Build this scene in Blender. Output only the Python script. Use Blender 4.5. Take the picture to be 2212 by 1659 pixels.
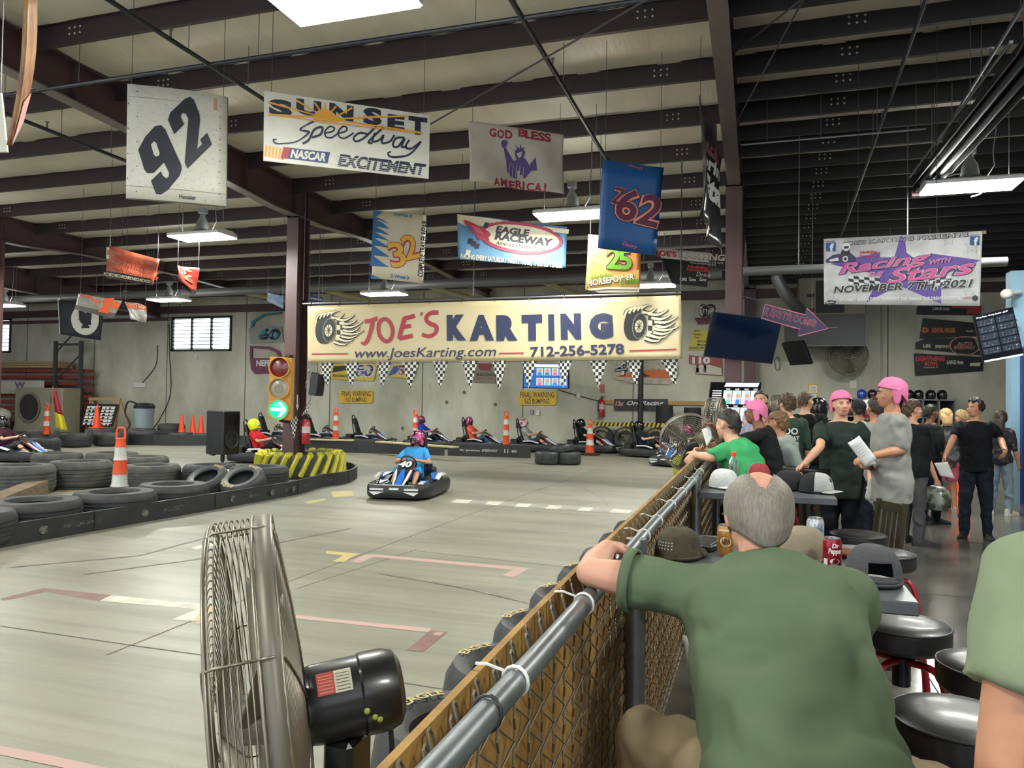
import bpy, math, random
from mathutils import Vector, Matrix, Quaternion
V=Vector; PI=math.pi
sin,cos=math.sin,math.cos
S=bpy.context.scene
for o in list(bpy.data.objects): bpy.data.objects.remove(o)
COL=S.collection
rnd=random.Random(7)

# ---------------------------------------------------------------- camera
FPX=1640.0; CX,CY=1106.0,829.5; EYE=1.65
TH=math.atan(534/FPX); PH=math.atan(38.5/FPX); RO=0.015
cf=V((-sin(TH)*cos(PH),cos(TH)*cos(PH),sin(PH)))
_r0=V((cos(TH),sin(TH),0)); _u0=_r0.cross(cf)
cr=cos(RO)*_r0+sin(RO)*_u0; cu=-sin(RO)*_r0+cos(RO)*_u0
CAM=V((0,0,EYE))
cam=bpy.data.cameras.new('camera'); cam.sensor_fit='HORIZONTAL'; cam.sensor_width=36; cam.lens=36*FPX/2212
cam.clip_start=.05; cam.clip_end=200
co=bpy.data.objects.new('camera',cam); COL.objects.link(co)
co.matrix_world=Matrix(((cr.x,cu.x,-cf.x,0),(cr.y,cu.y,-cf.y,0),(cr.z,cu.z,-cf.z,EYE),(0,0,0,1)))
S.camera=co
# ---------------------------------------------------------------- light and exposure
S.view_settings.view_transform='Standard'; S.view_settings.look='None'
S.view_settings.gamma=1; S.view_settings.use_curve_mapping=False
S.view_settings.exposure=0.42
S.cycles.max_bounces=6; S.cycles.diffuse_bounces=4; S.cycles.glossy_bounces=3; S.cycles.transmission_bounces=5
S.cycles.transparent_max_bounces=8; S.cycles.caustics_reflective=False; S.cycles.caustics_refractive=False
S.cycles.sample_clamp_indirect=6
W=bpy.data.worlds.new('daylight'); S.world=W; W.use_nodes=True
W.node_tree.nodes['Background'].inputs[0].default_value=(.86,.92,1,1)
W.node_tree.nodes['Background'].inputs[1].default_value=1.6
LAMP_W=170.0


# ---------------------------------------------------------------- pixel -> place helpers
def ray(x,y): return (x-CX)/FPX*cr-(y-CY)/FPX*cu+cf
def Pz(x,y,z=0.0):
    d=ray(x,y); return CAM+d*((z-EYE)/d.z)
def PY(x,y,Y):
    d=ray(x,y); return CAM+d*(Y/d.y)
def PX(x,y,X):
    d=ray(x,y); return CAM+d*(X/d.x)
def PD(x,y,D): return CAM+ray(x,y)*D
def roof_z(Y): return 6.89-.04*Y      # underside of the roof deck

# ---------------------------------------------------------------- materials
def lin(c): return tuple((v/12.92 if v<=.04045 else ((v+.055)/1.055)**2.4) for v in c)
def hexc(h): return lin(tuple(int(h[i:i+2],16)/255 for i in (0,2,4)))
MATS={}
def M(name,h,rough=.55,metal=0,var=0,sc=6,bump=0,bsc=40,emit=0,alpha=1,trans=0,coat=0,spec=.5,stretch=None,ecol=None,h2=None,thr=None):
    """procedural principled material; var = brightness variation by noise, h2 = second colour mixed in by noise"""
    if name in MATS: return MATS[name]
    m=bpy.data.materials.new(name); MATS[name]=m; m.use_nodes=True
    nt=m.node_tree; b=nt.nodes['Principled BSDF']; I=b.inputs
    c=hexc(h)+(1,); I['Base Color'].default_value=c; I['Roughness'].default_value=rough; I['Metallic'].default_value=metal
    I['Specular IOR Level'].default_value=spec
    if coat: I['Coat Weight'].default_value=coat; I['Coat Roughness'].default_value=.12
    if trans: I['Transmission Weight'].default_value=trans
    if alpha<1: I['Alpha'].default_value=alpha
    if emit:
        I['Emission Color'].default_value=(hexc(ecol) if ecol else c[:3])+(1,); I['Emission Strength'].default_value=emit
    if var or h2 or bump:
        tc=nt.nodes.new('ShaderNodeTexCoord'); mp=nt.nodes.new('ShaderNodeMapping')
        nt.links.new(tc.outputs['Object'],mp.inputs[0])
        if stretch: mp.inputs['Scale'].default_value=stretch
    if var or h2:
        n=nt.nodes.new('ShaderNodeTexNoise'); n.inputs['Scale'].default_value=sc; n.inputs['Detail'].default_value=6; n.inputs['Roughness'].default_value=.62
        nt.links.new(mp.outputs[0],n.inputs['Vector'])
        r=nt.nodes.new('ShaderNodeValToRGB'); nt.links.new(n.outputs['Fac'],r.inputs[0])
        lo,hi=thr or (.3,.7)
        r.color_ramp.elements[0].position=lo; r.color_ramp.elements[1].position=hi
        if h2: a,bb=c[:3],hexc(h2)
        else: a=tuple(v*(1-var) for v in c[:3]); bb=tuple(min(1,v*(1+var)) for v in c[:3])
        r.color_ramp.elements[0].color=a+(1,); r.color_ramp.elements[1].color=bb+(1,)
        nt.links.new(r.outputs[0],I['Base Color'])
    if bump:
        n2=nt.nodes.new('ShaderNodeTexNoise'); n2.inputs['Scale'].default_value=bsc; n2.inputs['Detail'].default_value=4
        nt.links.new(mp.outputs[0],n2.inputs['Vector'])
        bp=nt.nodes.new('ShaderNodeBump'); bp.inputs['Strength'].default_value=min(1,bump); bp.inputs['Distance'].default_value=.02*max(1,bump)
        nt.links.new(n2.outputs['Fac'],bp.inputs['Height']); nt.links.new(bp.outputs[0],I['Normal'])
    return m

# ---------------------------------------------------------------- mesh builder
def frame_of(d,up=V((0,0,1))):
    d=d.normalized(); 
    if abs(d.dot(up))>.98: up=V((0,1,0)) if abs(d.y)<.9 else V((1,0,0))
    x=d.cross(up).normalized(); y=x.cross(d); return x,y,d
class MB:
    def __init__(s): s.v=[]; s.f=[]; s.m=[]; s.T=None
    def add(s,vs,fs,mi=0,T=None):
        o=len(s.v); T=T or s.T
        s.v+=[(T@V(v) if T else V(v)) for v in vs]
        s.f+=[tuple(i+o for i in f) for f in fs]; s.m+=[mi]*len(fs); return s
    def box(s,c,d,mi=0,R=None,bev=0):
        c=V(c); x,y,z=[q/2 for q in d]
        b=min(bev,x*.9,y*.9,z*.9)
        if b<=0:
            vs=[V((i*x,j*y,k*z)) for i in(-1,1) for j in(-1,1) for k in(-1,1)]
            fs=[(0,1,3,2),(4,6,7,5),(0,4,5,1),(2,3,7,6),(0,2,6,4),(1,5,7,3)]
        else:
            vs=[];fs=[];idx={}
            for i in(-1,1):
                for j in(-1,1):
                    for k in(-1,1):
                        for a in range(3):
                            p=[i*(x-b),j*(y-b),k*(z-b)]; p[a]=(i,j,k)[a]*(x,y,z)[a]; idx[i,j,k,a]=len(vs); vs.append(V(p))
            def q(*l): fs.append(tuple(idx[t] for t in l))
            for sg in(-1,1):
                q((sg,-1,-1,0),(sg,1,-1,0),(sg,1,1,0),(sg,-1,1,0)); q((-1,sg,-1,1),(-1,sg,1,1),(1,sg,1,1),(1,sg,-1,1)); q((-1,-1,sg,2),(1,-1,sg,2),(1,1,sg,2),(-1,1,sg,2))
            for i in(-1,1):
                for j in(-1,1):
                    q((i,j,-1,0),(i,j,1,0),(i,j,1,1),(i,j,-1,1)); q((i,-1,j,0),(i,1,j,0),(i,1,j,2),(i,-1,j,2)); q((-1,i,j,1),(1,i,j,1),(1,i,j,2),(-1,i,j,2))
                    for k in(-1,1): q((i,j,k,0),(i,j,k,1),(i,j,k,2))
        if R is not None: vs=[R@v for v in vs]
        return s.add([c+v for v in vs],fs,mi)
    def loft(s,rings,mi=0,caps=True,closed=False):
        n=len(rings[0]); vs=[p for r in rings for p in r]; fs=[]
        R=len(rings)
        for k in range(R if closed else R-1):
            a,b=k*n,((k+1)%R)*n
            for i in range(n): j=(i+1)%n; fs.append((a+i,a+j,b+j,b+i))
        if caps and not closed: fs+=[tuple(range(n-1,-1,-1)),tuple(range((R-1)*n,R*n))]
        return s.add(vs,fs,mi)
    def tube(s,path,r,n=8,mi=0,caps=True,closed=False,flat=None):
        path=[V(p) for p in path]; N=len(path)
        rs=r if isinstance(r,(list,tuple)) else [r]*N
        rings=[];px=None
        for i,p in enumerate(path):
            if closed: d=path[(i+1)%N]-path[i-1]
            else: d=path[min(i+1,N-1)]-path[max(i-1,0)]
            if d.length<1e-9: d=V((0,0,1))
            d=d.normalized()
            if px is None: x,y,_=frame_of(d)
            else:
                x=px-d*px.dot(d)
                if x.length<1e-6: x,y,_=frame_of(d)
                x=x.normalized(); y=d.cross(x)*-1
            px=x; y=x.cross(d)
            rr=rs[i]
            rings.append([p+x*(rr*cos(2*PI*k/n))+y*(rr*sin(2*PI*k/n)*(flat or 1)) for k in range(n)])
        return s.loft(rings,mi,caps,closed)
    def cyl(s,a,b,r,n=12,mi=0,r2=None): return s.tube([a,b],[r,r if r2 is None else r2],n,mi)
    def lathe(s,prof,c=(0,0,0),ax=V((0,0,1)),n=24,mi=0,caps=True,closed=False):
        """prof: [(radius,height)...] along ax"""
        x,y,d=frame_of(V(ax)); c=V(c)
        rings=[[c+d*h+x*(max(r,1e-4)*cos(2*PI*k/n))+y*(max(r,1e-4)*sin(2*PI*k/n)) for k in range(n)] for r,h in prof]
        return s.loft(rings,mi,caps,closed)
    def prism(s,poly,o,x,y,t,mi=0):
        """extrude a 2-D outline: o + x*u + y*v, thickness vector t"""
        o,x,y,t=V(o),V(x),V(y),V(t); n=len(poly)
        a=[o+x*u+y*v for u,v in poly]; b=[p+t for p in a]
        fs=[tuple(range(n-1,-1,-1)),tuple(range(n,2*n))]+[(i,(i+1)%n,n+(i+1)%n,n+i) for i in range(n)]
        return s.add(a+b,fs,mi)
    def ell(s,c,r,mi=0,n=16,m=10,R=None):
        c=V(c); rings=[]
        for i in range(m+1):
            t=PI*i/m; z=-cos(t); q=max(sin(t),.02)
            rings.append([c+((R@V((r[0]*q*cos(2*PI*k/n),r[1]*q*sin(2*PI*k/n),r[2]*z))) if R else V((r[0]*q*cos(2*PI*k/n),r[1]*q*sin(2*PI*k/n),r[2]*z))) for k in range(n)])
        return s.loft(rings,mi)
    def grid(s,fn,nu,nv,mi=0):
        vs=[fn(i/nu,j/nv) for j in range(nv+1) for i in range(nu+1)]
        fs=[(j*(nu+1)+i,j*(nu+1)+i+1,(j+1)*(nu+1)+i+1,(j+1)*(nu+1)+i) for j in range(nv) for i in range(nu)]
        return s.add(vs,fs,mi)
    def sheet(s,fn,nu,nv,t,mi=0,mb=None):
        """a thin solid cloth: front grid, back grid offset by vector t, rim"""
        o=len(s.v); t=V(t); s.grid(fn,nu,nv,mi); k=len(s.v)-o
        s.v+=[s.v[o+i]+t for i in range(k)]
        nf=nu*nv
        for f in s.f[-nf:]: s.f.append(tuple(i+k for i in reversed(f))); s.m.append(mi if mb is None else mb)
        w=nu+1; rim=[i for i in range(w)]+[j*w+nu for j in range(1,nv+1)]+[nv*w+i for i in range(nu-1,-1,-1)]+[j*w for j in range(nv-1,0,-1)]
        for a in range(len(rim)):
            p,q=rim[a]+o,rim[(a+1)%len(rim)]+o; s.f.append((p,p+k,q+k,q)); s.m.append(mi)
        return s
    def build(s,name,mat,parent=None,world=False,smooth=False,rel=None):
        me=bpy.data.meshes.new(name)
        vs=s.v
        if parent is not None and world:
            Mi=parent.matrix_basis.inverted(); p=parent.parent
            while p is not None: Mi=Mi@p.matrix_basis.inverted(); p=p.parent
            vs=[Mi@v for v in vs]
        if parent is None and rel is not None: vs=[v-V(rel) for v in vs]
        me.from_pydata([tuple(v) for v in vs],[],s.f)
        ms=mat if isinstance(mat,(list,tuple)) else [mat]
        for m in ms: me.materials.append(m)
        if len(ms)>1: me.polygons.foreach_set('material_index',s.m)
        if smooth: me.polygons.foreach_set('use_smooth',[True]*len(me.polygons))
        me.update()
        o=bpy.data.objects.new(name,me); COL.objects.link(o)
        if smooth and smooth!='all':
            try: me.set_sharp_from_angle(angle=math.radians(38))
            except Exception: pass
        if parent is not None: o.parent=parent
        elif rel is not None: o.location=V(rel)
        return o
def thing(name,label,cat,loc=(0,0,0),rz=0,group=None,rot=None):
    o=bpy.data.objects.new(name,None); o.empty_display_size=.1; COL.objects.link(o)
    o.matrix_basis=Matrix.Translation(V(loc))@(rot.to_matrix().to_4x4() if rot else Matrix.Rotation(rz,4,'Z'))
    return tag(o,label,cat,group)
def tag(o,label,cat,group=None,kind=None):
    if label: o['label']=label
    if cat: o['category']=cat
    if group: o['group']=group
    if kind: o['kind']=kind
    return o
def struct(o): o['kind']='structure'; return o
def dup(o,parent=None):
    c=o.copy(); COL.objects.link(c)
    if parent is not None: c.parent=parent
    for ch in list(o.children): dup(ch,c)
    return c
def place(o,loc,rz=0,rot=None,sc=None):
    o.matrix_basis=Matrix.Translation(V(loc))@(rot.to_4x4() if rot is not None else Matrix.Rotation(rz,4,'Z'))@(Matrix.Diagonal((sc,sc,sc,1)) if sc else Matrix.Identity(4))
    return o
def relabel(o,label,cat=None):
    o['label']=label
    if cat: o['category']=cat
    return o

# ---------------------------------------------------------------- lettering
_tc={}
def text2d(st,bold=0.0,shear=0.0,space=1.0):
    """outline letters as flat triangles, returns (verts2d, faces) scaled so that cap height = 1, left at 0, baseline 0"""
    k=(st,bold,shear,space)
    if k in _tc: return _tc[k]
    cu_=bpy.data.curves.new('t','FONT'); cu_.body=st; cu_.size=1; cu_.offset=bold; cu_.shear=shear; cu_.space_character=space
    cu_.resolution_u=3; cu_.fill_mode='FRONT'
    ob=bpy.data.objects.new('t',cu_); me=bpy.data.meshes.new_from_object(ob)
    vs=[(v.co.x,v.co.y) for v in me.vertices]; fs=[tuple(p.vertices) for p in me.polygons]
    bpy.data.objects.remove(ob); bpy.data.meshes.remove(me); bpy.data.curves.remove(cu_)
    _tc[k]=(vs,fs); return vs,fs
def bounds(vs):
    xs=[v[0] for v in vs] or [0,1]; ys=[v[1] for v in vs] or [0,1]; return min(xs),max(xs),min(ys),max(ys)
class Panel:
    """a surface addressed by u (0..1 left to right) and v (0..1 bottom to top); pos(u,v,h) gives the point h off the face"""
    def __init__(s,bl,br,tl,tr=None,disp=None):
        s.bl,s.br,s.tl=V(bl),V(br),V(tl); s.tr=V(tr) if tr is not None else s.br+s.tl-s.bl
        s.n=(s.br-s.bl).cross(s.tl-s.bl).normalized(); s.disp=disp
        s.w=((s.br-s.bl).length+(s.tr-s.tl).length)/2; s.h=((s.tl-s.bl).length+(s.tr-s.br).length)/2
    def pos(s,u,v,h=0):
        p=(s.bl*(1-u)+s.br*u)*(1-v)+(s.tl*(1-u)+s.tr*u)*v
        d=s.disp(u,v) if s.disp else 0
        return p+s.n*(d+h*(1.8 if s.disp else 1))
    def text(s,mb,st,u,v,hh,mi=0,bold=0,shear=0,wid=None,rot=0,al='c',h=.004,space=1.0,arc=0,mir=1):
        """hh: letter height as a fraction of panel height; (u,v) = centre ; wid forces the width (fraction of panel width)"""
        vs,fs=text2d(st,bold,shear,space)
        if not fs: return
        x0,x1,y0,y1=bounds(vs); H_=hh*s.h; sy=H_/max(1e-6,y1-y0); sx=sy
        if wid: sx=wid*s.w/max(1e-6,x1-x0)
        ox={'c':(x0+x1)/2,'l':x0,'r':x1}[al]; oy=(y0+y1)/2
        out=[]
        for a,b in vs:
            a=(a-ox)*sx*mir; b=(b-oy)*sy*mir if mir<0 else (b-oy)*sy
            if arc: b+=arc*(1-(2*a/max(1e-6,(x1-x0)*sx))**2)
            a,b=a*cos(rot)-b*sin(rot),a*sin(rot)+b*cos(rot)
            out.append(s.pos(u+a/s.w,v+b/s.h,h))
        mb.add(out,fs,mi)
    fan=False
    def poly(s,mb,pts,mi=0,h=.003):
        if s.fan:
            n=len(pts); cu,cv=sum(p[0] for p in pts)/n,sum(p[1] for p in pts)/n
            q=[]
            for i in range(n):
                a,b=pts[i],pts[(i+1)%n]; m=max(1,int(max(abs(a[0]-b[0])*14,abs(a[1]-b[1])*4))); q+=[(a[0]+(b[0]-a[0])*k/m,a[1]+(b[1]-a[1])*k/m) for k in range(m)]
            n=len(q); vs=[s.pos(cu+(u-cu)*r,cv+(v-cv)*r,h) for r in (.02,.25,.5,.75,1) for u,v in q]
            mb.add(vs,[(k*n+i,k*n+(i+1)%n,(k+1)*n+(i+1)%n,(k+1)*n+i) for k in range(4) for i in range(n)]+[tuple(range(n))],mi); return
        mb.add([s.pos(u,v,h) for u,v in pts],[tuple(range(len(pts)))],mi)
    def rect(s,mb,u0,v0,u1,v1,mi=0,h=.003):
        nu=max(1,int(abs(u1-u0)*12)); nv=1
        mb.grid(lambda a,b:s.pos(u0+(u1-u0)*a,v0+(v1-v0)*b,h),nu,nv,mi)
    def disc(s,mb,u,v,r,mi=0,h=.003,n=24,ry=None):
        ry=ry or r; s.poly(mb,[(u+r*cos(2*PI*k/n)/s.w,v+ry*sin(2*PI*k/n)/s.h) for k in range(n)],mi,h)
    def ring(s,mb,u,v,r,r2,mi=0,h=.003,n=28,ry=None,ry2=None):
        ry=ry or r; ry2=ry2 or r2
        a=[s.pos(u+r*cos(2*PI*k/n)/s.w,v+ry*sin(2*PI*k/n)/s.h,h) for k in range(n)]
        b=[s.pos(u+r2*cos(2*PI*k/n)/s.w,v+ry2*sin(2*PI*k/n)/s.h,h) for k in range(n)]
        mb.add(a+b,[(k,(k+1)%n,n+(k+1)%n,n+k) for k in range(n)],mi)
    def stroke(s,mb,pts,wd,mi=0,h=.004,closed=False):
        """poly-line brush; wd in metres (number or list)"""
        P=[V((u*s.w,v*s.h)) for u,v in pts]; N=len(P); ws=[wd[min(len(wd)-1,int(k*len(wd)/N))] for k in range(N)] if isinstance(wd,(list,tuple)) else [wd]*N
        L=[];R=[]
        for i in range(N):
            d=(P[(i+1)%N] if closed else P[min(i+1,N-1)])-(P[i-1] if closed else P[max(i-1,0)])
            d=d.normalized() if d.length>1e-9 else V((1,0)); nn=V((-d.y,d.x))*ws[i]/2
            L.append(P[i]+nn); R.append(P[i]-nn)
        pts3=[s.pos(p.x/s.w,p.y/s.h,h) for p in L+R]
        mb.add(pts3,[(i,N+i,N+(i+1)%N,(i+1)%N) for i in range(N if closed else N-1)],mi)
    def solid(s,mb,t=.012,nu=12,nv=6,mi=0):
        mb.sheet(lambda a,b:s.pos(a,b),nu,nv,-s.n*t,mi); return mb
def spline(pts,n=6):
    """Catmull-Rom through the points"""
    P=[V(p) for p in pts]; out=[]
    for i in range(len(P)-1):
        p0,p1,p2,p3=P[max(i-1,0)],P[i],P[i+1],P[min(i+2,len(P)-1)]
        for k in range(n):
            t=k/n; out.append(.5*((2*p1)+(p2-p0)*t+(2*p0-5*p1+4*p2-p3)*t*t+(3*p1-p0-3*p2+p3)*t**3))
    out.append(P[-1]); return out
# ---------------------------------------------------------------- room
def concrete_floor():
    m=bpy.data.materials.new('track_concrete'); m.use_nodes=True; nt=m.node_tree; b=nt.nodes['Principled BSDF']; L=nt.links.new
    tc=nt.nodes.new('ShaderNodeTexCoord')
    def noise(scale,st,rot,det=6):
        mp=nt.nodes.new('ShaderNodeMapping'); mp.inputs['Scale'].default_value=st; mp.inputs['Rotation'].default_value=(0,0,rot); L(tc.outputs['Object'],mp.inputs[0])
        n=nt.nodes.new('ShaderNodeTexNoise'); n.inputs['Scale'].default_value=scale; n.inputs['Detail'].default_value=det; n.inputs['Roughness'].default_value=.65
        n.inputs['Distortion'].default_value=.4
        L(mp.outputs[0],n.inputs['Vector']); return n.outputs['Fac']
    def ramp(f,p0,c0,p1,c1):
        r=nt.nodes.new('ShaderNodeValToRGB'); L(f,r.inputs[0]); r.color_ramp.elements[0].position=p0; r.color_ramp.elements[1].position=p1
        r.color_ramp.elements[0].color=c0+(1,); r.color_ramp.elements[1].color=c1+(1,); return r.outputs[0]
    def mul(a,c,fac=1):
        x=nt.nodes.new('ShaderNodeMix'); x.data_type='RGBA'; x.blend_type='MULTIPLY'; x.inputs[0].default_value=fac; L(a,x.inputs[6]); L(c,x.inputs[7]); return x.outputs[2]
    base=ramp(noise(.35,(1,1,1),0),.3,hexc('7f7d72'),.72,hexc('969485'))
    st1=ramp(noise(1.0,(.12,1.6,1),.35),.35,(.8,.8,.8),.6,(1,1,1))
    st2=ramp(noise(2.2,(.06,2.2,1),-.5),.36,(.84,.84,.84),.56,(1,1,1))
    st3=ramp(noise(3,(.05,3.0,1),1.15),.34,(.88,.88,.88),.52,(1,1,1))
    gr=ramp(noise(140,(1,1,1),0,3),.3,(.84,.84,.84),.7,(1.1,1.1,1.1))
    L(mul(mul(mul(mul(base,st1),st2),st3),gr),b.inputs['Base Color'])
    r=ramp(noise(1.2,(.3,1,1),.35),.3,(.34,.34,.34),.7,(.55,.55,.55)); L(r,b.inputs['Roughness'])
    return m
FLOOR=concrete_floor()
m_joint=M('floor_joint','4f4a44',.9)
PAINT=[M('paint_white_worn','c9c5ba',.6,h2='a9a499',sc=9,thr=(.35,.6)),M('paint_pink_worn','b08a84',.6,h2='a09087',sc=7,thr=(.35,.7)),M('paint_maroon','6d4a49',.6,h2='857069',sc=5,thr=(.4,.75)),
       M('paint_yellow_worn','b3a05a',.6,h2='a89f86',sc=8,thr=(.35,.7)),M('paint_grey','8a8680',.6,var=.1),M('paint_red_thin','9c6a64',.6,h2='a09088',sc=8),M('tire_mark','66625b',.5,h2='8d877c',sc=6,thr=(.4,.75))]
mb=MB(); mb.add([(-42,-8,0),(-.47,-8,0),(-.47,26.5,0),(-42,26.5,0)],[(0,1,2,3)])
FZ=[.0012]
def fz(): FZ[0]+=.00006; return FZ[0]
def fpoly(pts,mi,z=0): z=fz(); mb.add([Pz(x,y,z) for x,y in pts],[tuple(range(len(pts)))],mi)
def fline(pts,w,mi,z=0):
    z=fz()
    P=[Pz(x,y,z) for x,y in pts]; Lf=[];Rt=[]
    for i,p in enumerate(P):
        d=(P[min(i+1,len(P)-1)]-P[max(i-1,0)]).normalized(); n_=V((-d.y,d.x,0))*w/2; Lf.append(p+n_); Rt.append(p-n_)
    n=len(P); mb.add(Lf+Rt,[(i,n+i,n+i+1,i+1) for i in range(n-1)],mi)
# sawn joints
for p in ([(0,1352),(300,1396),(840,1470),(1010,1497)],[(230,1415),(640,1250),(1040,1102),(1180,1052)],[(640,1272),(900,1187)],[(900,1190),(1270,1230)],[(1300,1010),(1160,1060)]): fline(p,.012,1)
# painted grid boxes
fpoly([(0,1293),(95,1270),(112,1275),(10,1297)],4)
fpoly([(95,1270),(240,1285),(215,1298),(90,1276)],4); fpoly([(240,1286),(452,1306),(450,1318),(215,1298)],2)
fpoly([(372,1338),(440,1309),(452,1313),(452,1322),(415,1341)],2); fpoly([(452,1308),(475,1312),(430,1342),(415,1341)],5)
fpoly([(418,1346),(450,1332),(480,1334),(452,1350)],3)
fpoly([(413,1183),(460,1170),(478,1173),(425,1187)],2)
fpoly([(705,1190),(776,1196),(742,1214),(718,1213),(742,1200),(704,1196)],5)
fpoly([(755,1212),(795,1196),(1145,1227),(1110,1247),(1085,1243),(1108,1231),(806,1203),(778,1216)],3)
fpoly([(640,1328),(700,1335),(930,1357),(928,1366),(640,1336)],3); fpoly([(878,1404),(930,1361),(968,1364),(914,1407)],4)
fpoly([(940,1366),(958,1366),(950,1372),(935,1371)],3,.0025)
fpoly([(0,1611),(95,1628),(235,1659),(140,1659),(0,1630)],3)
for i,x in enumerate((985,1021,1056,1086,1121,1150,1188,1215,1256,1283,1325,1370)):
    y=1078+(x-985)*.064; w=36+i*.6
    fpoly([(x,y),(x+w,y+2.2),(x+w-10,y+9.5),(x-11,y+7.4)],2 if i%2==0 else 6)
fline([(1220,1011),(1280,1027)],.05,7); fline([(1250,992),(1360,1001)],.03,7)
fpoly([(655,1084),(700,1077),(705,1080),(668,1089)],5); fpoly([(715,1062),(760,1060),(765,1072),(720,1075)],5,.001)
fline([(1155,1030),(1260,1054),(1300,1076),(1312,1092)],.03,8); fline([(1120,1055),(1190,1068),(1235,1071)],.03,8); fline([(990,1026),(1130,1005)],.03,8)
fline([(820,1238),(1000,1268),(1180,1310)],.05,8,.001); fline([(180,1240),(420,1208),(760,1140)],.05,8,.001); fline([(20,1225),(300,1200),(560,1130)],.04,8,.001)
floor=struct(mb.build('floor',[FLOOR,m_joint]+PAINT))
LOUNGE=M('lounge_polished_concrete','484642',.16,h2='686560',sc=1.4,thr=(.35,.7),spec=.6)
mb=MB(); mb.add([(-.47,-8,0),(9,-8,0),(9,26.5,0),(-.47,26.5,0)],[(0,1,2,3)])
for y in (1.55,4.6,7.6,10.7): mb.box((4.2,y,.001),(9,.008,.001),1)
for x in (1.0,4.0): mb.box((x,9,.001),(.008,34,.001),1)
struct(mb.build('floor_lounge',[LOUNGE,M('lounge_joint','1d1c1c',.8)]))

WALLM=M('tilt_up_concrete','a9a797',.85,h2='d3d1c3',sc=.8,thr=(.33,.68),stretch=(.9,1,.45),bump=.25,bsc=14)
WY=26.5
def wall_with_holes(x0,x1,z1,holes):
    mb=MB(); xs=sorted({x0,x1}|{h[0] for h in holes}|{h[1] for h in holes})
    for a,b in zip(xs,xs[1:]):
        hs=[h for h in holes if h[0]<=a+1e-6 and h[1]>=b-1e-6]
        if not hs: mb.box(((a+b)/2,WY+.1,z1/2),(b-a,.2,z1))
        else:
            h=hs[0]; mb.box(((a+b)/2,WY+.1,h[2]/2),(b-a,.2,h[2])); mb.box(((a+b)/2,WY+.1,(h[3]+z1)/2),(b-a,.2,z1-h[3]))
    return mb
wa,wb=PY(372,757,WY),PY(500,684,WY)
W1=(wa.x,wb.x,wa.z,wb.z); wc,wd=PY(22,760,WY),PY(24,690,WY); W2=(wc.x-3.4,wc.x,wc.z,wd.z)
mb=wall_with_holes(-42,9,6.1,[W1,W2])
JX=[PY(x,y,WY).x for x,y in ((363,700),(530,700),(713,700),(915,700))]; st=(JX[3]-JX[0])/3
for k in range(-3,9):
    x=JX[0]+k*st
    if x<7 and not(W1[0]<x<W1[1]): mb.box((x,WY-.004,3),(.035,.012,6),1)
    mb.box((x+.3,WY-.001,2.2),(.012,.006,.3),1) if k%3==0 else None
for x,y in ((965,869),(1070,874),(870,925),(1003,848)):   # patched lifting points
    p=PY(x,y,WY); mb.lathe([(.07,0),(.07,.006)],(p.x,WY+.001,p.z),V((0,-1,0)),14,1)
struct(mb.build('wall_back',[WALLM,M('panel_joint','6a675f',.9)]))
mb=MB(); mb.box((-42.1,9,3.1),(.2,36,6.2)); struct(mb.build('wall_left',WALLM))
mb=MB(); mb.box((9.1,9,3.1),(.2,36,6.2)); struct(mb.build('wall_right',M('lounge_wall_paint','7a7874',.8,var=.05)))
# windows with burglar bars
m_wf=M('window_steel','3b3b3d',.5,.6); m_glass=M('glowing_window_glass','e9f2f5',.05,emit=2.2,ecol='eef6fb')  # panes emit light themselves, standing in for daylight from outside
def window(name,w,nsec):
    t=bpy.data.objects.new(name,None); COL.objects.link(t); t.location=((w[0]+w[1])/2,WY,(w[2]+w[3])/2); t.matrix_basis=Matrix.Translation(t.location); struct(t)
    mb=MB(); a,b,c,d=w
    for z in (c,d): mb.box(((a+b)/2,WY+.02,z),(b-a+.1,.14,.09))
    for x in (a,b): mb.box((x,WY+.02,(c+d)/2),(.09,.14,d-c+.09))
    for i in range(1,nsec): mb.box((a+(b-a)*i/nsec,WY+.02,(c+d)/2),(.06,.1,d-c))
    mb.build('window_frame',m_wf,t,True)
    mb=MB(); mb.box(((a+b)/2,WY+.06,(c+d)/2),(b-a,.012,d-c)); mb.build('window_pane',m_glass,t,True)
    mb=MB(); n=9
    for k in range(n): mb.cyl((a,WY-.03,c+(d-c)*(k+.5)/n),(b,WY-.03,c+(d-c)*(k+.5)/n),.014,5)
    for i in range(nsec):
        for k in range(n): mb.box((a+(b-a)*(i+.06)/nsec+.02,WY-.05,c+(d-c)*(k+.5)/n),(.1,.03,.05))
    mb.build('security_bar',m_wf,t,True)
    return t
window('window_1',W1,3); window('window_2',W2,3)
# nothing is built outside the windows; the panes' own glow replaces daylight
# roof deck with sagging white insulation
INS=M('vinyl_insulation','d0cabc',.36,h2='dfd9cb',sc=1.1,thr=(.3,.7),stretch=(2.2,.35,1),bump=.55,bsc=5)
mb=MB(); 
def rf(u,v):
    X=-42+51*u; Y=-8+34.6*v; ph=(Y-9.17)/1.565; sag=.05*abs(sin(PI*ph)); return V((X,Y,roof_z(Y)-sag+.006*sin(X*9+Y*2)))
mb.grid(rf,120,160); struct(mb.build('ceiling',INS,smooth=True))
mb=MB(); mb.box((-16.5,9.3,7.3),(52,36,.05)); struct(mb.build('roof_deck',M('roof_sheet','55555a',.7)))
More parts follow.
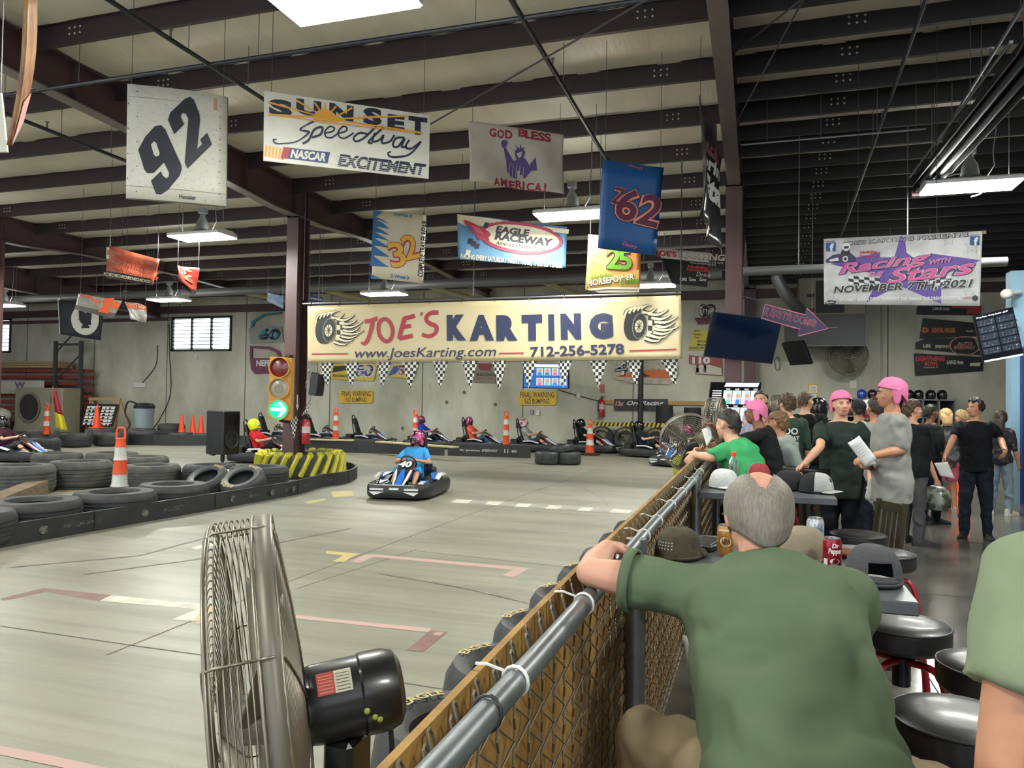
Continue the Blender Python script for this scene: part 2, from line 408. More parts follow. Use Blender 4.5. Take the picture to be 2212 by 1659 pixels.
# purlins
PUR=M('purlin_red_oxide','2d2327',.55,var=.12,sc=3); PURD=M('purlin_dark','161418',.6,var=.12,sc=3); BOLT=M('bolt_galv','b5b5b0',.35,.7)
def purlin(x0,x1,Y,mat,bolts,h=.29):
    mb=MB(); z=roof_z(Y); t=.012
    sec=[(-.04,0),(t/2,0),(t/2,-h+t),(.05,-h+t),(.05,-h+.035),(.06,-h+.035),(.06,-h),(-t/2,-h),(-t/2,-t),(-.04,-t)]
    rings=[[V((x,Y+a,z+b)) for a,b in sec] for x in (x0,x1)]
    mb.loft(rings)
    for bx in bolts:
        for i in (-.09,0,.09):
            for j in (-.09,-.17): mb.ell((bx+i,Y-.012,z+j),(.017,.01,.017),1,6,4)
    return struct(mb.build('roof_purlin',[mat,BOLT],rel=((x0+x1)/2,Y,z)))
for k in range(-7,11):
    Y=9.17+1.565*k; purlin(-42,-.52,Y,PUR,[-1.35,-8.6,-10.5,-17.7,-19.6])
for k in range(-14,22):
    Y=9.17+.79*k
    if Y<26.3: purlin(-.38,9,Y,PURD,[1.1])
# rafters : tapered plate girders, haunch over the columns
RAF=M('rafter_red_oxide','4a3638',.5,var=.12,sc=2); RAF_LIT=M('rafter_flange_lit','6e6462',.4,var=.1)  # bottom flange colour lightened to imitate lamp light reflected on it
def rafter(X,prof,wd=.22):
    mb=MB(); t=.02
    def top(Y): return roof_z(Y)-.06
    ys=[p[0] for p in prof]
    mb.loft([[V((X-t,Y,z)),V((X+t,Y,z)),V((X+t,Y,top(Y))),V((X-t,Y,top(Y)))] for Y,z in prof])
    mb.loft([[V((X-wd/2,Y,z-.02)),V((X+wd/2,Y,z-.02)),V((X+wd/2,Y,z)),V((X-wd/2,Y,z))] for Y,z in prof],1)
    mb.loft([[V((X-wd/2,Y,top(Y)-.02)),V((X+wd/2,Y,top(Y)-.02)),V((X+wd/2,Y,top(Y))),V((X-wd/2,Y,top(Y)))] for Y,z in prof])
    for Y in (8.4,12.3,13.95,14.4,17,20.5):
        zz=[z0+(z1-z0)*(Y-y0)/(y1-y0) for (y0,z0),(y1,z1) in zip(prof,prof[1:]) if y0<=Y<=y1]
        if zz: mb.box((X,Y,(zz[0]+top(Y))/2),(wd*.9,.02,top(Y)-zz[0]))
    return struct(mb.build('roof_rafter',[RAF,RAF_LIT],rel=(X,14.15,6)))
PR=[(-8,6.35),(4,6.12),(9.5,5.87),(13.2,5.6),(15.0,5.6),(17,5.73),(21,5.79),(26.45,5.55)]
PR2=[(a,min(b,roof_z(a)-.3)) for a,b in PR]
for X in (-.45,-9.55,-18.65): rafter(X,PR2)
rafter(-24.7,[(10,5.5),(19,5.31),(26.45,5.1)],.25)
# columns
def column(X,Y,z1,y_len=.42,fw=.28):
    mb=MB()
    mb.box((X,Y,z1/2),(.03,y_len-.04,z1)); mb.box((X,Y-y_len/2,z1/2),(fw,.03,z1)); mb.box((X,Y+y_len/2,z1/2),(fw,.03,z1))
    mb.box((X,Y,.015),(fw+.1,y_len+.1,.03)); mb.box((X,Y,z1-.02),(fw,y_len+.03,.04))
    return struct(mb.build('column',COLM,rel=(X,Y,0)))
COLM=M('column_red_oxide','51393a',.5,var=.12,sc=2,bump=.1)
column(-9.6,14.25,5.6); column(-.45,14.25,5.6); column(-18.65,14.25,5.6)
column(-.3,26.25,5.5,.4,.35)
# eave beam along the wall and joist at the back
mb=MB(); mb.box((-16.5,26.3,5.35),(51,.12,.3)); mb.box((-31,26.35,4.98),(14,.3,.12)); struct(mb.build('trim_1',RAF,rel=(-16.5,26.3,5.35)))
# rod bracing
mb=MB()
for a,b in ((PD(930,268,10.9),PD(1500,-60,7.2)),(PD(1590,265,11),PD(1740,-10,8)),(PD(1580,118,9.6),PD(1730,0,8))):
    mb.cyl(a,b,.012,6)
struct(mb.build('trim_2',M('rod_steel','4b4548',.5,.4),rel=(-2,9,6)))

# ---------------------------------------------------------------- lamps
m_hous=M('lamp_housing','d9d9d6',.4); m_dif=M('lamp_diffuser','fbffef',.5,emit=LAMP_W*.56,ecol='fcfff4'); m_upl=M('added_uplight','fbffef',.5,emit=LAMP_W*.22,ecol='fcfff4'); m_zinc=M('zinc_grey','8c8f90',.4,.7)
def make_lamp(L=1.25):
    t=thing('high_bay_light','', 'light')
    mb=MB(); w=.6
    mb.loft([[V((-L/2,-w/2,0)),V((L/2,-w/2,0)),V((L/2,w/2,0)),V((-L/2,w/2,0))],[V((-L/2-.0,-w/2,.05)),V((L/2,-w/2,.05)),V((L/2,w/2,.05)),V((-L/2,w/2,.05))],[V((-L/2,-.14,.11)),V((L/2,-.14,.11)),V((L/2,.14,.11)),V((-L/2,.14,.11))]])
    mb.build('lamp_housing',m_hous,t)
    mb=MB(); mb.box((0,0,-.012),(L-.03,w-.03,.02)); mb.build('lamp_diffuser',m_dif,t)
    mb=MB(); mb.grid(lambda a,b:V(((a-.5)*(L-.2),(b-.5)*.1,.1115)),1,1); mb.build('added_uplight',m_upl,t)  # glowing strip added on top of the housing to brighten the ceiling
    mb=MB(); mb.lathe([(.05,.5),(.05,.42),(.11,.3),(.13,.16),(.2,.11)],n=14); mb.box((0,0,.53),(.14,.14,.1)); mb.build('lamp_mount',m_zinc,t,smooth=True)
    for x in (-.5,.5): mb=MB(); mb.cyl((x,0,.1),(x,0,1.5),.006,5); mb.build('hanging_wire',m_zinc,t)
    mb=MB(); mb.tube([(.2,.02,.1),(.32,.02,.3),(.3,.02,.5),(.34,.02,.8),(.34,.02,1.45)],.008,5); mb.build('power_cord',m_zinc,t)
    return t
LP=[((437,512),'bright strip light hanging just below the white number 92 board'),((740,-2),'strip light cut off by the top edge of the picture, above the speedway sign'),
    ((1235,465),'strip light behind the blue Z62 panel, above the oval raceway banner'),((365,648),'strip light above the wide barred window on the far wall'),
    ((830,635),'strip light just above the left half of the big cream banner'),((1405,617),'strip light right of the orange holiday banner'),
    ((2095,403),'strip light hanging at the end of the black heater tube, above the charity banner'),((10,660),'strip light cut by the left edge, near the barred window corner')]
lamp0=make_lamp(); first=True; LAMPS=[]
def lampat(p,label):
    global first
    o=lamp0 if first else dup(lamp0); first=False
    place(o,p); o['label']=label; o['category']='light'; o['group']='high bay strip lights'; LAMPS.append(o); return o
for (x,y),lb in LP:
    d=ray(x,y); t_=(5.3-EYE)/(d.z+.03*d.y); lampat(CAM+d*t_,lb)
# the same grid of lamps goes on over the seats, behind the camera and to the left, outside the picture
for i,(x,y) in enumerate(((3.4,5.7),(-10.6,5.7),(-17.5,12.7),(3.4,19.6),(-3.4,-1.2),(3.4,-1.2),(-10.6,-1.2),(-17.8,5.7))):
    lampat(V((x,y,5.28-.03*y)),'strip light of the same row, out of the picture')
# ---------------------------------------------------------------- tyres, barriers and track furniture
RUB=M('tire_rubber','232427',.62,h2='3a3b3d',sc=7,thr=(.35,.75),bump=.15,bsc=30)
RUBD=M('tire_rubber_dusty','37383a',.75,h2='57564f',sc=4,thr=(.35,.75),bump=.2,bsc=25)
RUBI=M('tire_inner','19191b',.8); RIMC=M('tire_bead','2b2b2d',.6)
YEL=M('yellow_paint','c6be30',.5,h2='a29c38',sc=6,thr=(.3,.7)); LET_Y=M('tire_letter_cream','b9a66a',.6)
BLK=M('black_plastic','17181b',.42,h2='26272a',sc=5); BLKR=M('black_rubber_strip','1b1c1f',.5,h2='2c2d30',sc=3,bump=.1)
def tire_mesh(R,h,hole=.55,n=44,grooves=4,lug=0):
    """lying flat, base at z=0"""
    ri=R*hole; e=.18*h
    prof=[(ri,.16*h),(ri+.02*R,.02*h),(R-e*1.1,0),(R-.25*e,.10*h),(R,.22*h)]
    for k in range(grooves):
        z=.24*h+.52*h*(k+.5)/grooves; prof+=[(R,z-.028*h),(R-.02*R,z-.018*h),(R-.02*R,z+.018*h),(R,z+.028*h)]
    prof+=[(R,.78*h),(R-.25*e,.90*h),(R-e*.7,.985*h),(R-e*1.6,h),(ri+.22*(R-ri),.975*h),(ri+.10*(R-ri),.99*h),(ri+.02*R,.95*h),(ri,.84*h),(ri+.3*(R-ri),.7*h),(R*.93,.62*h),(R*.93,.38*h),(ri+.3*(R-ri),.3*h)]
    mb=MB(); mb.lathe(prof,n=n,closed=True); 
    return mb
def tire_text(mb,st,R,z,ang,hh,mi=0,bold=.02,vertical=False):
    """letters round a side wall (flat on top) or round the tread; ang = middle angle"""
    vs,fs=text2d(st,bold); x0,x1,y0,y1=bounds(vs); s=hh/(y1-y0); out=[]
    for a,b in vs:
        t=ang+(-(a-(x0+x1)/2)*s/R); rr=R+(b-(y0+y1)/2)*s
        out.append(V((rr*cos(t),rr*sin(t),z)))
    mb.add(out,fs,mi)
def truck_tire(label,p,R=.53,h=.3,mat=RUB,group=None,rot=None,name='truck_tire',hole=.56,grooves=4,rz=0):
    o=tire_mesh(R,h,hole,grooves=grooves).build(name,[mat],smooth=True)
    o.matrix_basis=Matrix.Translation(V(p))@(rot.to_matrix().to_4x4() if rot else Matrix.Rotation(rz,4,'Z'))
    return tag(o,label,'tire',group)
TG='truck tires lying in the infield'
T0=[((95,1075),.55,RUB,'worn truck tire lying flat behind the black kerb, left of the nearest striped post'),
 ((255,1062),.55,RUB,'black truck tire lying flat under the striped orange post nearest the camera'),
 ((395,1043),.52,RUB,'black truck tire lying flat just left of the white sandbags'),
 ((-62,1100),.5,RUB,'truck tire mostly cut off by the left edge at the front kerb'),
 ((50,1001),.56,RUBD,'truck tire with faded yellow paint at the left edge behind the timber'),
 ((168,993),.56,RUBD,'wide ribbed truck tire lying flat behind the end of the timber'),
 ((357,1001),.53,RUBD,'deeply ribbed truck tire lying flat left of the speaker pole'),
 ((440,1001),.5,RUB,'black truck tire lying flat behind the speaker pole'),
 ((545,1004),.55,RUB,'black truck tire lying flat between the speaker pole and the steel column'),
 ((238,975),.56,RUBD,'truck tire behind the wide ribbed one, right of the blurred kart'),
 ((310,983),.52,RUBD,'chunky lugged tire lying behind the striped orange post nearest the camera'),
 ((130,976),.52,RUBD,'truck tire lying flat right below the blurred kart')]
TQ=[]
for k,((x,y),R,mt,lb) in enumerate(T0): h=.38 if k<4 else .48 if k<6 else .42; TQ.append([Pz(x,y+2,h),R*.95,h,mt,lb,TG,4])
# yellow faded paint on one of them
for (x,y),R,h,lb in [((190,943),.55,.36,'black tire on the far kerb line, behind the flag'),((270,938),.55,.36,'black tire on the far kerb line, right below the lone cone'),
        ((110,945),.5,.36,'tire on the far kerb under the striped post with the flag'),((40,940),.5,.4,'dusty brown tire at the far left under the white sack'),
        ((350,940),.45,.32,'low tire half hidden at the far kerb, below the orange cones'),((402,942),.45,.32,'low tire on the far kerb, just left of the black speaker'),((30,953),.5,.3,'low black tire at the far left behind the blurred kart')]:
    TQ.append([Pz(x,y,.34)+V((0,.9,0)),R*.95,h+.08,RUBD if 'dusty' in lb else RUB,lb,'tires along the far kerb',1])
TQ.append([PY(352,921,23.5),.5,.62,RUB,'big tire lying flat on the ground between the bin and the orange cones','tires along the far kerb',2])
TQ.append([PY(325,928,23.2),.5,.45,RUBD,'thin old tire lying in front of the blue bin','tires along the far kerb',1])
TQ.append([PY(222,930,23.0),.55,.4,RUBD,'tire carrying the lone orange cone','tires along the far kerb',1])
FIX=[(-9.5,14.15,.95)]
for it in range(60):
    for i,a in enumerate(TQ):
        for b in TQ[i+1:]:
            d=(b[0]-a[0]); d.z=0; g=a[1]+b[1]+.02-d.length
            if g>0: d=d.normalized() if d.length>1e-4 else V((1,0,0)); a[0]-=d*g*.5; b[0]+=d*g*.5
        if 5<a[0].y<12.6 and a[5]==TG: a[0].x=min(a[0].x,-7.68-a[1])
        for x,y,r in FIX:
            d=a[0]-V((x,y,0)); d.z=0; g=a[1]+r-d.length
            if g>0: a[0]+=d.normalized()*g
for p,R,h,mt,lb,g,gr in TQ: truck_tire(lb,(p.x,p.y,0),R,h,mt,g,rz=rnd.random()*6,grooves=gr)
# yellow painted tractor tyre wrapped round the column
cp=V((-9.35,14.15,0)); t=thing('tractor_tire','yellow painted tractor tire lying around the foot of the brown column','tire',cp)
mb=MB(); mb.lathe([(.5,.1),(.8,.02),(.86,.1),(.87,.42),(.8,.5),(.55,.47),(.5,.4),(.7,.3)],n=48,closed=True); mb.build('tire_carcass',RUBD,t,smooth=True)
mb=MB(); nl=24
for k in range(nl):
    a=2*PI*k/nl+.05; 
    pts=[V((.87*cos(a+.22*u),.87*sin(a+.22*u),.06+.42*u)) for u in (0,.35,.7,1)]
    mb.tube(pts,[.1,.092,.09,.08],6,flat=.6)
    mb.tube([pts[-1],V((.72*cos(a+.26),.72*sin(a+.26),.5))],[.075,.05],6)
lg=mb.build('tread_lug',YEL,t); lg['label']='chunky yellow tread lugs'; lg['kind']='stuff'
# slicks
def slick(label,p,R=.32,h=.33,rot=None,st='EAGLE',ang=PI*.75,group=None,two=True,rz=0,name='racing_slick'):
    t=thing(name,label,'tire',p,rz,group,rot)
    prof=[(R*.56,.1*h),(R*.6,.03*h),(R*.85,0),(R*.96,.12*h),(R,.3*h),(R,.7*h),(R*.96,.88*h),(R*.85,h),(R*.66,.975*h),(R*.58,.93*h),(R*.56,.86*h),(R*.7,.75*h),(R*.9,.6*h),(R*.9,.4*h),(R*.7,.25*h)]
    mb=MB(); mb.lathe(prof,n=40,closed=True); mb.build('tire_carcass',SLK,t,smooth=True)
    if st:
        mb=MB()
        tire_text(mb,st,R*.79,h*1.012,ang,R*.16)
        if two: tire_text(mb,st,R*.79,h*1.012,ang+PI,R*.2)
        mb.build('sidewall_lettering',LET_Y,t)
    return t
SLK=M('slick_rubber','2a2c2f',.5,h2='3c3e41',sc=9,thr=(.35,.75),bump=.1,bsc=22)
SG='racing slicks along the fence'
for i,(y,lb) in enumerate([(2.62,'racing slick with cream letters nearest the camera, beside the fan motor'),(3.28,'second lettered racing slick along the plywood, counted from the fan motor'),
    (3.95,'third lettered racing slick along the plywood, counted from the fan motor'),(4.62,'fourth racing slick along the plywood, counted from the fan motor'),
    (5.3,'fifth racing slick along the plywood, worn letters, left of the seated man elbow'),(6.0,'sixth racing slick along the plywood, beyond the seated man elbow'),(6.75,'seventh racing slick along the plywood, near the far fence post'),(7.5,'eighth racing slick along the plywood, almost hidden by it')]):
    slick(lb,(-1.05,y+.04,0),.325,.47,st='EAGLE' if i<5 else None,ang=PI*.83+.12*(i%3),group=SG,two=False)
# two standing slicks behind the black kerb near the column
for (x,y,lb,sc) in ((540,1085,'slick tire with cream letters leaning behind the kerb, left of the yellow tractor tire',.36),(462,1082,'half hidden slick with cream letters between truck tire and sandbags',.34)):
    p=Pz(x,y,.0)+V((-.35,.35,.0)); q=Quaternion(V((1,0,0)),math.radians(30))@Quaternion(V((0,0,1)),.3)
    slick(lb,(p.x,p.y,.14),sc,.28,rot=q,st='EAGLE',ang=PI*.3,two=True)
# sand bags
SACK=M('woven_white_sack','c9c7bf',.8,h2='a5a39b',sc=5,bump=.8,bsc=14)
for (x,y,z,r,lb) in ((455,1022,.12,.0,'crumpled white sandbag left of the speaker pole'),(500,1030,.16,.5,'grey white sandbag in front of the speaker pole'),(530,1024,.18,.9,'white sandbag with a pale green stripe right of the speaker pole')):
    p=Pz(x,y+12,.12); mb=MB()
    def sk(a,b,p=p):
        t_,f_=2*PI*a,PI*b; q=sin(f_); return V((.38*q*cos(t_)*(1+.12*sin(3*t_+x)),.24*q*sin(t_)*(1+.1*cos(4*t_)),-.13*cos(f_)+.04*sin(5*t_+x)*q))
    mb.grid(sk,28,14); o=mb.build('sandbag',SACK,smooth='all'); o.location=(p.x,p.y,.14+z*.5); o.rotation_euler=(0,0,.4+r); tag(o,lb,'sandbag','sandbags at the speaker stand')
# kerb barriers: strips of black conveyor belt on edge
def barrier(label,pts,h,t=.05,seg=3,name='track_barrier',group=None,stick=None,z0=0):
    P=spline([V((a,b,0)) for a,b in pts],8)
    tt=thing(name,label,'barrier',P[0],0,group)
    mb=MB(); L=[];
    for i,p in enumerate(P):
        d=(P[min(i+1,len(P)-1)]-P[max(i-1,0)]).normalized(); n_=V((-d.y,d.x,0))*t/2; L.append((p,n_,d))
    mb.loft([[p-n_+V((0,0,z0)),p+n_+V((0,0,z0)),p+n_+V((0,0,h)),p-n_+V((0,0,h))] for p,n_,d in L]); mb.build('rubber_belt',BLKR,tt,True)
    mb=MB(); acc=0
    for i in range(1,len(P)):
        acc+=(P[i]-P[i-1]).length
        if acc>1.9:
            acc=0; p,n_,d=L[i]
            for sg in (-1,1): mb.box(p+n_*sg*1.05+V((0,0,h/2)),(.012,.012,h*.96),R=Matrix.Rotation(math.atan2(d.y,d.x),3,'Z'))
    if mb.v: 
        o=mb.build('joint_strip',M('seam_black','0c0d0f',.6),tt,True); 
    return tt,L
F1=[Pz(x,y) for x,y in ((-160,1214),(0,1183),(200,1147),(420,1108),(560,1083),(640,1068),(695,1052))]
F1=[(p.x,p.y) for p in F1]+[(-7.72,13.2),(-8.15,14.4),(-9.0,15.25),(-10.4,15.4)]
bt,BL=barrier('long low black rubber kerb curving in front of the infield truck tires',F1,.24)
STK=M('sticker_worn','75746c',.7,h2='33332f',sc=16,thr=(.35,.6)); 
kb=[(0.10,'ALLSTAR',.07,0),(.2,'AMERICAN RACER',.07,0),(.3,'HOOSIER',.1,0),(.42,'BRODIX',.07,0),(.5,'ALLSTAR',.08,0),(.56,'SUPERLIFT',.06,0),(.66,'ALLSTAR',.08,0)]
Ptot=[p for p,_,_ in BL]; 
def along(f):
    i=min(int(f*(len(BL)-5)),len(BL)-2); return BL[i]
for f_,st,hh,_ in kb:
    p,n_,d=along(f_); pl=Panel(p-n_*1.1-d*.5,p-n_*1.1+d*.5,p-n_*1.1-d*.5+V((0,0,.24)))
    mb=MB(); pl.text(mb,st,.5,.5,hh*.65/.24,0,.02,.1,h=.004); mb.build('sticker',STK,bt,True); mb=MB(); pl.disc(mb,.0,.5,.06,0,.004,10,.05); mb.build('sticker',STK,bt,True)
# inner kerb of the infield (behind), far kerb, lane kerb
barrier('black rubber kerb on the far side of the infield tires, behind the striped post',[(-13.0,12.9),(-11.5,11.75),(-10.2,12.0),(-9.2,12.6)],.22)
barrier('long black kerb at the far side of the track, below the orange cones',[(-33,19.3),(-27,20.0),(-22,20.3),(-19.4,20.6),(-17.5,21.6),(-15.2,22.0)],.36)
barrier('black kerb in front of the empty karts, below the two loose boards',[(-13.9,20.7),(-11.5,20.9),(-9.0,21.15)],.36)
t_,L_=barrier('black kerb with white stickers in front of the waiting karts',[(-8.9,21.2),(-7.4,21.4),(-6.4,21.5)],.36)
mb=MB(); pl=Panel((-8.7,21.19,.05),(-6.5,21.42,.05),(-8.7,21.19,.33)); 
pl.text(mb,'Elko  Sportsdrome',.22,.45,.28,0,.02,.2); pl.text(mb,'SPEEDWAY',.5,.5,.25,0,.02,.2); pl.rect(mb,.7,.3,.715,.7); pl.rect(mb,.74,.3,.755,.7); pl.text(mb,'MX',.84,.5,.3,0,.02)
mb.build('sticker',M('sticker_white','b9b9b6',.6),t_,True)
for (x,y,lb) in ((690,962,'pale loose plank lying along the kerb right of the brown column'),(760,962,''),(850,957,'long pale plank lying on the kerb behind the moving kart')):
    if not lb: continue
for (a,b,lb) in (((662,949),(764,951),'short pale plank lying along the kerb beside the brown column'),((817,954),(985,966),'long pale plank lying on the kerb behind the moving kart')):
    A,B=Pz(*a,.385),Pz(*b,.385); d=(B-A).normalized(); mb=MB(); n_=V((-d.y,d.x,0))*.12
    mb.loft([[p-n_-V((0,0,.02)),p+n_-V((0,0,.02)),p+n_+V((0,0,.02)),p-n_+V((0,0,.02))] for p in (A,B)])
    tag(mb.build('plank',M('pale_pine','b9a982',.7,var=.12,sc=8,stretch=(.3,4,1)),rel=A),lb,'plank')
# pile of three slicks on the track
for (dx,dy,z,lb,mt) in ((-.1,-.1,0,'black tire at the left of the small low pile on the track',0),(.42,.12,0,'black tire at the right of the small low pile on the track',0)):
    p=Pz(1178,1004); truck_tire(lb,(p.x+dx+.1,p.y+dy+.3,0),.34,.34,SLK,'tires piled on the track',name='kart_racing_tire',grooves=1)
p=Pz(1178,1004); truck_tire('black tire lying tilted on top of the small pile on the track',(p.x+.35,p.y+.45,.30),.33,.2,SLK,'tires piled on the track',rot=Quaternion(V((0,1,0)),-.22),name='kart_racing_tire',grooves=1)
# timber and loose signs in the infield
A,B=Pz(20,1078,.12)+V((.25,-.3,0)),Pz(140,1030,.12)+V((.25,-.35,0)); d=(B-A).normalized(); n_=V((-d.y,d.x,0))*.13
t=thing('timber','heavy weathered timber lying in the infield pointing at the truck tires','timber',(A.x,A.y,0)); mb=MB(); mb.loft([[p-n_-V((0,0,.12)),p+n_-V((0,0,.12)),p+n_+V((0,0,.12)),p-n_+V((0,0,.12))] for p in (A-d*1.2,B)])
mb.build('beam',M('weathered_timber','7d6650',.85,h2='4f453a',sc=5,stretch=(1,1,3),thr=(.3,.7)),t,True)
mb=MB(); q=A.lerp(B,.74); mb.loft([[p-n_*1.02-V((0,0,.12)),p+n_*1.02-V((0,0,.12)),p+n_*1.02+V((0,0,.123)),p-n_*1.02+V((0,0,.123))] for p in (q-d*.25,q+d*.25)]); mb.build('rubber_strap',BLK,t,True)
p=Pz(163,1050,.05); mb=MB(); mb.lathe([(.3,0),(.32,.02),(.2,.05),(.02,.06)],n=22); o=mb.build('drain_lid',M('dark_green_paint','33453c',.6,var=.2),smooth=True,rel=(0,0,0)); o.location=(p.x,p.y,.0); tag(o,'small dark green lid lying on the infield floor behind the timber','lid')
for (x,y,col,rz,lb) in ((125,1056,'c9c9c2',.3,'white placard lying flat beside the timber'),(165,1058,'b99a3e',.7,'yellow placard lying flat behind the striped orange post')):
    p=Pz(x,y,0); mb=MB(); mb.box((0,0,.006),(.55,.36,.012)); mb.box((0,0,.0125),(.4,.06,.002),1); o=mb.build('placard',[M('placard_'+col,col,.6,var=.08),M('placard_ink','4a4a48',.7)]); o.location=(p.x,p.y,0); o.rotation_euler=(0,0,rz); tag(o,lb,'sign')
# striped channelizer posts
ORG=M('cone_orange','d9502b',.5,var=.08,sc=5); ORG2=M('cone_orange_bright','f04a22',.45,var=.05); WHT=M('reflective_white','d9d9d2',.45,h2='b5b5ac',sc=6)
def channelizer(label,p,H=1.07,base=False,r0=.11,r1=.065,drop=0,group='striped channelizer posts'):
    t=thing('channelizer_post',label,'traffic post',p,rnd.random()*.5,group)
    segs=[(0,.28,ORG),(.28,.43,WHT),(.43,.6,ORG),(.6,.76,WHT),(.76,.86,ORG)]
    for a,b,m in segs:
        ra,rb=r0+(r1-r0)*a/.86,r0+(r1-r0)*b/.86
        mb=MB(); mb.lathe([(ra*1.08,a*H),(ra*1.08,(a+.012)*H),(ra,(a+.014)*H),(rb,(b-.012)*H),(rb*1.05,b*H)],n=20); mb.build('orange_band' if m is ORG else 'white_band',m,t,smooth=True)
    mb=MB(); hw=r1*.85; mb.tube([V((-hw,0,.85*H)),V((-hw,0,.96*H)),V((-hw*.6,0,.99*H)),V((hw*.6,0,.99*H)),V((hw,0,.96*H)),V((hw,0,.85*H))],.016,8); mb.box((0,0,.862*H),(hw*2.2,.05,.02)); mb.build('grip_handle',ORG,t,smooth=True)
    if drop: mb=MB(); mb.cyl((0,0,-drop),(0,0,0),r0*.8,12); mb.build('post_foot',BLKR,t)
    if base:
        mb=MB(); mb.lathe([(.33,0),(.34,.04),(.25,.07),(.12,.085)],n=26); mb.build('rubber_base',BLKR,t,smooth=True)
    return t
def up(px,py,z): p=Pz(px,py,z); return p
q=Pz(258,1062,.3); channelizer('tall striped orange post standing in the truck tire nearest the camera',(q.x,q.y,.05),1.16,r0=.125)
q=Pz(100,938,.36); channelizer('striped orange post with a red and yellow flag beside it, far left',(q.x,q.y,.36),1.0)
for (x,y,z,lb,b) in ((725,948,.36,'striped orange post behind the kerb right of the brown column',0),(897,954,.36,'striped orange post directly behind the moving kart',0),(1093,960,.36,'striped orange post right of the coral shirted driver',0),(1274,983,0,'stout striped cone on a round black base at the right end of the karts',1)):
    q=Pz(x,y,z); channelizer(lb,(q.x,q.y,z),1.0 if not b else 1.14,bool(b),r0=.1 if not b else .16,drop=z)
def cone(label,p,h=.72,group='plain orange cones'):
    t=thing('traffic_cone',label,'cone',p,0,group); mb=MB(); mb.lathe([(.16,.03),(.155,.06),(.035,h*.97),(.03,h),(.02,h)],n=22); mb.build('cone_body',ORG2,t,smooth=True); mb=MB(); mb.box((0,0,.018),(.42,.42,.036),bev=.01); mb.build('cone_base',ORG2,t); return t
for (x,lb) in ((388,'plain orange cone, leftmost of the three under the barred window'),(412,'plain orange cone, middle of the three under the barred window'),(430,'plain orange cone, rightmost of the three under the barred window')):
    q=Pz(x,932,.38); cone(lb,(q.x,q.y+.1,.36 if False else 0),1.0)
q=PY(214,926,23.0); cone('lone orange cone standing in front of the black and white board',(q.x,q.y-.1,.4),.9)
# flag on a stick
p=Pz(112,938,.36); t=thing('marshal_flag','red and yellow flag hanging limp on a stick at the far left','flag',p); mb=MB(); top=V((-.02,0,1.55)); mb.cyl((0,0,0),top,.014,6); mb.build('flag_stick',M('pale_wood','b59a6a',.7),t)
FR,FY=M('flag_red','a52337',.75,bump=.3,bsc=20),M('flag_yellow','dccb2f',.75,bump=.3,bsc=20)
for nm,mt,v0,v1 in (('red_half',FR,0,.6),('yellow_half',FY,.6,1)):
    mb=MB(); mb.sheet(lambda a,b:V((.02+(.08+.42*(v0+(v1-v0)*b))*a+.25*(v0+(v1-v0)*b)*.5,.05*sin(9*a),1.5-1.28*(v0+(v1-v0)*b)-.1*a)),10,8,(0,.01,0)); o=mb.build(nm,mt,t,smooth='all')
# kart lane tyre wall with hazard board and lettered tyres (right end)
A,B=PY(1283,930,26.1),PY(1445,930,26.1)
t=thing('hazard_board','long black board with yellow diagonal stripes on the tire wall behind the karts','board',(A.x,A.y,0)); mb=MB(); z=1.0
pl=Panel((A.x,26.0,.86),(B.x+.3,26.0,.86),(A.x,26.0,1.0)); pl.solid(mb,.04); mb.build('board',BLK,t,True); mb=MB()
for k in range(20): pl.poly(mb,[(k/20,0),(k/20+.025,0),(k/20+.045,1),(k/20+.02,1)])
mb.build('yellow_stripe',M('hazard_yellow','c9b52a',.6),t,True)
for k,(x,lb) in enumerate(((1300,'upright tire under the hazard board, leftmost'),(1352,'upright lettered tire in the middle under the hazard board'),(1418,'upright lettered tire at the right end under the hazard board'))):
    p=PY(x,950,26.0); t=slick(lb,(p.x,26.15,.43),.43,.3,rot=Quaternion(V((1,0,0)),PI/2),st='GOODYEAR',ang=PI*.5,two=False,group='tires under the hazard board')
# wooden rail along the far wall
A,B=PY(1300,868,26.4),PY(1905,878,26.4); mb=MB(); mb.box(((A.x+B.x)/2,26.42,A.z),(B.x-A.x,.06,.14)); tag(mb.build('wooden_rail',M('pine_rail','b08a55',.65,var=.15,sc=4,stretch=(.3,2,2)),rel=((A.x+B.x)/2,26.42,A.z)),'long pine rail fixed to the far wall behind the people','rail')
# ---------------------------------------------------------------- hanging signs, banners, screens
def crop(x0,y0,s): return lambda x,y:(x0+s*x,y0+s*y)
c1,c2,c3,c4,c5,c6,c7=crop(0,0,.3376),crop(740,0,.3376),crop(1480,0,.3375),crop(0,500,.2773),crop(560,500,.2773),crop(1100,440,.2773),crop(1600,440,.2773)
n1,n2,n3=crop(0,440,.2893),crop(640,540,.2893),crop(1280,480,.1899)
def uvp(P,x,y):
    d=ray(x,y); t=(P.bl-CAM).dot(P.n)/d.dot(P.n); p=CAM+d*t-P.bl; ux=P.br-P.bl; vy=P.tl-P.bl
    a,b,c=ux.dot(ux),ux.dot(vy),vy.dot(vy); e,f=p.dot(ux),p.dot(vy); D=a*c-b*b
    return ((e*c-f*b)/D,(f*a-e*b)/D)
def ptext(P,mb,st,xc,yc,w,h,mi=0,bold=.02,shear=0,rot=0,hh=.004,**k):
    u,v=uvp(P,xc,yc); u0,u1=uvp(P,xc-w/2,yc)[0],uvp(P,xc+w/2,yc)[0]; v0,v1=uvp(P,xc,yc+h/2)[1],uvp(P,xc,yc-h/2)[1]
    P.text(mb,st,u,v,abs(v1-v0),mi,bold,shear,abs(u1-u0),rot,h=hh,**k)
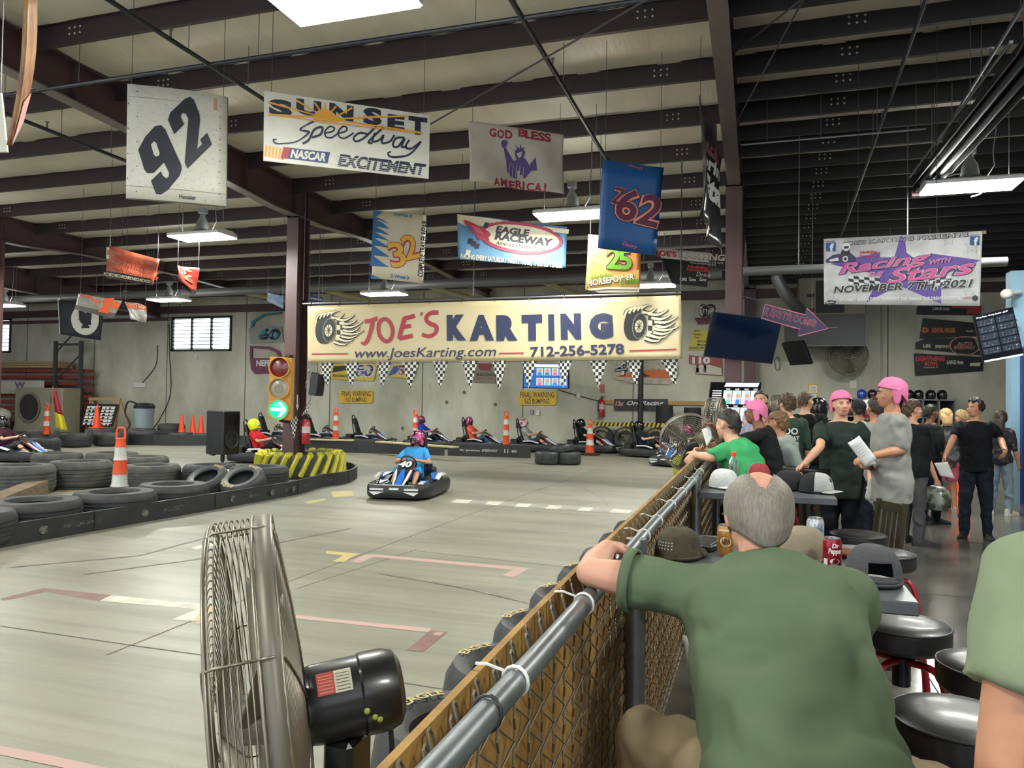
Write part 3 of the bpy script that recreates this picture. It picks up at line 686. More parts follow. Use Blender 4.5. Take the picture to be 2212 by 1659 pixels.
def ppoly(P,mb,pts,mi=0,h=.003): P.poly(mb,[uvp(P,*q) for q in pts],mi,h)
def pstroke(P,mb,pts,wpx,mi=0,h=.004,closed=False,n=0):
    pts=[uvp(P,*q) for q in pts]
    if n: pts=[(q.x,q.y) for q in spline([V((a,b,0)) for a,b in pts],n)]
    sc=P.w/ max(1e-6,(V((proj(P.pos(1,.5)))) - V((proj(P.pos(0,.5))))).length)
    P.stroke(mb,pts,[w*sc for w in wpx] if isinstance(wpx,(list,tuple)) else wpx*sc,mi,h,closed)
def proj(p):
    v=V(p)-CAM; z=v.dot(cf); return (CX+FPX*v.dot(cr)/z,CY-FPX*v.dot(cu)/z)
INKN=M('ink_navy','262d4d',.5); INKB=M('ink_black','1c1f2b',.5); INKR=M('ink_red','a82f3a',.5); INKO=M('ink_amber','e0a13a',.5); INKW=M('ink_white','dcdcd6',.5)
WIRE=M('hanging_wire_steel','55555a',.4,.6)
def sign(name,label,cat,tl,tr,bl,dL,dR,mat,br=None,t=.012,disp=None,nu=10,nv=6,wires=(.04,.96),group=None,back=None,wtop=None,part='panel'):
    A,B,C_=PD(*bl,dL),None,PD(*tl,dL); D=PD(*tr,dR); B=PD(*br,dR) if br else D+A-C_
    P=Panel(A,B,C_,D,disp); o=thing(name,label,cat,(A+B+C_+D)/4,0,group)
    mb=MB(); mb.sheet(lambda a,b:P.pos(a,b),nu,nv,-P.n*t); mb.build(part,mat,o,True,smooth='all' if disp else False)
    for u in wires or ():
        p=P.pos(u,1,-t/2); z=wtop or roof_z(p.y); m=MB(); m.cyl(p-V((0,0,.02)),V((p.x,p.y,z)),.004,5); m.build('hanging_wire',WIRE,o,True)
    return o,P
def letters(P,o,fn,mats,name='lettering'):
    mb=MB(); fn(mb); return mb.build(name,mats,o,True)
VIN=M('vinyl_white','d2d0c6',.45,h2='bdbab0',sc=3,thr=(.4,.8)); 
SCUF=M('scuffed_white_panel','cfcdc2',.5,h2='a8a69c',sc=9,thr=(.55,.72),stretch=(2,2,5))
# 92
o,P=sign('number_board','white scuffed race car panel with a slanted black number 92','sign',(275,181),(491,209),(272,427),9.0,9.43,SCUF,br=(488,445),t=.03,disp=lambda u,v:.05*sin(PI*u)*(.5+.5*v))
def f(mb):
    # 9 and 2 drawn as outlines, rotated about 35 degrees
    def dig(pts,mi,h): ppoly(P,mb,[c1(*q) for q in pts],mi,h)
    dig([(885,960),(930,880),(990,815),(1030,808),(1058,835),(1160,1060),(1163,1090),(1150,1130),(1075,1220),(1030,1248),(1000,1245),(966,1160),(1030,1100),(1042,1128),(1063,1146),(1080,1135),(1083,1110),(1050,1045),(985,1110),(945,1112),(925,1090)],0,.004)
    dig([(967,930),(985,912),(1000,920),(1022,985),(1018,1002),(998,1008),(985,995)],1,.007)
    dig([(1075,775),(1090,730),(1180,645),(1215,630),(1240,648),(1275,735),(1280,775),(1262,960),(1292,928),(1280,900),(1325,855),(1357,930),(1200,1085),(1182,1045),(1205,770),(1190,740),(1170,732),(1155,752),(1178,805),(1115,868)],0,.004)
    ptext(P,mb,'Hoosier',*c1(1200,1265),36,10,0,.03)
    for k in range(9): P.disc(mb,.012 if k%2 else .1,.06+.11*k,.008,2,.004,6); P.disc(mb,.93,.1+.1*k,.008,2,.004,6)
    P.rect(mb,.86,.86,.9,.97,3); P.rect(mb,.0,.105,1,.108,2); P.rect(mb,.0,.89,.6,.892,2)
letters(P,o,f,[INKB,SCUF,M('rivet_dark','55534d',.6),M('faded_red_decal','b98a80',.7)],'number_lettering')
mb=MB(); mb.tube([P.pos(1,v,-.02) for v in (0,.5,1)],.014,6); mb.tube([P.pos(u,0,-.02) for u in (0,.5,1)],.012,6); mb.build('edge_trim',M('bent_metal_edge','7c7b76',.4,.6),o,True)
# SUNSET SPEEDWAY
o,P=sign('speedway_sign','white speedway sign with dark block letters over an orange rising sun','sign',(571,196),(929,249),(569,347),9.0,9.9,VIN,br=(926,386),t=.02)
def f(mb):
    for i,(st,x,y,w,h) in enumerate((('S',1795,690,150,105),('U',1975,690,160,100),('N',2183,722,155,108))): ptext(P,mb,st,*c1(x,y),w*.3376,h*.3376,0,.06,hh=.004)
    for st,x,y,w,h in (('S',190,745,120,110),('E',340,785,110,100),('T',478,805,120,115)): ptext(P,mb,st,*c2(x,y),w*.3376,h*.3376,0,.06,hh=.004)
    cx,cy=c1(2080,775); r=27
    ppoly(P,mb,[(cx+r*cos(a),cy-r*.95*sin(a)+ (cos(a))*3) for a in [PI*k/14 for k in range(15)]],1,.008)
    for k,(ex,ey) in enumerate(((1715,655),(1715,735),(1890,640),(2010,655),(2080,660),(2150,680))): pstroke(P,mb,[(cx-4+k,cy-8),c1(ex,ey)],[2.5,4],1,.0075)
    for ex,ey in ((60,690),(250,745),(410,742),(505,850)): pstroke(P,mb,[(cx+14,cy-4),c2(ex,ey)],[2.5,4.2],1,.0075)
    pstroke(P,mb,[c1(1715,735),c1(1900,755),(cx,cy+3),c2(0,795),c2(505,855)],[1.5,2.5,3,3,2],1,.0078)
    S=lambda pts,w=4:pstroke(P,mb,pts,w,2,.005,n=5)
    S([c1(2075,770),c1(2050,758),c1(1960,800),c1(1920,830),c1(1960,840),c1(1975,850),c1(1900,905),c1(1800,920),c1(1760,915),c1(1750,895),c1(1770,893)],[3,4,3,4,5,4,3,3,4,4,3])
    S([c1(1935,920),c1(1975,895),c1(2010,830),c1(2060,815),c1(2050,860),c1(1995,880)],5)
    S([c1(2078,852),c1(2125,842),c1(2137,820),c1(2108,810),c1(2078,842),c1(2086,876),c1(2122,880),c1(2168,848)],3.6)
    S([c2(-22,852),c2(18,840),c2(26,818),c2(0,810),c2(-28,842),c2(-20,876),c2(14,884),c2(70,850)],3.6)
    S([c2(160,860),c2(110,850),c2(70,880),c2(85,905),c2(140,880),c2(215,805)],4.5); S([c2(265,810),c2(165,905),c2(190,915)],4.5)
    S([c2(205,850),c2(190,905),c2(235,895),c2(260,865),c2(250,915),c2(300,905),c2(330,865)],4.5)
    S([c2(390,880),c2(340,885),c2(320,930),c2(350,940),c2(395,885),c2(375,940),c2(410,935)],4.5)
    S([c2(425,895),c2(400,940),c2(440,950),c2(500,905),c2(430,985),c2(350,1005),c2(300,1000),c2(290,980),c2(310,970)],[4,5,4,4,4,5,5,4,3])
    for k in range(6): ppoly(P,mb,[c1(1700+22*k,930+4*k),c1(1714+22*k,932+4*k),c1(1704+22*k,1003+4*k),c1(1690+22*k,1000+4*k)],1 if k<5 else 3,.004)
    ppoly(P,mb,[c1(1830,943),c1(2112,975),c1(2095,1047),c1(1795,1010)],5,.004); ppoly(P,mb,[c1(1815,940),c1(1860,945),c1(1840,1018),c1(1795,1010)],3,.0045)
    ptext(P,mb,'NASCAR',*c1(1970,995),76,19,4,.045,.25,hh=.008)
    for st,x0,y0,w in (('EXCITEMENT',300,1050,445),):
        for row in range(1): ptext(P,mb,st,827,357,192,27,2,.05,.25,hh=.005)
    for k in range(6):
        pstroke(P,mb,[(722,336+k*4.2),(912,363+k*4.2)],.9,4,.008)
letters(P,o,f,[M('ink_deep_navy','1f2633',.5),INKO,M('ink_navy2','232b3d',.5),M('nascar_red','a5313c',.5),VIN,M('nascar_blue','30416e',.5)])
# GOD BLESS AMERICA flag
FLAG=M('flag_cotton','c9c3b6',.8,h2='b5af9f',sc=2.5,bump=.5,bsc=3)
o,P=sign('cloth_flag','white cloth flag printed GOD BLESS AMERICA with a torch bearing statue','flag',(1012,261),(1219,290),(1014,391),11.5,12.0,FLAG,br=(1217,420),t=.006,disp=lambda u,v:.05*sin(3*PI*u+v)*.6+.03*sin(8*u+5*v),nu=36,nv=16); P.fan=True
def f(mb):
    for st,pts in (('GOD',[(958,852),(1008,862),(1058,868)]),('BLESS',[(1140,860),(1180,872),(1220,880),(1262,888),(1303,893)]),('AMERICA!',[(982,1168),(1032,1170),(1088,1180),(1135,1178),(1163,1185),(1203,1195),(1248,1203),(1288,1205)])):
        for ch,q in zip(st,pts): ptext(P,mb,ch,*c2(*q),(44 if ch not in 'I!' else 12)*.3376,52*.3376,0,.03,hh=.006)
    D=lambda pts,mi=1,h=.006:ppoly(P,mb,[c2(*q) for q in pts],mi,h)
    D([(1030,950),(1045,950),(1075,1020),(1100,1030),(1130,1010),(1160,1020),(1185,1060),(1200,1100),(1165,1145),(1150,1110),(1120,1140),(1085,1130),(1055,1090),(1050,1030)])
    D([(1098,975),(1115,955),(1145,955),(1162,985),(1150,1020),(1120,1030),(1105,1010)]); D([(1110,985),(1140,980),(1138,1008),(1122,1015)],2,.009)
    for ex,ey in ((1072,960),(1098,932),(1133,928),(1160,948),(1178,980)): D([(1120,975),(1140,975),(ex,ey)])
    D([(1012,915),(1022,900),(1048,902),(1055,918),(1040,950),(1022,945)]); D([(1190,1060),(1222,1018),(1235,1100),(1195,1098)])
    for k in range(5): pstroke(P,mb,[c2(1075+20*k,1040+8*k),c2(1068+22*k,1130)],1.2,2,.009)
    D([(1120,1095),(1135,1090),(1138,1140),(1122,1140)],2,.009)
letters(P,o,f,[M('flag_print_red','9c2340',.7),M('flag_print_violet','55497f',.7),FLAG],'print')
# Z62
BLU=M('panel_blue','1e4f86',.4,var=.08,sc=2)
o,P=sign('race_panel','deep blue panel with a maroon and orange Z62, hung below the roof pipe','sign',(1304,345),(1434,362),(1289,537),10.0,10.3,BLU,br=(1413,552),t=.02,disp=lambda u,v:.05*(1-v)*(1-v)-.02*sin(PI*u))
def f(mb):
    for b,mi,h in ((.085,1,.004),(.06,2,.007),(.02,0,.010)):
        ptext(P,mb,'Z',*c2(1762,1258),82*.34*(1+b*2.0),105*.3376*(1+b*1.8),mi,b,.1,-.1,hh=h)
        ptext(P,mb,'62',*c2(1884,1332),262*.3376*(1+b*1.6),205*.3376*(1+b*1.4),mi,b,.1,-.12,hh=h)
    ptext(P,mb,'Danny',*c2(1830,1575),100*.3376,34*.3376,3,.01,.3,-.15); ptext(P,mb,'Danny',*c2(1865,1072),95*.3376,26*.3376,3,.0,.3,PI-.12)
letters(P,o,f,[M('ink_maroon','55203c',.5),M('ink_shadow','17263f',.5),M('ink_peach','d58570',.5),M('ink_salmon','c05560',.5)],'number_lettering')
# 32
VIN2=M('vinyl_cream','d6ceb8',.45,h2='c8bea5',sc=3)
o,P=sign('race_panel','cream panel with blue flames and a yellow 32','sign',(807,454),(921,465),(803,600),12.5,12.7,VIN2,br=(914,612),t=.02,disp=lambda u,v:.04*sin(PI*v))
def f(mb):
    ys=[(0,20),(20,75),(75,120),(120,165),(165,225),(225,300),(300,380)]
    for a,b in ys:
        tip=min(c5(1050,0)[0]-10,c5(890+120+.25*b,0)[0])
        ppoly(P,mb,[c5(890-.06*a,a-120),c5(960,a-90+.1*b),(tip,c5(0,(a+b)/2-60)[1]),c5(940,b-105),c5(888-.06*b,b-112)],0,.003)
    ppoly(P,mb,[c5(868,330),c5(950,372),c5(868,368)],0,.004); ppoly(P,mb,[c5(885,-165),c5(960,-150),c5(890,-100)],0,.004)
    for b,mi,h in ((.06,1,.005),(.02,2,.008)):
        ptext(P,mb,'3',*c5(1070,185),118*.2773*(1+b*2),185*.2773*(1+b*1.6),mi,b,.0,.28,hh=h); ptext(P,mb,'2',*c5(1170,130),110*.2773*(1+b*2),180*.2773*(1+b*1.6),mi,b,.0,.3,hh=h)
    u,v=uvp(P,911,539); P.text(mb,'COMPLETE TRAILER REPAIR',u,v,.085,3,.03,0,.84*P.h/P.w,rot=PI/2-.04,h=.005)
    ptext(P,mb,'D Wheels Jr.',*c5(1100,358),150*.2773,34*.2773,0,.03); ptext(P,mb,'D Wheels Jr.',868,466,40,9,0,.02,0,PI)
    for ey in (462,606): P.disc(mb,*uvp(P,912,ey+2),.012,3,.004,8)
letters(P,o,f,[M('ink_flame_blue','2f6a9c',.5),INKR,M('ink_gold','e0ab3a',.5),INKB],'graphics')
# Eagle raceway
EB=M('banner_sky_blue','4a7ba6',.4,h2='6d98b8',sc=2,thr=(.35,.7))
o,P=sign('raceway_banner','pale blue raceway banner with a red eagle and an oval','banner',(988,463),(1225,490),(989,560),14.3,14.7,EB,br=(1222,578),t=.006,disp=lambda u,v:.03*sin(7*u)*(v)+.01*sin(15*u+3*v),nu=36,nv=10); P.fan=True
def f(mb):
    ppoly(P,mb,[(988,463),(1225,490),(1224,500),(1100,486),(1005,488),(988,480)],5,.004)
    P_=lambda x,y:uvp(P,x,y)
    def oval(k,mi,h):
        a=[]
        for i in range(40):
            t=2*PI*i/40; a.append((1124+88*k[0]*cos(t)*(1 if cos(t)>0 else 1),512+35*k[1]*sin(t)+.1*88*cos(t)*.9))
        ppoly(P,mb,a,mi,h)
    oval((1.02,1.06),4,.004); oval((1,1.02),0,.006); oval((.92,.82),5,.009)
    ptext(P,mb,'EAGLE',1106,497,75,16,2,.05,.2,hh=.012); ptext(P,mb,'RACEWAY',1130,515,126,18,2,.05,.2,-.02,hh=.012); ptext(P,mb,'America’s Home Track',1124,530,108,9,2,.01,.25,-.03,hh=.012)
    E_=lambda pts,mi=0,h=.013:ppoly(P,mb,[c2(*q) for q in pts],mi,h)
    E_([(770,1410),(800,1412),(880,1450),(930,1480),(945,1500),(930,1520),(940,1540),(900,1530),(870,1540),(850,1500),(830,1490),(810,1450),(785,1440)]); E_([(815,1435),(870,1460),(905,1500),(850,1485)],3,.015)
    for i in range(4):
        for j in range(4):
            if (i+j)%2==0:
                x,y=905-i*30-j*8,1420+j*38+i*22; E_([(x,y),(x+28,y+3),(x+18,y+36),(x-10,y+34)],2 if (i+j)%4==0 else 5,.0065)
    ptext(P,mb,'RACING EVERY SATURDAY NIGHT - APRIL THRU SEPTEMBER',1106,564,220,11,5,.03,.1,-.02,hh=.008)
letters(P,o,f,[M('ink_crimson','a8324a',.5),INKB,M('ink_black_blue','1c2033',.5),M('ink_rose','c9566a',.5),M('ink_dark_rim','28305a',.5),VIN2],'graphics')
mb=MB(); mb.box(P.pos(.2,1.02),(.5,.02,.03)) ; mb=None
# Holiday horsepower drive
HO=M('banner_sunset','c8683c',.45,h2='dca45e',sc=1.4,thr=(.3,.65))
o,P=sign('holiday_banner','orange sunset banner with a big green 25 and a road at its foot','banner',(1271,506),(1383,520),(1264,627),13.5,13.7,HO,br=(1382,632),t=.01,disp=lambda u,v:.03*sin(PI*v))
def f(mb):
    ppoly(P,mb,[c6(592,660),c6(600,590),c6(1015,505),c6(1010,640),c6(700,680)],1,.003)
    ppoly(P,mb,[c6(592,665),c6(760,650),c6(1012,650),c6(1010,690),c6(700,693)],2,.004); pstroke(P,mb,[c6(640,680),c6(760,670),c6(1000,672)],1.6,3,.006)
    for a,b in ((610,280),(1000,330),(605,420)): pstroke(P,mb,[c6(a,b),c6(a+(160 if a<900 else -150),b+60)],.8,2,.004)
    for bo,mi,h in ((.07,3,.006),(.03,4,.009)):
        ptext(P,mb,'2',*c6(815,420),105*.2773*(1+bo*2),170*.2773*(1+bo),mi,bo,.0,.0,hh=h); ptext(P,mb,'5',*c6(905,425),100*.2773*(1+bo*2),165*.2773*(1+bo),mi,bo,0,.1,hh=h)
    ptext(P,mb,'Holiday',*c6(720,575),180*.2773,62*.2773,4,.03,.25,.2,hh=.007); 
    ptext(P,mb,'HORSEPOWER',*c6(790,595),382*.2773,56*.2773,3,.05,.1,.2,hh=.008); ptext(P,mb,'HORSEPOWER',*c6(788,593),372*.2773,50*.2773,2,.03,.1,.2,hh=.010)
    ptext(P,mb,'Drive',*c6(935,600),150*.2773,58*.2773,4,.03,.25,.15,hh=.011)
letters(P,o,f,[INKR,M('ink_sand','c9a25a',.5),M('ink_bone','ddd3bd',.5),M('ink_plum','3d2233',.5),M('ink_lime','5c8a2e',.5)],'graphics')
# small black Joe's karting banner
o,P=sign('karting_banner','small black banner with a white top strip reading karting, behind the Z62 panel','banner',(1419,536),(1533,546),(1452,613),17.0,17.2,M('vinyl_black','17161a',.4),br=(1528,620),t=.006)
def f(mb):
    P.rect(mb,0,.72,1,1,1,.003); ptext(P,mb,'JOE’S',*n3(815,365),32,15,0,.05,.2,hh=.006); ptext(P,mb,'KARTING',*n3(1098,378),68,16,3,.05,hh=.006); ptext(P,mb,'KARTING',*n3(1096,377),66,14,1,.03,hh=.008)
    ptext(P,mb,'Council Bluffs, IA 712-256-5278',*n3(1140,442),58,5,1,.01); ptext(P,mb,'www.joeskarting.com',*n3(1140,468),40,5,1,.01)
    ptext(P,mb,'Holiday',*n3(1120,515),36,9,0,.06,.2); ptext(P,mb,'Horsepower',*n3(1140,548),42,8,0,.05,.2); ptext(P,mb,'Drive',*n3(1200,595),26,9,1,.0,.3)
    for x in (1020,1110,1215): ptext(P,mb,'CMS' if x<1100 else 'Zone',*n3(x,648),14,7,1,.03,.2)
letters(P,o,f,[M('ink_bright_red','c83a3a',.5),INKW,INKB,M('ink_wine','7d2038',.5)])
# --- the big cream banner
CRM=M('vinyl_cream_banner','ccbd98',.32,h2='bfae84',sc=1.2,thr=(.3,.75),bump=.12,bsc=5)
bp=(664,660),(1471,637),(665,785),(1474,776)
pt=[PY(664,661,14.05),PY(1471,638,13.95),PY(665,785,14.05),PY(1474,776,13.95)]
P=Panel(pt[2],pt[3],pt[0],pt[1],lambda u,v:.008*sin(9*PI*u)*v*v+.005*sin(23*u+4*v))
o=thing('banner','large cream banner reading JOE’S KARTING with web address and phone number','banner',(P.bl+P.tr)/2)
mb=MB(); mb.sheet(lambda a,b:P.pos(a,b),110,12,-P.n*.006); mb.build('vinyl_sheet',CRM,o,True,smooth='all')
def f(mb):
    for (xa,ya,s) in ((700,708,1.0),(1368,694,1.14)):
        J=lambda x,y,s=s,xa=xa,ya=ya:(xa+x*s,ya+y*s)
        Q=lambda pts,mi,h:ppoly(P,mb,[J(*q) for q in pts],mi,h)
        el=lambda cx,cy,a,b,rot,mi,h,n=26:Q([(cx+a*cos(t)*cos(rot)-b*sin(t)*sin(rot),cy+a*cos(t)*sin(rot)+b*sin(t)*cos(rot)) for t in [2*PI*k/n for k in range(n)]],mi,h)
        el(0,2,18,33,.12,1,.005); el(6,4,17,31,.12,1,.006); el(12,5,14,26,.12,3,.009); el(12,5,12.5,24.5,.12,1,.011); el(11,6,8,13,.12,2,.013)
        for k in range(8):
            t=2*PI*k/8; pstroke(P,mb,[J(11,6),J(11+7*cos(t),6+12*sin(t))],1.2,1,.016)
        Q([(28,-18),(52,-14),(50,22),(26,26)],2,.006)
        for i in range(3):
            for j in range(4):
                if (i+j)%2==0: x,y=28+i*8,-17+j*10.5; Q([(x,y),(x+8,y+1),(x+7.6,y+11),(x-.4,y+10.6)],1,.009)
        for k,(x0,y0,ex,ey) in enumerate(((22,-24,44,-32),(34,-20,66,-30),(40,-12,72,-20),(46,-4,84,-16),(48,4,78,-4),(46,10,86,3),(44,17,74,12),(38,23,64,22),(28,29,52,30))):
            mx,my=(x0*.45+ex*.55),(y0*.5+ey*.5)+5
            for mi,w_,h in ((1,1.0,.0055),(2,.5,.012)): pstroke(P,mb,[J(x0-6,y0+1),J((x0+mx)/2,(y0+my)/2+3),J(mx,my+1),J(ex-4,ey+5),J(ex,ey)],[9*s*w_,8*s*w_,6.5*s*w_,5*s*w_,3.5*s*w_,1*s*w_],mi,h+.0003*k,n=4)
        for k in range(5):
            for mi,w_,h in ((1,1.0,.007),(2,.5,.0125)): pstroke(P,mb,[J(-16+8*k,-16-3*k),J(-12+8*k,-25-2*k),J(-4+8*k,-30-1.5*k),J(4+8*k,-33-k)],[7*s*w_,7*s*w_,5*s*w_,3*s*w_,1*s*w_],mi,h+.0003*k,n=3)
    B5=lambda pts,w,n=5:pstroke(P,mb,[c5(*q) for q in pts],w,0,.006,n=n)
    B5([(822,697),(870,690),(922,672)],8.5); B5([(885,688),(872,760),(848,835),(820,872),(795,862)],[10,9,9,8,6])
    pstroke(P,mb,[c5(985+56*cos(t)+ -14*sin(t)*-1*.6,765+ (88*sin(t))) for t in [2*PI*k/24 for k in range(24)]],8.5,0,.006,closed=True)
    B5([(1135,665),(1112,745),(1092,835)],10); B5([(1130,672),(1212,650)],9,1); B5([(1115,742),(1182,728)],8,1); B5([(1092,832),(1196,808)],9,1)
    B5([(1268,622),(1260,650)],[6,3],1); B5([(1395,622),(1330,628),(1298,672),(1325,708),(1378,735),(1372,785),(1320,812),(1268,798)],[9,8,8,9,9,8,8,8])
    for ch,x,w in (('K',1536,150),('A',1733,190),('R',1930,165)): ptext(P,mb,ch,*c5(x,742),w*.2773,208*.2773,1+3,.095,hh=.006)
    for ch,x,y,w in (('T',178,955,160),('I',328,952,48),('N',480,945,160),('G',715,940,185)): ptext(P,mb,ch,*c6(x,y),w*.2773,212*.2773,4,.095,hh=.006)
    ptext(P,mb,'www.JoesKarting.com',*c5(1278,952),1100*.2773,100*.2773,4,.006,.22,hh=.006); ptext(P,mb,'712-256-5278',*c6(523,1140),730*.2773,88*.2773,4,.03,.0,.02,hh=.006)
    for a,b,g in (((412,955),(690,952),c5),((1868,948),(2062,944),c5),((935,1143),(1303,1129),c6)): pstroke(P,mb,[g(*a),g(*b)],2.6,0,.006)
letters(P,o,f,[INKR,M('logo_black','26282a',.5),M('logo_cream','d8cfae',.5),M('logo_grey','8a887a',.5),INKN])
# pipe carrying it, ties, ropes
pp=thing('banner_pipe','thin grey pipe carrying the big cream banner','pipe',P.pos(0,1.04)); mb=MB(); A,B=P.pos(-.02,1.045,-.03),P.pos(1.0,1.045,-.03); mb.cyl(A,B,.022,8); mb.build('pipe',M('conduit_grey','77777a',.4,.6),pp,True)
for k in range(12):
    u=.01+.98*k/11; mb=MB(); mb.tube([P.pos(u,1.07,-.03),P.pos(u,1.03,.0),P.pos(u,.98,.012)],.006,5); mb.build('tie',BLK,pp,True)
for nm,a in (('chain',PY(655,648,14.05)),('chain',PY(1022,638,14.0)),('chain',PY(1470,630,13.95))):
    mb=MB(); n=26; z1=roof_z(a.y)-.2
    mb.tube([V((a.x+.006*(i%2),a.y,a.z+(z1-a.z)*i/n)) for i in range(n+1)],.012,5); mb.build('chain',WIRE,pp,True)
# chequered pennants
CH=[M('pennant_white','d9d8d2',.5),M('pennant_black','15161a',.5)]
def pennant(label,a,b,tip,Y,rows=9,cols=6):
    A,B,T=PY(*a,Y),PY(*b,Y),PY(*tip,Y+.05); mb=MB()
    for r in range(rows):
        v0,v1=r/rows,(r+1)/rows
        for c in range(cols):
            u0,u1=c/cols,(c+1)/cols
            # clip the square to the triangle : cells in a sheared frame kept square by clipping against both edges
            pts=[]
            def q(u,v): return A.lerp(B,u)+(T-A.lerp(B,.5))*v
            lo,hi=lambda v:.5*v,lambda v:1-.5*v
            poly=[(max(u0,lo(v0)),v0),(min(u1,hi(v0)),v0),(min(u1,hi(v1)),v1),(max(u0,lo(v1)),v1)]
            if poly[0][0]>=poly[1][0]: continue
            if poly[2][0]<=poly[3][0]:
                m=(poly[2][0]+poly[3][0])/2; m=min(max(m,u0),u1); vv=min(v1,2*m if m<.5 else 2*(1-m)); poly=[poly[0],poly[1],(m,max(vv,v0+1e-4))]
            ps=[q(*z)+V((0,.012*sin(6*z[0]+3*z[1]),0)) for z in poly]
            mb.add(ps,[tuple(range(len(ps)))],(r+c)%2)
    o=mb.build('pennant',CH,rel=tuple(A)); m=o.modifiers.new('thickness','SOLIDIFY'); m.thickness=.004
    return tag(o,label,'pennant','chequered pennants')
xs=[(689,721,707,836),(743,776,760,837),(813,845,826,839),(868,906,886,840),(935,968,951,840),(997,1032,1016,841),(1062,1094,1079,844),(1126,1160,1142,840),(1204,1236,1217,839),(1273,1313,1293,838),(1352,1387,1375,837),(1425,1464,1460,837)]
onm=['first','second','third','fourth','fifth','sixth','seventh','eighth','ninth','tenth','eleventh','last']
for k,(a,b,c,y) in enumerate(xs):
    pennant(onm[k]+' chequered pennant from the left under the cream banner',(a,784-k*.8),(b,784-k*.8),(c,y),14.0)
pennant('chequered pennant hanging against the dark side of the brown column',(668,786),(669,800),(659,842),13.95); pennant('twisted chequered pennant at the right edge of the brown column',(672,866),(664,892),(651,899),13.9); pennant('chequered pennant hanging below the green arrow light beside the extinguisher',(624,902),(645,899),(636,948),13.8)
cs_=[PY(x,y,14.0) for x,y in ((1466,776),(1200,780),(950,783),(700,785),(668,787))]+[PY(669,815,13.95),PY(670,866,13.92),PY(655,884,13.85),PY(645,899,13.8),PY(622,902,13.8)]
tag(MB().tube(cs_,.007,5).build('pennant_string',WIRE,rel=cs_[4]),'thin string carrying the chequered pennants under the banner and down the brown column','string')
# restrooms arrow
o,P=sign('restroom_arrow','dark arrow shaped sign reading RESTROOMS in outlined pink letters','sign',(1655,652),(1787,690),(1648,690),12.2,12.4,M('arrow_purple','33304a',.45),wires=None)
for ch in list(o.children): bpy.data.objects.remove(ch)
arrow=[(193,785),(508,868),(517,815),(683,972),(450,1030),(462,978),(163,893)]; mb=MB(); pts=[P.pos(*uvp(P,*c7(*q))) for q in arrow]
n=len(pts); mb.add(pts+[p-P.n*.03 for p in pts],[tuple(range(n)),tuple(range(2*n-1,n-1,-1))]+[(i,n+i,n+(i+1)%n,(i+1)%n) for i in range(n)]); mb.build('arrow_board',MATS['arrow_purple'],o,True)
def f(mb):
    pstroke(P,mb,[c7(*q) for q in arrow],2.0,0,.003,closed=True)
    for ch,k in zip('RESTROOMS',range(9)):
        x,y=207+k*44.5,842+k*11.3
        ptext(P,mb,ch,*c7(x,y),40*.2773,68*.2773,0,.05,0,-.26,hh=.004); ptext(P,mb,ch,*c7(x,y),32*.2773,60*.2773,1,.0,0,-.26,hh=.007)
letters(P,o,f,[M('ink_pink_outline','a8606f',.5),MATS['arrow_purple']])
mb=MB(); mb.tube([PY(1605,640,14.05),P.pos(.05,.98,-.01)],.008,5); mb.tube([P.pos(.75,1.05,-.01),P.pos(.75,1.05,-.01)+V((0,0,2.1))],.005,5); mb.build('support_wire',WIRE,o,True)
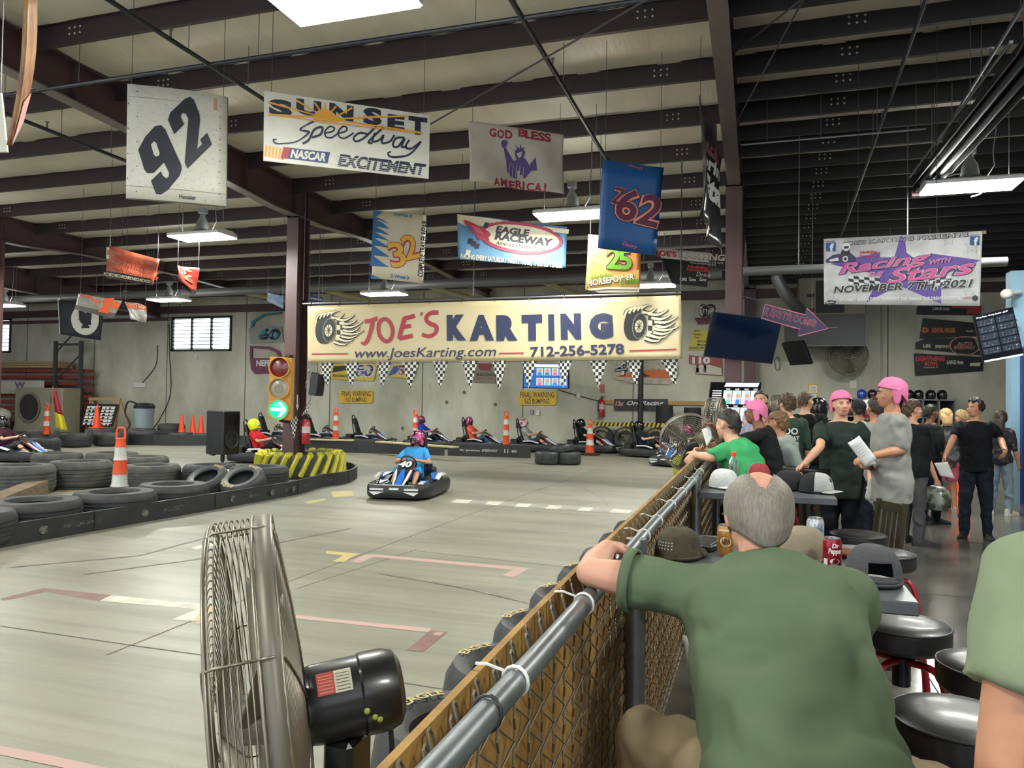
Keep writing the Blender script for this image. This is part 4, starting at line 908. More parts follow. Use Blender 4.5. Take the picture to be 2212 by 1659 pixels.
# Racing with the stars
SIL=M('banner_silver','b9b7ba',.25,h2='d8d7d6',sc=2.2,thr=(.35,.65),bump=.45,bsc=4)
o,P=sign('charity_banner','silver charity race banner with pink lettering and two blue corner logos','banner',(1779,516),(2122,499),(1780,657),10.5,9.1,SIL,br=(2117,661),t=.008,disp=lambda u,v:.03*sin(PI*u)*sin(PI*v)-.015*sin(11*u)*(1-v),nu=36,nv=12,wires=(.24,.74)); P.fan=True
def f(mb):
    T=lambda s,x,y,w,h,mi,b=.02,sh=0,ro=0,z=.006:ptext(P,mb,s,*c7(x,y),w*.2773,h*.2773,mi,b,sh,ro,z)
    T('JOE’S KARTING PRESENTS',1250,282,960,44,2,.05,.0,.03); T('JOE’S KARTING PRESENTS',1250,282,945,34,7,.0,0,.03,.009)
    for x,y in ((703,338),(1808,287)):
        ppoly(P,mb,[c7(x-38,y-32),c7(x+38,y-36),c7(x+38,y+34),c7(x-36,y+34)],1,.005); T('f',x+10,y+4,32,62,4,.06,0,0,.009); T('LIKE US ON',x-3,y-44,66,10,1,.02)
    for cx,cy,r in ((900,330,48),(1610,280,58),(1790,330,66),(760,410,40),(1540,610,60),(700,705,45),(1780,700,50)):
        pstroke(P,mb,[c7(cx+r*(1 if k%2==0 else .42)*cos(-PI/2+k*PI/5),cy+r*(1 if k%2==0 else .42)*sin(-PI/2+k*PI/5)) for k in range(10)],.9,5,.004,closed=True)
    ppoly(P,mb,[c7(1240,250),c7(1420,380),c7(1860,440),c7(1560,560),c7(1560,780),c7(1240,640),c7(980,770),c7(1100,560),c7(700,470),c7(1080,380)],3,.0042)
    ppoly(P,mb,[c7(1140,700),c7(1240,672),c7(1340,700),c7(1240,722)],7,.006); ppoly(P,mb,[c7(1080,300),c7(1235,252),c7(1200,420),c7(1090,420)],7,.0055); ppoly(P,mb,[c7(1270,260),c7(1480,390),c7(1340,420),c7(1290,380)],7,.0055)
    for i in range(6):
        for j in range(3):
            for X0,sg in ((840,1),(1640,-1)):
                x,y=X0+sg*i*42,560+j*24+i*4; ppoly(P,mb,[c7(x,y),c7(x+sg*40,y+4),c7(x+sg*46,y+26),c7(x+sg*6,y+22)],2 if (i+j)%2 else 4,.0065)
    ppoly(P,mb,[c7(665,440),c7(720,400),c7(790,390),c7(850,380),c7(905,425),c7(890,455),c7(760,462),c7(668,460)],6,.007); ppoly(P,mb,[c7(780,390),c7(800,345),c7(850,360),c7(850,400)],2,.008)
    P.disc(mb,*uvp(P,*c7(825,338)),.055,4,.010,16); ppoly(P,mb,[c7(806,335),c7(846,332),c7(844,350),c7(810,352)],2,.013); P.disc(mb,*uvp(P,*c7(820,432)),.04,4,.011,14); P.disc(mb,*uvp(P,*c7(820,432)),.022,2,.013,12); ppoly(P,mb,[c7(690,440),c7(760,420),c7(770,445),c7(700,452)],4,.010)
    T('Holiday',1000,380,140,26,8,.05,.2,.0,.01); T('Horsepower',1005,408,150,24,8,.04,.2,0,.01); T('Drive',1070,430,100,26,5,.0,.3,0,.01)
    for w_,b,mi,z in ((1.03,.07,6,.010),(1.0,.03,4,.013),(.99,.015,0,.016)):
        T('Racing',1110,478,720*w_,110*w_,mi,b,.35,.12,z); T('Stars',1470,530,680*w_,118*w_,mi,b,.35,.12,z)
    T('WITH',1555,448,170,36,4,.05,.3,.1,.016); T('WITH',1555,448,165,32,0,.02,.3,.1,.019); T('THE',1065,552,120,36,4,.05,.3,.05,.016); T('THE',1065,552,115,32,0,.02,.3,.05,.019)
    for b,mi,z in ((.07,4,.010),(.025,2,.014)): T('NOVEMBER 7TH, 2021',1236,652,1075*(1+b*.2),62*(1+b*4),mi,b,.25,.045,z)
    T('A CHARITY RACING EVENT TO BENEFIT THE OMAHA CHILDREN’S HOSPITAL',1225,742,940,28,4,.04,0,.02,.012); T('JOE’S',1770,740,60,18,8,.03,.2,0,.012)
    ppoly(P,mb,[c7(655,775),c7(690,750),c7(745,758),c7(735,780),c7(690,792)],2,.007); T('karting',700,770,60,14,4,.02,.2,.1,.01); P.disc(mb,*uvp(P,*c7(1830,737)),.035,2,.008,14)
letters(P,o,f,[M('ink_hot_pink','e0559f',.4),M('ink_f_blue','2b4a94',.4),M('ink_near_black','1d1d26',.4),M('ink_violet','6a4ba6',.4),M('ink_pure_white','e6e6e4',.4),M('ink_steel','8b8b92',.4),M('ink_deep_purple','3b2a5c',.4),SIL,M('ink_red2','c23b45',.4)],'graphics')
mb=MB(); mb.cyl(P.pos(1.012,.96),P.pos(1.012,1.0),.02,6); mb.build('rail_end',M('pine_tip','b08f72',.6),o,True)
# black banner edge-on beside the right column
o,P=sign('black_banner','crumpled black banner seen edge on, hanging beside the right column','banner',(1520,205),(1556,340),(1513,470),9.5,12.6,M('foil_black_vinyl','19191d',.22,h2='35333a',sc=4,bump=.6,bsc=5),br=(1556,550),t=.01,disp=lambda u,v:.06*sin(9*u+4*v),nu=16,nv=12,wires=(.1,.9))
def f(mb): P.text(mb,'Sprint',.42,.62,.16,0,.04,0,.6); P.text(mb,'Stars',.62,.45,.2,0,.05,0,.7); P.rect(mb,.2,.7,.8,.73,1); P.text(mb,'Racing',.4,.75,.12,1,.03,0,.5)
letters(P,o,f,[INKW,M('ink_dull_red','7d3f46',.5)])
o2,P2=sign('black_banner','narrow glossy black banner edge just right of the right column','banner',(1601,420),(1611,420),(1600,735),14.2,15.0,MATS['foil_black_vinyl'],br=(1604,740),t=.01,disp=lambda u,v:.01*sin(20*v),nv=16,wires=(.5,))
# small hanging race panels on the left
o,P=sign('race_panel','orange brick coloured race car panel hanging high at the left','sign',(233,531),(345,560),(228,600),15.0,15.3,M('crumpled_orange_panel','8b4534',.4,h2='b4583f',sc=9,thr=(.35,.6),bump=.7,bsc=9),br=(330,616),t=.03,disp=lambda u,v:.05*sin(6*u)+.03*sin(9*v))
def f(mb):
    for k in range(3): ptext(P,mb,'AUTO PARTS & SERVICE',290-k*2+k*4,563+k*12,92,9,0,.03,0,-.12,hh=.01)
    P.rect(mb,0,.0,.95,.22,1,.006); 
    for k in range(7): P.text(mb,'FORD',.08+.125*k,.11,.1,2,.02,h=.01)
    P.rect(mb,-.02,.6,.04,.95,2,.006)
letters(P,o,f,[M('ink_orange_dull','c0583c',.5),M('panel_charcoal','2c2b2b',.4),M('ink_bone2','c9c3ac',.5)])
o,P=sign('race_panel','small red and black race panel with a 2, right of the orange one','sign',(383,573),(430,580),(385,607),15.6,15.8,M('glossy_red_black','5b1f22',.2,h2='a33a2c',sc=6,bump=.5,bsc=9),br=(424,634),t=.03,disp=lambda u,v:.06*sin(5*u+3*v))
def f(mb): P.text(mb,'2',.55,.6,.55,0,.08,0,.5,h=.01); P.poly(mb,[(-.4,.1),(.3,-.2),(.9,-.15),(.9,.12)],1,.006)
letters(P,o,f,[M('ink_orange_red','c8452e',.4),M('panel_charcoal2','1f1f22',.2)])
o,P=sign('race_panel','silver race car panel with an orange numeral 1 below the brick coloured panel','sign',(170,634),(262,650),(161,668),17.0,17.2,M('crumpled_silver','9b978c',.35,h2='6f6b62',sc=7,bump=.6,bsc=8),br=(243,688),t=.03,disp=lambda u,v:.05*sin(5*u))
def f(mb):
    ppoly(P,mb,[c4(795,530),c4(858,530),c4(850,558),c4(838,560),c4(828,605),c4(842,610),c4(835,640),c4(762,628),c4(768,600),c4(785,600),c4(796,560),c4(785,558)],0,.008); P.disc(mb,.9,.72,.09,0,.008,14); ptext(P,mb,'RACING',186,641,28,7,0,.04,0,-.1,hh=.008); ptext(P,mb,'TEAM',205,652,22,6,0,.04,0,-.1,hh=.008); P.rect(mb,.0,.0,1,.28,1,.006)
letters(P,o,f,[M('ink_vivid_orange','d2562c',.45),M('panel_grey_dark','4b4842',.35)])
o,P=sign('race_panel','little orange topped silver panel hanging right of the numeral 1 panel','sign',(271,651),(318,660),(282,690),17.3,17.5,M('crumpled_foil','b5b3ae',.2,h2='7a7873',sc=8,bump=.8,bsc=9),br=(315,696),t=.03,disp=lambda u,v:.05*sin(7*u+4*v))
def f(mb): P.rect(mb,.02,.68,.98,.94,0,.008); P.text(mb,'SPEED SHOP',.5,.81,.18,1,.02,0,.8,h=.012)
letters(P,o,f,[MATS['ink_vivid_orange'],MATS['ink_bone2']])
o,P=sign('black_flag','black prisoner of war flag with a white medallion near the left wall','flag',(126,648),(226,650),(130,722),22,22.2,M('flag_black','1d2026',.8,bump=.4,bsc=5),br=(215,735),t=.01,disp=lambda u,v:.1*sin(5*u)*(1-v),nu=16)
def f(mb):
    u,v=uvp(P,*c4(648,700)); P.disc(mb,u,v,.36,0,.008,30,.44); 
    ppoly(P,mb,[c4(630,760),c4(640,715),c4(632,690),c4(640,655),c4(665,645),c4(688,665),c4(690,700),c4(676,715),c4(672,735),c4(690,760)],1,.012); ptext(P,mb,'POW',*c4(615,690),8,5,1,.02,0,1.2,hh=.012); ptext(P,mb,'YOU ARE NOT',*c4(640,768),30,4,0,.02,0,-.1); ptext(P,mb,'FORGOTTEN',*c4(650,780),28,4,0,.02)
letters(P,o,f,[M('flag_bone','b9b8ae',.7),MATS['flag_black']],'print')
mb=MB(); mb.cyl(P.pos(0,0,-.02),P.pos(0,1.05,-.02),.03,6); mb.build('hem_strip',VIN,o,True)
o,P=sign('race_panel','blue crumpled race panel high behind the column, left','sign',(577,632),(612,640),(577,650),19,19.1,M('glossy_blue_foil','2a4f78',.2,h2='8a9bb0',sc=7,bump=.7,bsc=9),br=(612,667),t=.03)
o,P=sign('race_panel','navy panel reading lightning bowl right of the column top','sign',(668,637),(697,642),(668,655),19.5,19.6,M('panel_navy','23365c',.4),br=(697,660),t=.02); letters(P,o,lambda mb:P.text(mb,'LIGHTNING BOWL',.5,.65,.2,0,.02,0,.9),[INKW])
# wooden flame plank and white panel at the far left
o,P=sign('wood_panel','narrow flame painted wooden panel hanging edge on at the top left','sign',(60,-6),(81,-6),(24,315),5.2,5.35,M('flame_wood','6b3a2c',.5,h2='9a7448',sc=6,stretch=(4,4,.8),thr=(.35,.6)),br=(52,262),t=.03,disp=lambda u,v:.03*sin(PI*v),nv=12,wires=(.5,))
letters(P,o,lambda mb:P.poly(mb,[(.0,0),(.8,.04),(1,.24),(.3,.26)],0,.004),[M('pale_pink_tip','c99a94',.35)],'painted_tip')
o,P=sign('white_panel','sliver of a white panel cut by the left edge of the picture','sign',(-60,215),(2,200),(-60,330),5.6,5.6,SCUF,br=(15,328),t=.02)
# wall mounted signs : helper in the wall plane
def wsign(name,label,cat,x0,y0,x1,y1,mat,Y=26.44,t=.03,group=None,pts=None,tilt=0):
    A,B,C_=PY(x0,y1,Y),PY(x1,y1+tilt,Y),PY(x0,y0,Y); D=PY(x1,y0+tilt,Y); P=Panel(A,B,C_,D); o=thing(name,label,cat,(A+D)/2,0,group); mb=MB()
    if pts:
        q=[P.pos(*uvp(P,*p)) for p in pts]; n=len(q); mb.add(q+[p-P.n*t for p in q],[tuple(range(n)),tuple(range(2*n-1,n-1,-1))]+[(i,n+i,n+(i+1)%n,(i+1)%n) for i in range(n)])
    else: mb.sheet(lambda a,b:P.pos(a,b),4,2,-P.n*t)
    mb.build('panel',mat,o,True); return o,P
YS=M('sign_yellow','d9b02f',.5,var=.07,sc=4)
for x0,y0,x1,y1,lb in ((734,842,805,871,'yellow FINAL WARNING NO BUMPING sign near the column, left of the other'),(1119,843,1202,875,'yellow FINAL WARNING NO BUMPING sign under the wall screen')):
    A=(x0,y0,x1,y1); r=4
    o,P=wsign('warning_sign',lb,'sign',x0,y0,x1,y1,YS,pts=[(x0+r,y0),(x1-r,y0),(x1,y0+r),(x1,y1-r),(x1-r,y1),(x0+r,y1),(x0,y1-r),(x0,y0+r)],group='yellow warning signs')
    letters(P,o,lambda mb:(P.text(mb,'FINAL WARNING',.5,.7,.40,0,.008,0,.88),P.text(mb,'NO BUMPING',.5,.26,.36,0,.008,0,.64)),[INKB])
o,P=wsign('racing_banner','black 13x racing banner with white script on the wooden rail','banner',1327,862,1443,886,M('banner_black','1b1d22',.4),Y=26.36)
letters(P,o,lambda mb:(P.text(mb,'13x',.1,.6,.45,1,.05,.15,.16),P.text(mb,'Orr Racing',.58,.58,.5,0,.02,.35,.68)),[INKW,M('ink_pale_red','c98a80',.5)])
def carpanel(label,pts,mat,fn,mats,Y=26.42):
    xs_=[p[0] for p in pts]; ys_=[p[1] for p in pts]; o,P=wsign('car_body_panel',label,'car panel',min(xs_),min(ys_),max(xs_),max(ys_),mat,Y,.06,pts=pts); 
    if fn: letters(P,o,lambda mb:fn(mb,P),mats,'lettering')
    return o,P
T5=lambda P,mb,s,f,x,y,w,h,mi,b=.03,sh=0,ro=0:ptext(P,mb,s,*f(x,y),w*.2773,h*.2773,mi,b,sh,ro)
SH=M('sheet_metal_teal','7f9aa0',.5,h2='a5937c',sc=5,thr=(.4,.6))
carpanel('teal and rust race car door skin with a blue 60 left of the column',[c4(1935,760),c4(1990,735),c4(2190,735),c4(2210,860),c4(1950,872)],SH,lambda mb,P:(T5(P,mb,'60',c4,2100,800,170,95,0,.06,.15),T5(P,mb,'60',c4,2096,797,150,80,1,.03,.15)),[INKB,M('ink_teal','3f9bb0',.5)])
o,P=carpanel('curved teal roof bar above the 60 door skin',[c4(1950,750),c4(1960,700),c4(2050,640),c4(2190,625),c4(2190,640),c4(2060,658),c4(1985,705),c4(1965,755)],M('teal_tube','3f7f8f',.5),None,None)
MG=M('sheet_metal_magenta','7d2a52',.45,h2='5a2340',sc=4)
carpanel('magenta car door with the name NEFF partly behind the traffic light',[c4(1945,960),c4(1948,890),c4(2100,895),c4(2175,930),c4(2190,975),c4(2165,975),c4(2150,940),c4(2090,915),c4(1965,908),c4(1962,985),c4(2200,985),c4(2190,1100),c4(1985,1110),c4(1955,1075)],MG,lambda mb,P:T5(P,mb,'NEFF',c4,2052,1025,110,48,0,.04),[INKW])
YB=M('sheet_yellow','d8c12f',.45,h2='c7b13a',sc=4)
carpanel('yellow and blue race panel with an 80 under the banner, left',[c5(565,1045),c5(620,1025),c5(920,1025),c5(890,1165),c5(560,1150)],YB,lambda mb,P:(T5(P,mb,'80',c5,820,1085,160,110,0,.07,.2),T5(P,mb,'80',c5,818,1083,140,95,1,.03,.2),ppoly(P,mb,[c5(580,1050),c5(720,1040),c5(700,1075),c5(570,1100)],2,.006),T5(P,mb,'PERFORMANCE',c5,640,1125,130,22,2,.03)),[INKW,M('ink_royal','3b3f9c',.5),INKB])
carpanel('yellow race panel with a red 3 beside the yellow 80 panel',[c5(1000,1130),c5(1060,1025),c5(1240,1025),c5(1200,1150)],YB,lambda mb,P:(ppoly(P,mb,[c5(1000,1130),c5(1050,1050),c5(1130,1035),c5(1060,1110)],1,.004),T5(P,mb,'3',c5,1110,1080,60,90,2,.08),T5(P,mb,'3',c5,1110,1080,50,80,0,.04)),[INKR,M('ink_blue3','35509c',.5),INKW])
carpanel('brown and maroon racing panel behind the middle pennants',[c5(1680,1025),c5(1830,1025),c5(1840,1180),c5(1665,1175)],M('sheet_brown','7d7263',.5),lambda mb,P:(ppoly(P,mb,[c5(1690,1028),c5(1820,1028),c5(1800,1085),c5(1720,1080)],1,.004),T5(P,mb,'RACING',c5,1765,1115,140,26,0,.04),T5(P,mb,'Napier Const.',c5,1755,1145,140,20,1,.0,.2)),[INKB,M('ink_maroon2','7d2430',.5)])
carpanel('orange and white battered race panel with a 4 under the banner, right',[c6(780,1240),c6(800,1215),c6(1310,1215),c6(1315,1330),c6(1255,1410),c6(920,1395),c6(910,1378),c6(815,1370),c6(812,1330)],M('sheet_battered_white','b5ae9d',.5,h2='8d8575',sc=6,thr=(.45,.7)),lambda mb,P:(ppoly(P,mb,[c6(840,1345),c6(1000,1295),c6(1240,1290),c6(1290,1330),c6(1240,1360),c6(850,1350)],1,.004),ppoly(P,mb,[c6(1010,1330),c6(1050,1320),c6(1100,1345),c6(1020,1348)],2,.006),T5(P,mb,'4',c6,870,1285,110,120,2,.06,.1),T5(P,mb,'4',c6,866,1282,95,105,0,.03,.1)),[INKW,M('ink_orange4','c9622f',.5),INKB])
carpanel('maroon and white race panel with an 02 behind the right column',[c6(1445,790),c6(1465,770),c6(1640,765),c6(1840,775),c6(1830,860),c6(1660,930),c6(1470,945),c6(1440,920)],M('sheet_white_maroon','b9b3ad',.45),lambda mb,P:(ppoly(P,mb,[c6(1443,890),c6(1660,885),c6(1650,930),c6(1470,942)],1,.004),T5(P,mb,'02',c6,1545,835,140,110,2,.07),T5(P,mb,'02',c6,1542,832,125,98,0,.03)),[INKW,M('ink_maroon3','6d2436',.5),INKB])
carpanel('yellow sponsor panel left of the dark screen',[c6(1435,980),c6(1600,978),c6(1590,1140),c6(1392,1138)],YB,lambda mb,P:[T5(P,mb,s,c6,x,y,w,18,0,.03) for s,x,y,w in (('Sports',1465,990,40),('Tavern',1465,1017,60),('Cozy',1460,1043,50),('Blue Louie',1500,1070,60),('Mancuso',1500,1098,70),('MINDER',1440,1122,70),('AMC',1500,1122,50))],[INKB])
carpanel('red and white race panel with a 110 below the dark screen',[c6(1400,1180),c6(1660,1205),c6(1660,1340),c6(1450,1325),c6(1440,1250),c6(1400,1245)],M('sheet_red','8f2630',.45),lambda mb,P:(ppoly(P,mb,[c6(1440,1255),c6(1560,1255),c6(1650,1280),c6(1655,1335),c6(1455,1322)],1,.004),T5(P,mb,'110',c6,1495,1220,140,52,0,.05),T5(P,mb,'11',c6,1495,1285,80,60,2,.05)),[INKW,M('ink_bone5','c4beb0',.5),INKB])
# dark aero panels on the lounge wall
AE=M('aero_black','1d1d20',.4,var=.1); 
carpanel('black wing panel with Large Auto lettering, topmost of four on the lounge wall',[c7(1375,800),c7(1400,785),c7(1880,790),c7(1860,870),c7(1370,862)],AE,lambda mb,P:(T5(P,mb,'LARGE Auto',c7,1560,818,130,24,0,.02,.1),ppoly(P,mb,[c7(1645,785),c7(1880,790),c7(1870,860),c7(1760,860),c7(1760,815),c7(1645,815)],1,.004)),[INKW,M('ink_red_dull','b03a38',.5)])
carpanel('black wing panel with orange lettering, second of four on the lounge wall',[c7(1420,890),c7(1830,925),c7(1850,1030),c7(1395,1050)],AE,lambda mb,P:(T5(P,mb,'D',c7,1440,985,50,42,0,.08),T5(P,mb,'RENTAL HOUSE',c7,1580,985,180,40,0,.05),T5(P,mb,'Hoosier',c7,1785,990,60,18,1,.02)),[M('ink_orange_b','c9692a',.5),MATS['ink_bone2']])
carpanel('black wing panel with raceway crest, third of four on the lounge wall',[c7(1365,1080),c7(1440,1050),c7(1820,1040),c7(1870,1180),c7(1360,1130)],AE,lambda mb,P:(T5(P,mb,'I-80',c7,1450,1108,60,30,1,.05),T5(P,mb,'SPEEDWAY',c7,1570,1112,110,26,1,.03),T5(P,mb,'AUTO',c7,1745,1090,120,28,0,.05,.1),T5(P,mb,'SPEEDWAY',c7,1745,1120,170,30,0,.04,.1),P.ring(mb,*uvp(P,*c7(1745,1105)),.42,.38,0,.004,ry=.3,ry2=.27)),[M('ink_dusty_rose','b07a72',.5),MATS['ink_bone2']])
carpanel('black wing panel with red Lightning Bowl lettering, lowest of four on the lounge wall',[c7(1350,1165),c7(1890,1190),c7(1885,1300),c7(1360,1340)],AE,lambda mb,P:(T5(P,mb,'LIGHTNING',c7,1475,1207,225,40,1,.05),T5(P,mb,'BOWL',c7,1487,1245,105,34,1,.05),T5(P,mb,'Council Bluffs, IA',c7,1480,1275,110,14,0,.0,.2),T5(P,mb,'LARGE Auto',c7,1670,1233,130,32,0,.02,.1),ppoly(P,mb,[c7(1785,1240),c7(1870,1235),c7(1860,1265),c7(1785,1262)],2,.004)),[INKW,M('ink_red_lb','c8423f',.5),MATS['ink_bone2']])
# ---------------------------------------------------------------- screens
BEZ=M('tv_bezel','101114',.35)
def tv(name,label,tl,tr,bl,dL,dR,fn=None,mats=None,br=None,t=.05,glass='0c1526',emit=0,mount=None):
    A,C_,D=PD(*bl,dL),PD(*tl,dL),PD(*tr,dR); B=PD(*br,dR) if br else A+D-C_
    P=Panel(A,B,C_,D); o=thing(name,label,'television',(A+B+C_+D)/4); mb=MB(); mb.sheet(lambda a,b:P.pos(a,b),2,2,-P.n*t); mb.build('tv_case',BEZ,o,True)
    mb=MB(); P.rect(mb,.012,.03,.988,.985,0,.003); mb.build('screen',M('screen_'+name+glass,glass,.12,emit=emit,ecol=glass if emit else None),o,True)
    if fn: m=MB(); fn(m,P); m.build('screen_picture',mats,o,True)
    if mount is not None: m=MB(); m.tube([P.pos(.5,.5,-t),P.pos(.5,.5,-t-.15),V(mount)],.03,8); m.build('wall_bracket',BEZ,o,True)
    return o,P
tv('television','large switched off television hung tilted on the right column',(1540,673),(1690,692),(1521,770),13.2,13.35,br=(1668,786),glass='0a1a34',mount=(-.45,14.1,3.0))
EM=lambda n,h,e=.9:M('glow_'+n,h,.4,emit=e)
def roster(rows,blue):
    skin=[3,4,5,6]
    def fn(mb,P):
        P.poly(mb,[(.27,.90),(.93,.90),(.96,.985),(.30,.985)],0,.006); P.text(mb,'FOLLOWING NEXT RACE: 10 Lap Race',.6,.942,.03,1,.01,0,.5,h=.009)
        for r in range(rows):
            for c in range(4):
                u0,v1=.27+.18*c,.82-.36*r
                P.rect(mb,u0,v1-.29,u0+.165,v1,0,.006); P.text(mb,'RACER',u0+.085,v1+.03,.03,0,.01,0,.08,h=.007)
                P.rect(mb,u0+.06,v1-.29,u0+.155,v1-.01,7,.008); P.disc(mb,u0+.108,v1-.11,.035,3,.010,12); k=(r*4+c)%4
                P.poly(mb,[(u0+.065,v1-.285),(u0+.15,v1-.285),(u0+.14,v1-.19),(u0+.075,v1-.19)],4+[0,1,2,0][k],.012)
            for k in range(6): P.rect(mb,.05,.80-.36*r-.05*k,.23,.82-.36*r-.05*k,0,.006)
    return fn
SC=[EM('white','dfe3ea',1.0),EM('ink','20242c',.1),EM('navy','1d2f8f',.7),EM('skin','b98a72',.7),EM('mint','5fb09a',.8),EM('blue','2f6fb0',.8),EM('pink','d8589a',.8),EM('backdrop','9fb0b8',.8)]
tv('television','lit roster screen standing below the right column beside the drum fan',(1536,825),(1645,826),(1524,925),12.6,12.6,roster(2,0),SC,br=(1636,928),glass='05060a',mount=(-.45,14.1,1.9))
def r2(mb,P):
    P.rect(mb,.05,.86,.95,.97,0,.005)
    for r in range(2):
        for c in range(4): u,v=.3+.17*c,.82-.4*r; P.rect(mb,u,v-.3,u+.15,v,7,.005); P.disc(mb,u+.075,v-.12,.09,3,.007,10); P.poly(mb,[(u+.02,v-.29),(u+.13,v-.29),(u+.11,v-.18),(u+.04,v-.18)],[5,5,6,4][(c+r*2)%4],.009)
tv('television','wall screen with blue roster pictures above the right hand warning sign',(1132,785),(1228,786),(1130,838),26.0,24.6,r2,SC,br=(1228,840),glass='2f62a8',emit=.6,mount=(-6.9,26.5,2.4))
tv('television','bright blue roster screen on the lounge wall behind the curly haired man',(2030,847),(2110,847),(2024,892),23.7,23.5,r2,SC,br=(2104,894),glass='3a55c8',emit=.7,mount=(5.2,26.5,1.6))
def r3(mb,P):
    P.text(mb,'10 Lap Race - Group Outing - #147',.45,.94,.045,0,.02,0,.8)
    for r in range(5):
        for c in range(2):
            u,v=.04+.48*c,.88-.15*r; P.rect(mb,u,v-.13,u+.45,v,1,.004); P.text(mb,['Tyler','Hunter','Jax','Dean','David'][r] if c==0 else ['Cooper','Jimmy','Brandon','Josh','Connor'][r],u+.08,v-.045,.035,0,.01,0,.1); P.text(mb,'%d   %d   24.%d'%(r+3,2*r+c,330+37*r+c),u+.3,v-.045,.035,0,.01,0,.22); P.text(mb,'Avg 24.9  Gap 0.%d'%(3+r),u+.22,v-.1,.03,0,.0,0,.3)
    P.rect(mb,.02,.0,.98,.035,0,.006)
tv('television','dark lap time screen tilted at the right beside the light blue wall',(2103,683),(2188,663),(2125,783),11.5,11.4,r3,[SC[0],EM('slate','2b3442',.25)],br=(2212,767),glass='10151f',emit=.15,mount=(4.25,15.3,3.2))
tv('television','dark television seen almost edge on between column and pennants',(678,800),(690,803),(672,850),17.5,18.4,br=(688,858),mount=(-10.4,26.4,2.6)) if False else None
t=thing('loudspeaker','small dark loudspeaker hanging tilted behind the column at the banner end','loudspeaker',PY(685,830,16.0)); mb=MB(); mb.box((0,0,0),(.25,.3,.55),R=Matrix.Rotation(.12,3,'Y'),bev=.02); mb.build('cabinet',BLK,t); mb=MB(); mb.box((.0,-.155,0),(.2,.01,.46),R=Matrix.Rotation(.12,3,'Y')); mb.build('grille',M('grille_dark','2c2f34',.7),t); mb=MB(); mb.cyl((0,0,.25),(0,0,4.4),.01,6); mb.build('hanging_wire',WIRE,t)
# ---------------------------------------------------------------- people
SKIN={'fair':M('skin_fair','c9957a',.55,h2='d3a58b',sc=6,thr=(.3,.7)),'tan':M('skin_tan','b07a5c',.55,h2='bd8a6c',sc=6,thr=(.3,.7)),'brown':M('skin_brown','7d523c',.55,h2='8c604a',sc=6,thr=(.3,.7)),'rosy':M('skin_rosy','c48a72',.55,h2='d2a088',sc=6,thr=(.3,.7))}
EYEW=M('eye_white','a8a098',.4); EYEB=M('eye_dark','2a211d',.3); LIP=M('lip','a0625a',.5)
HAIRM={'black':M('hair_black','17130f',.5,h2='2a2420',sc=40),'brown':M('hair_brown','3a2a1e',.55,h2='57402c',sc=40),'dark':M('hair_dark_brown','241b16',.55,h2='3a2d24',sc=40),'blond':M('hair_blond','a8875a',.55,h2='c2a574',sc=40),'grey':M('hair_grey','6a635b',.6,h2='8f877c',sc=60,stretch=(3,3,.6)),'light':M('hair_light_brown','5f452f',.55,h2='7d5f42',sc=40)}
def CLOTH(name,h,bump=.55,bsc=9,**k): return M('cloth_'+name,h,.85,bump=bump,bsc=bsc,var=k.pop('var',.06),sc=k.pop('sc',3),spec=.2,**k)
def remesh(o,vox,smooth=4):
    m=o.modifiers.new('skin_join','REMESH'); m.mode='VOXEL'; m.voxel_size=vox; m.use_smooth_shade=True
    if smooth: s=o.modifiers.new('soften','SMOOTH'); s.factor=.5; s.iterations=smooth
    return o
FOLD=bpy.data.textures.new('fold','MARBLE'); FOLD.noise_scale=.16; FOLD.turbulence=9; FOLD.noise_depth=1
def crease(o,k):
    d=o.modifiers.new('folds','DISPLACE'); d.texture=FOLD; d.strength=k; d.mid_level=.5; d.texture_coords='LOCAL'; return o
def ring(c,x,y,a,b,n=14,k=1.0):
    """super-ellipse ring, x/y axis vectors, half sizes a/b"""
    out=[]
    for i in range(n):
        t=2*PI*i/n; ct,st=cos(t),sin(t); f=lambda q:(abs(q)**k)*(1 if q>=0 else -1)
        out.append(c+x*(a*f(ct))+y*(b*f(st)))
    return out
def limb(mb,pts,rs,n=10,sub=4,ball=True):
    P=[];Rr=[]
    for i in range(len(pts)-1):
        for k in range(sub):
            t=k/sub; P.append(V(pts[i]).lerp(V(pts[i+1]),t)); Rr.append(rs[i]+(rs[i+1]-rs[i])*t)
    P.append(V(pts[-1])); Rr.append(rs[-1]); mb.tube(P,Rr,n)
    if ball:
        for p,r in zip(pts,rs): mb.ell(p,(r,r,r),n=10,m=8)
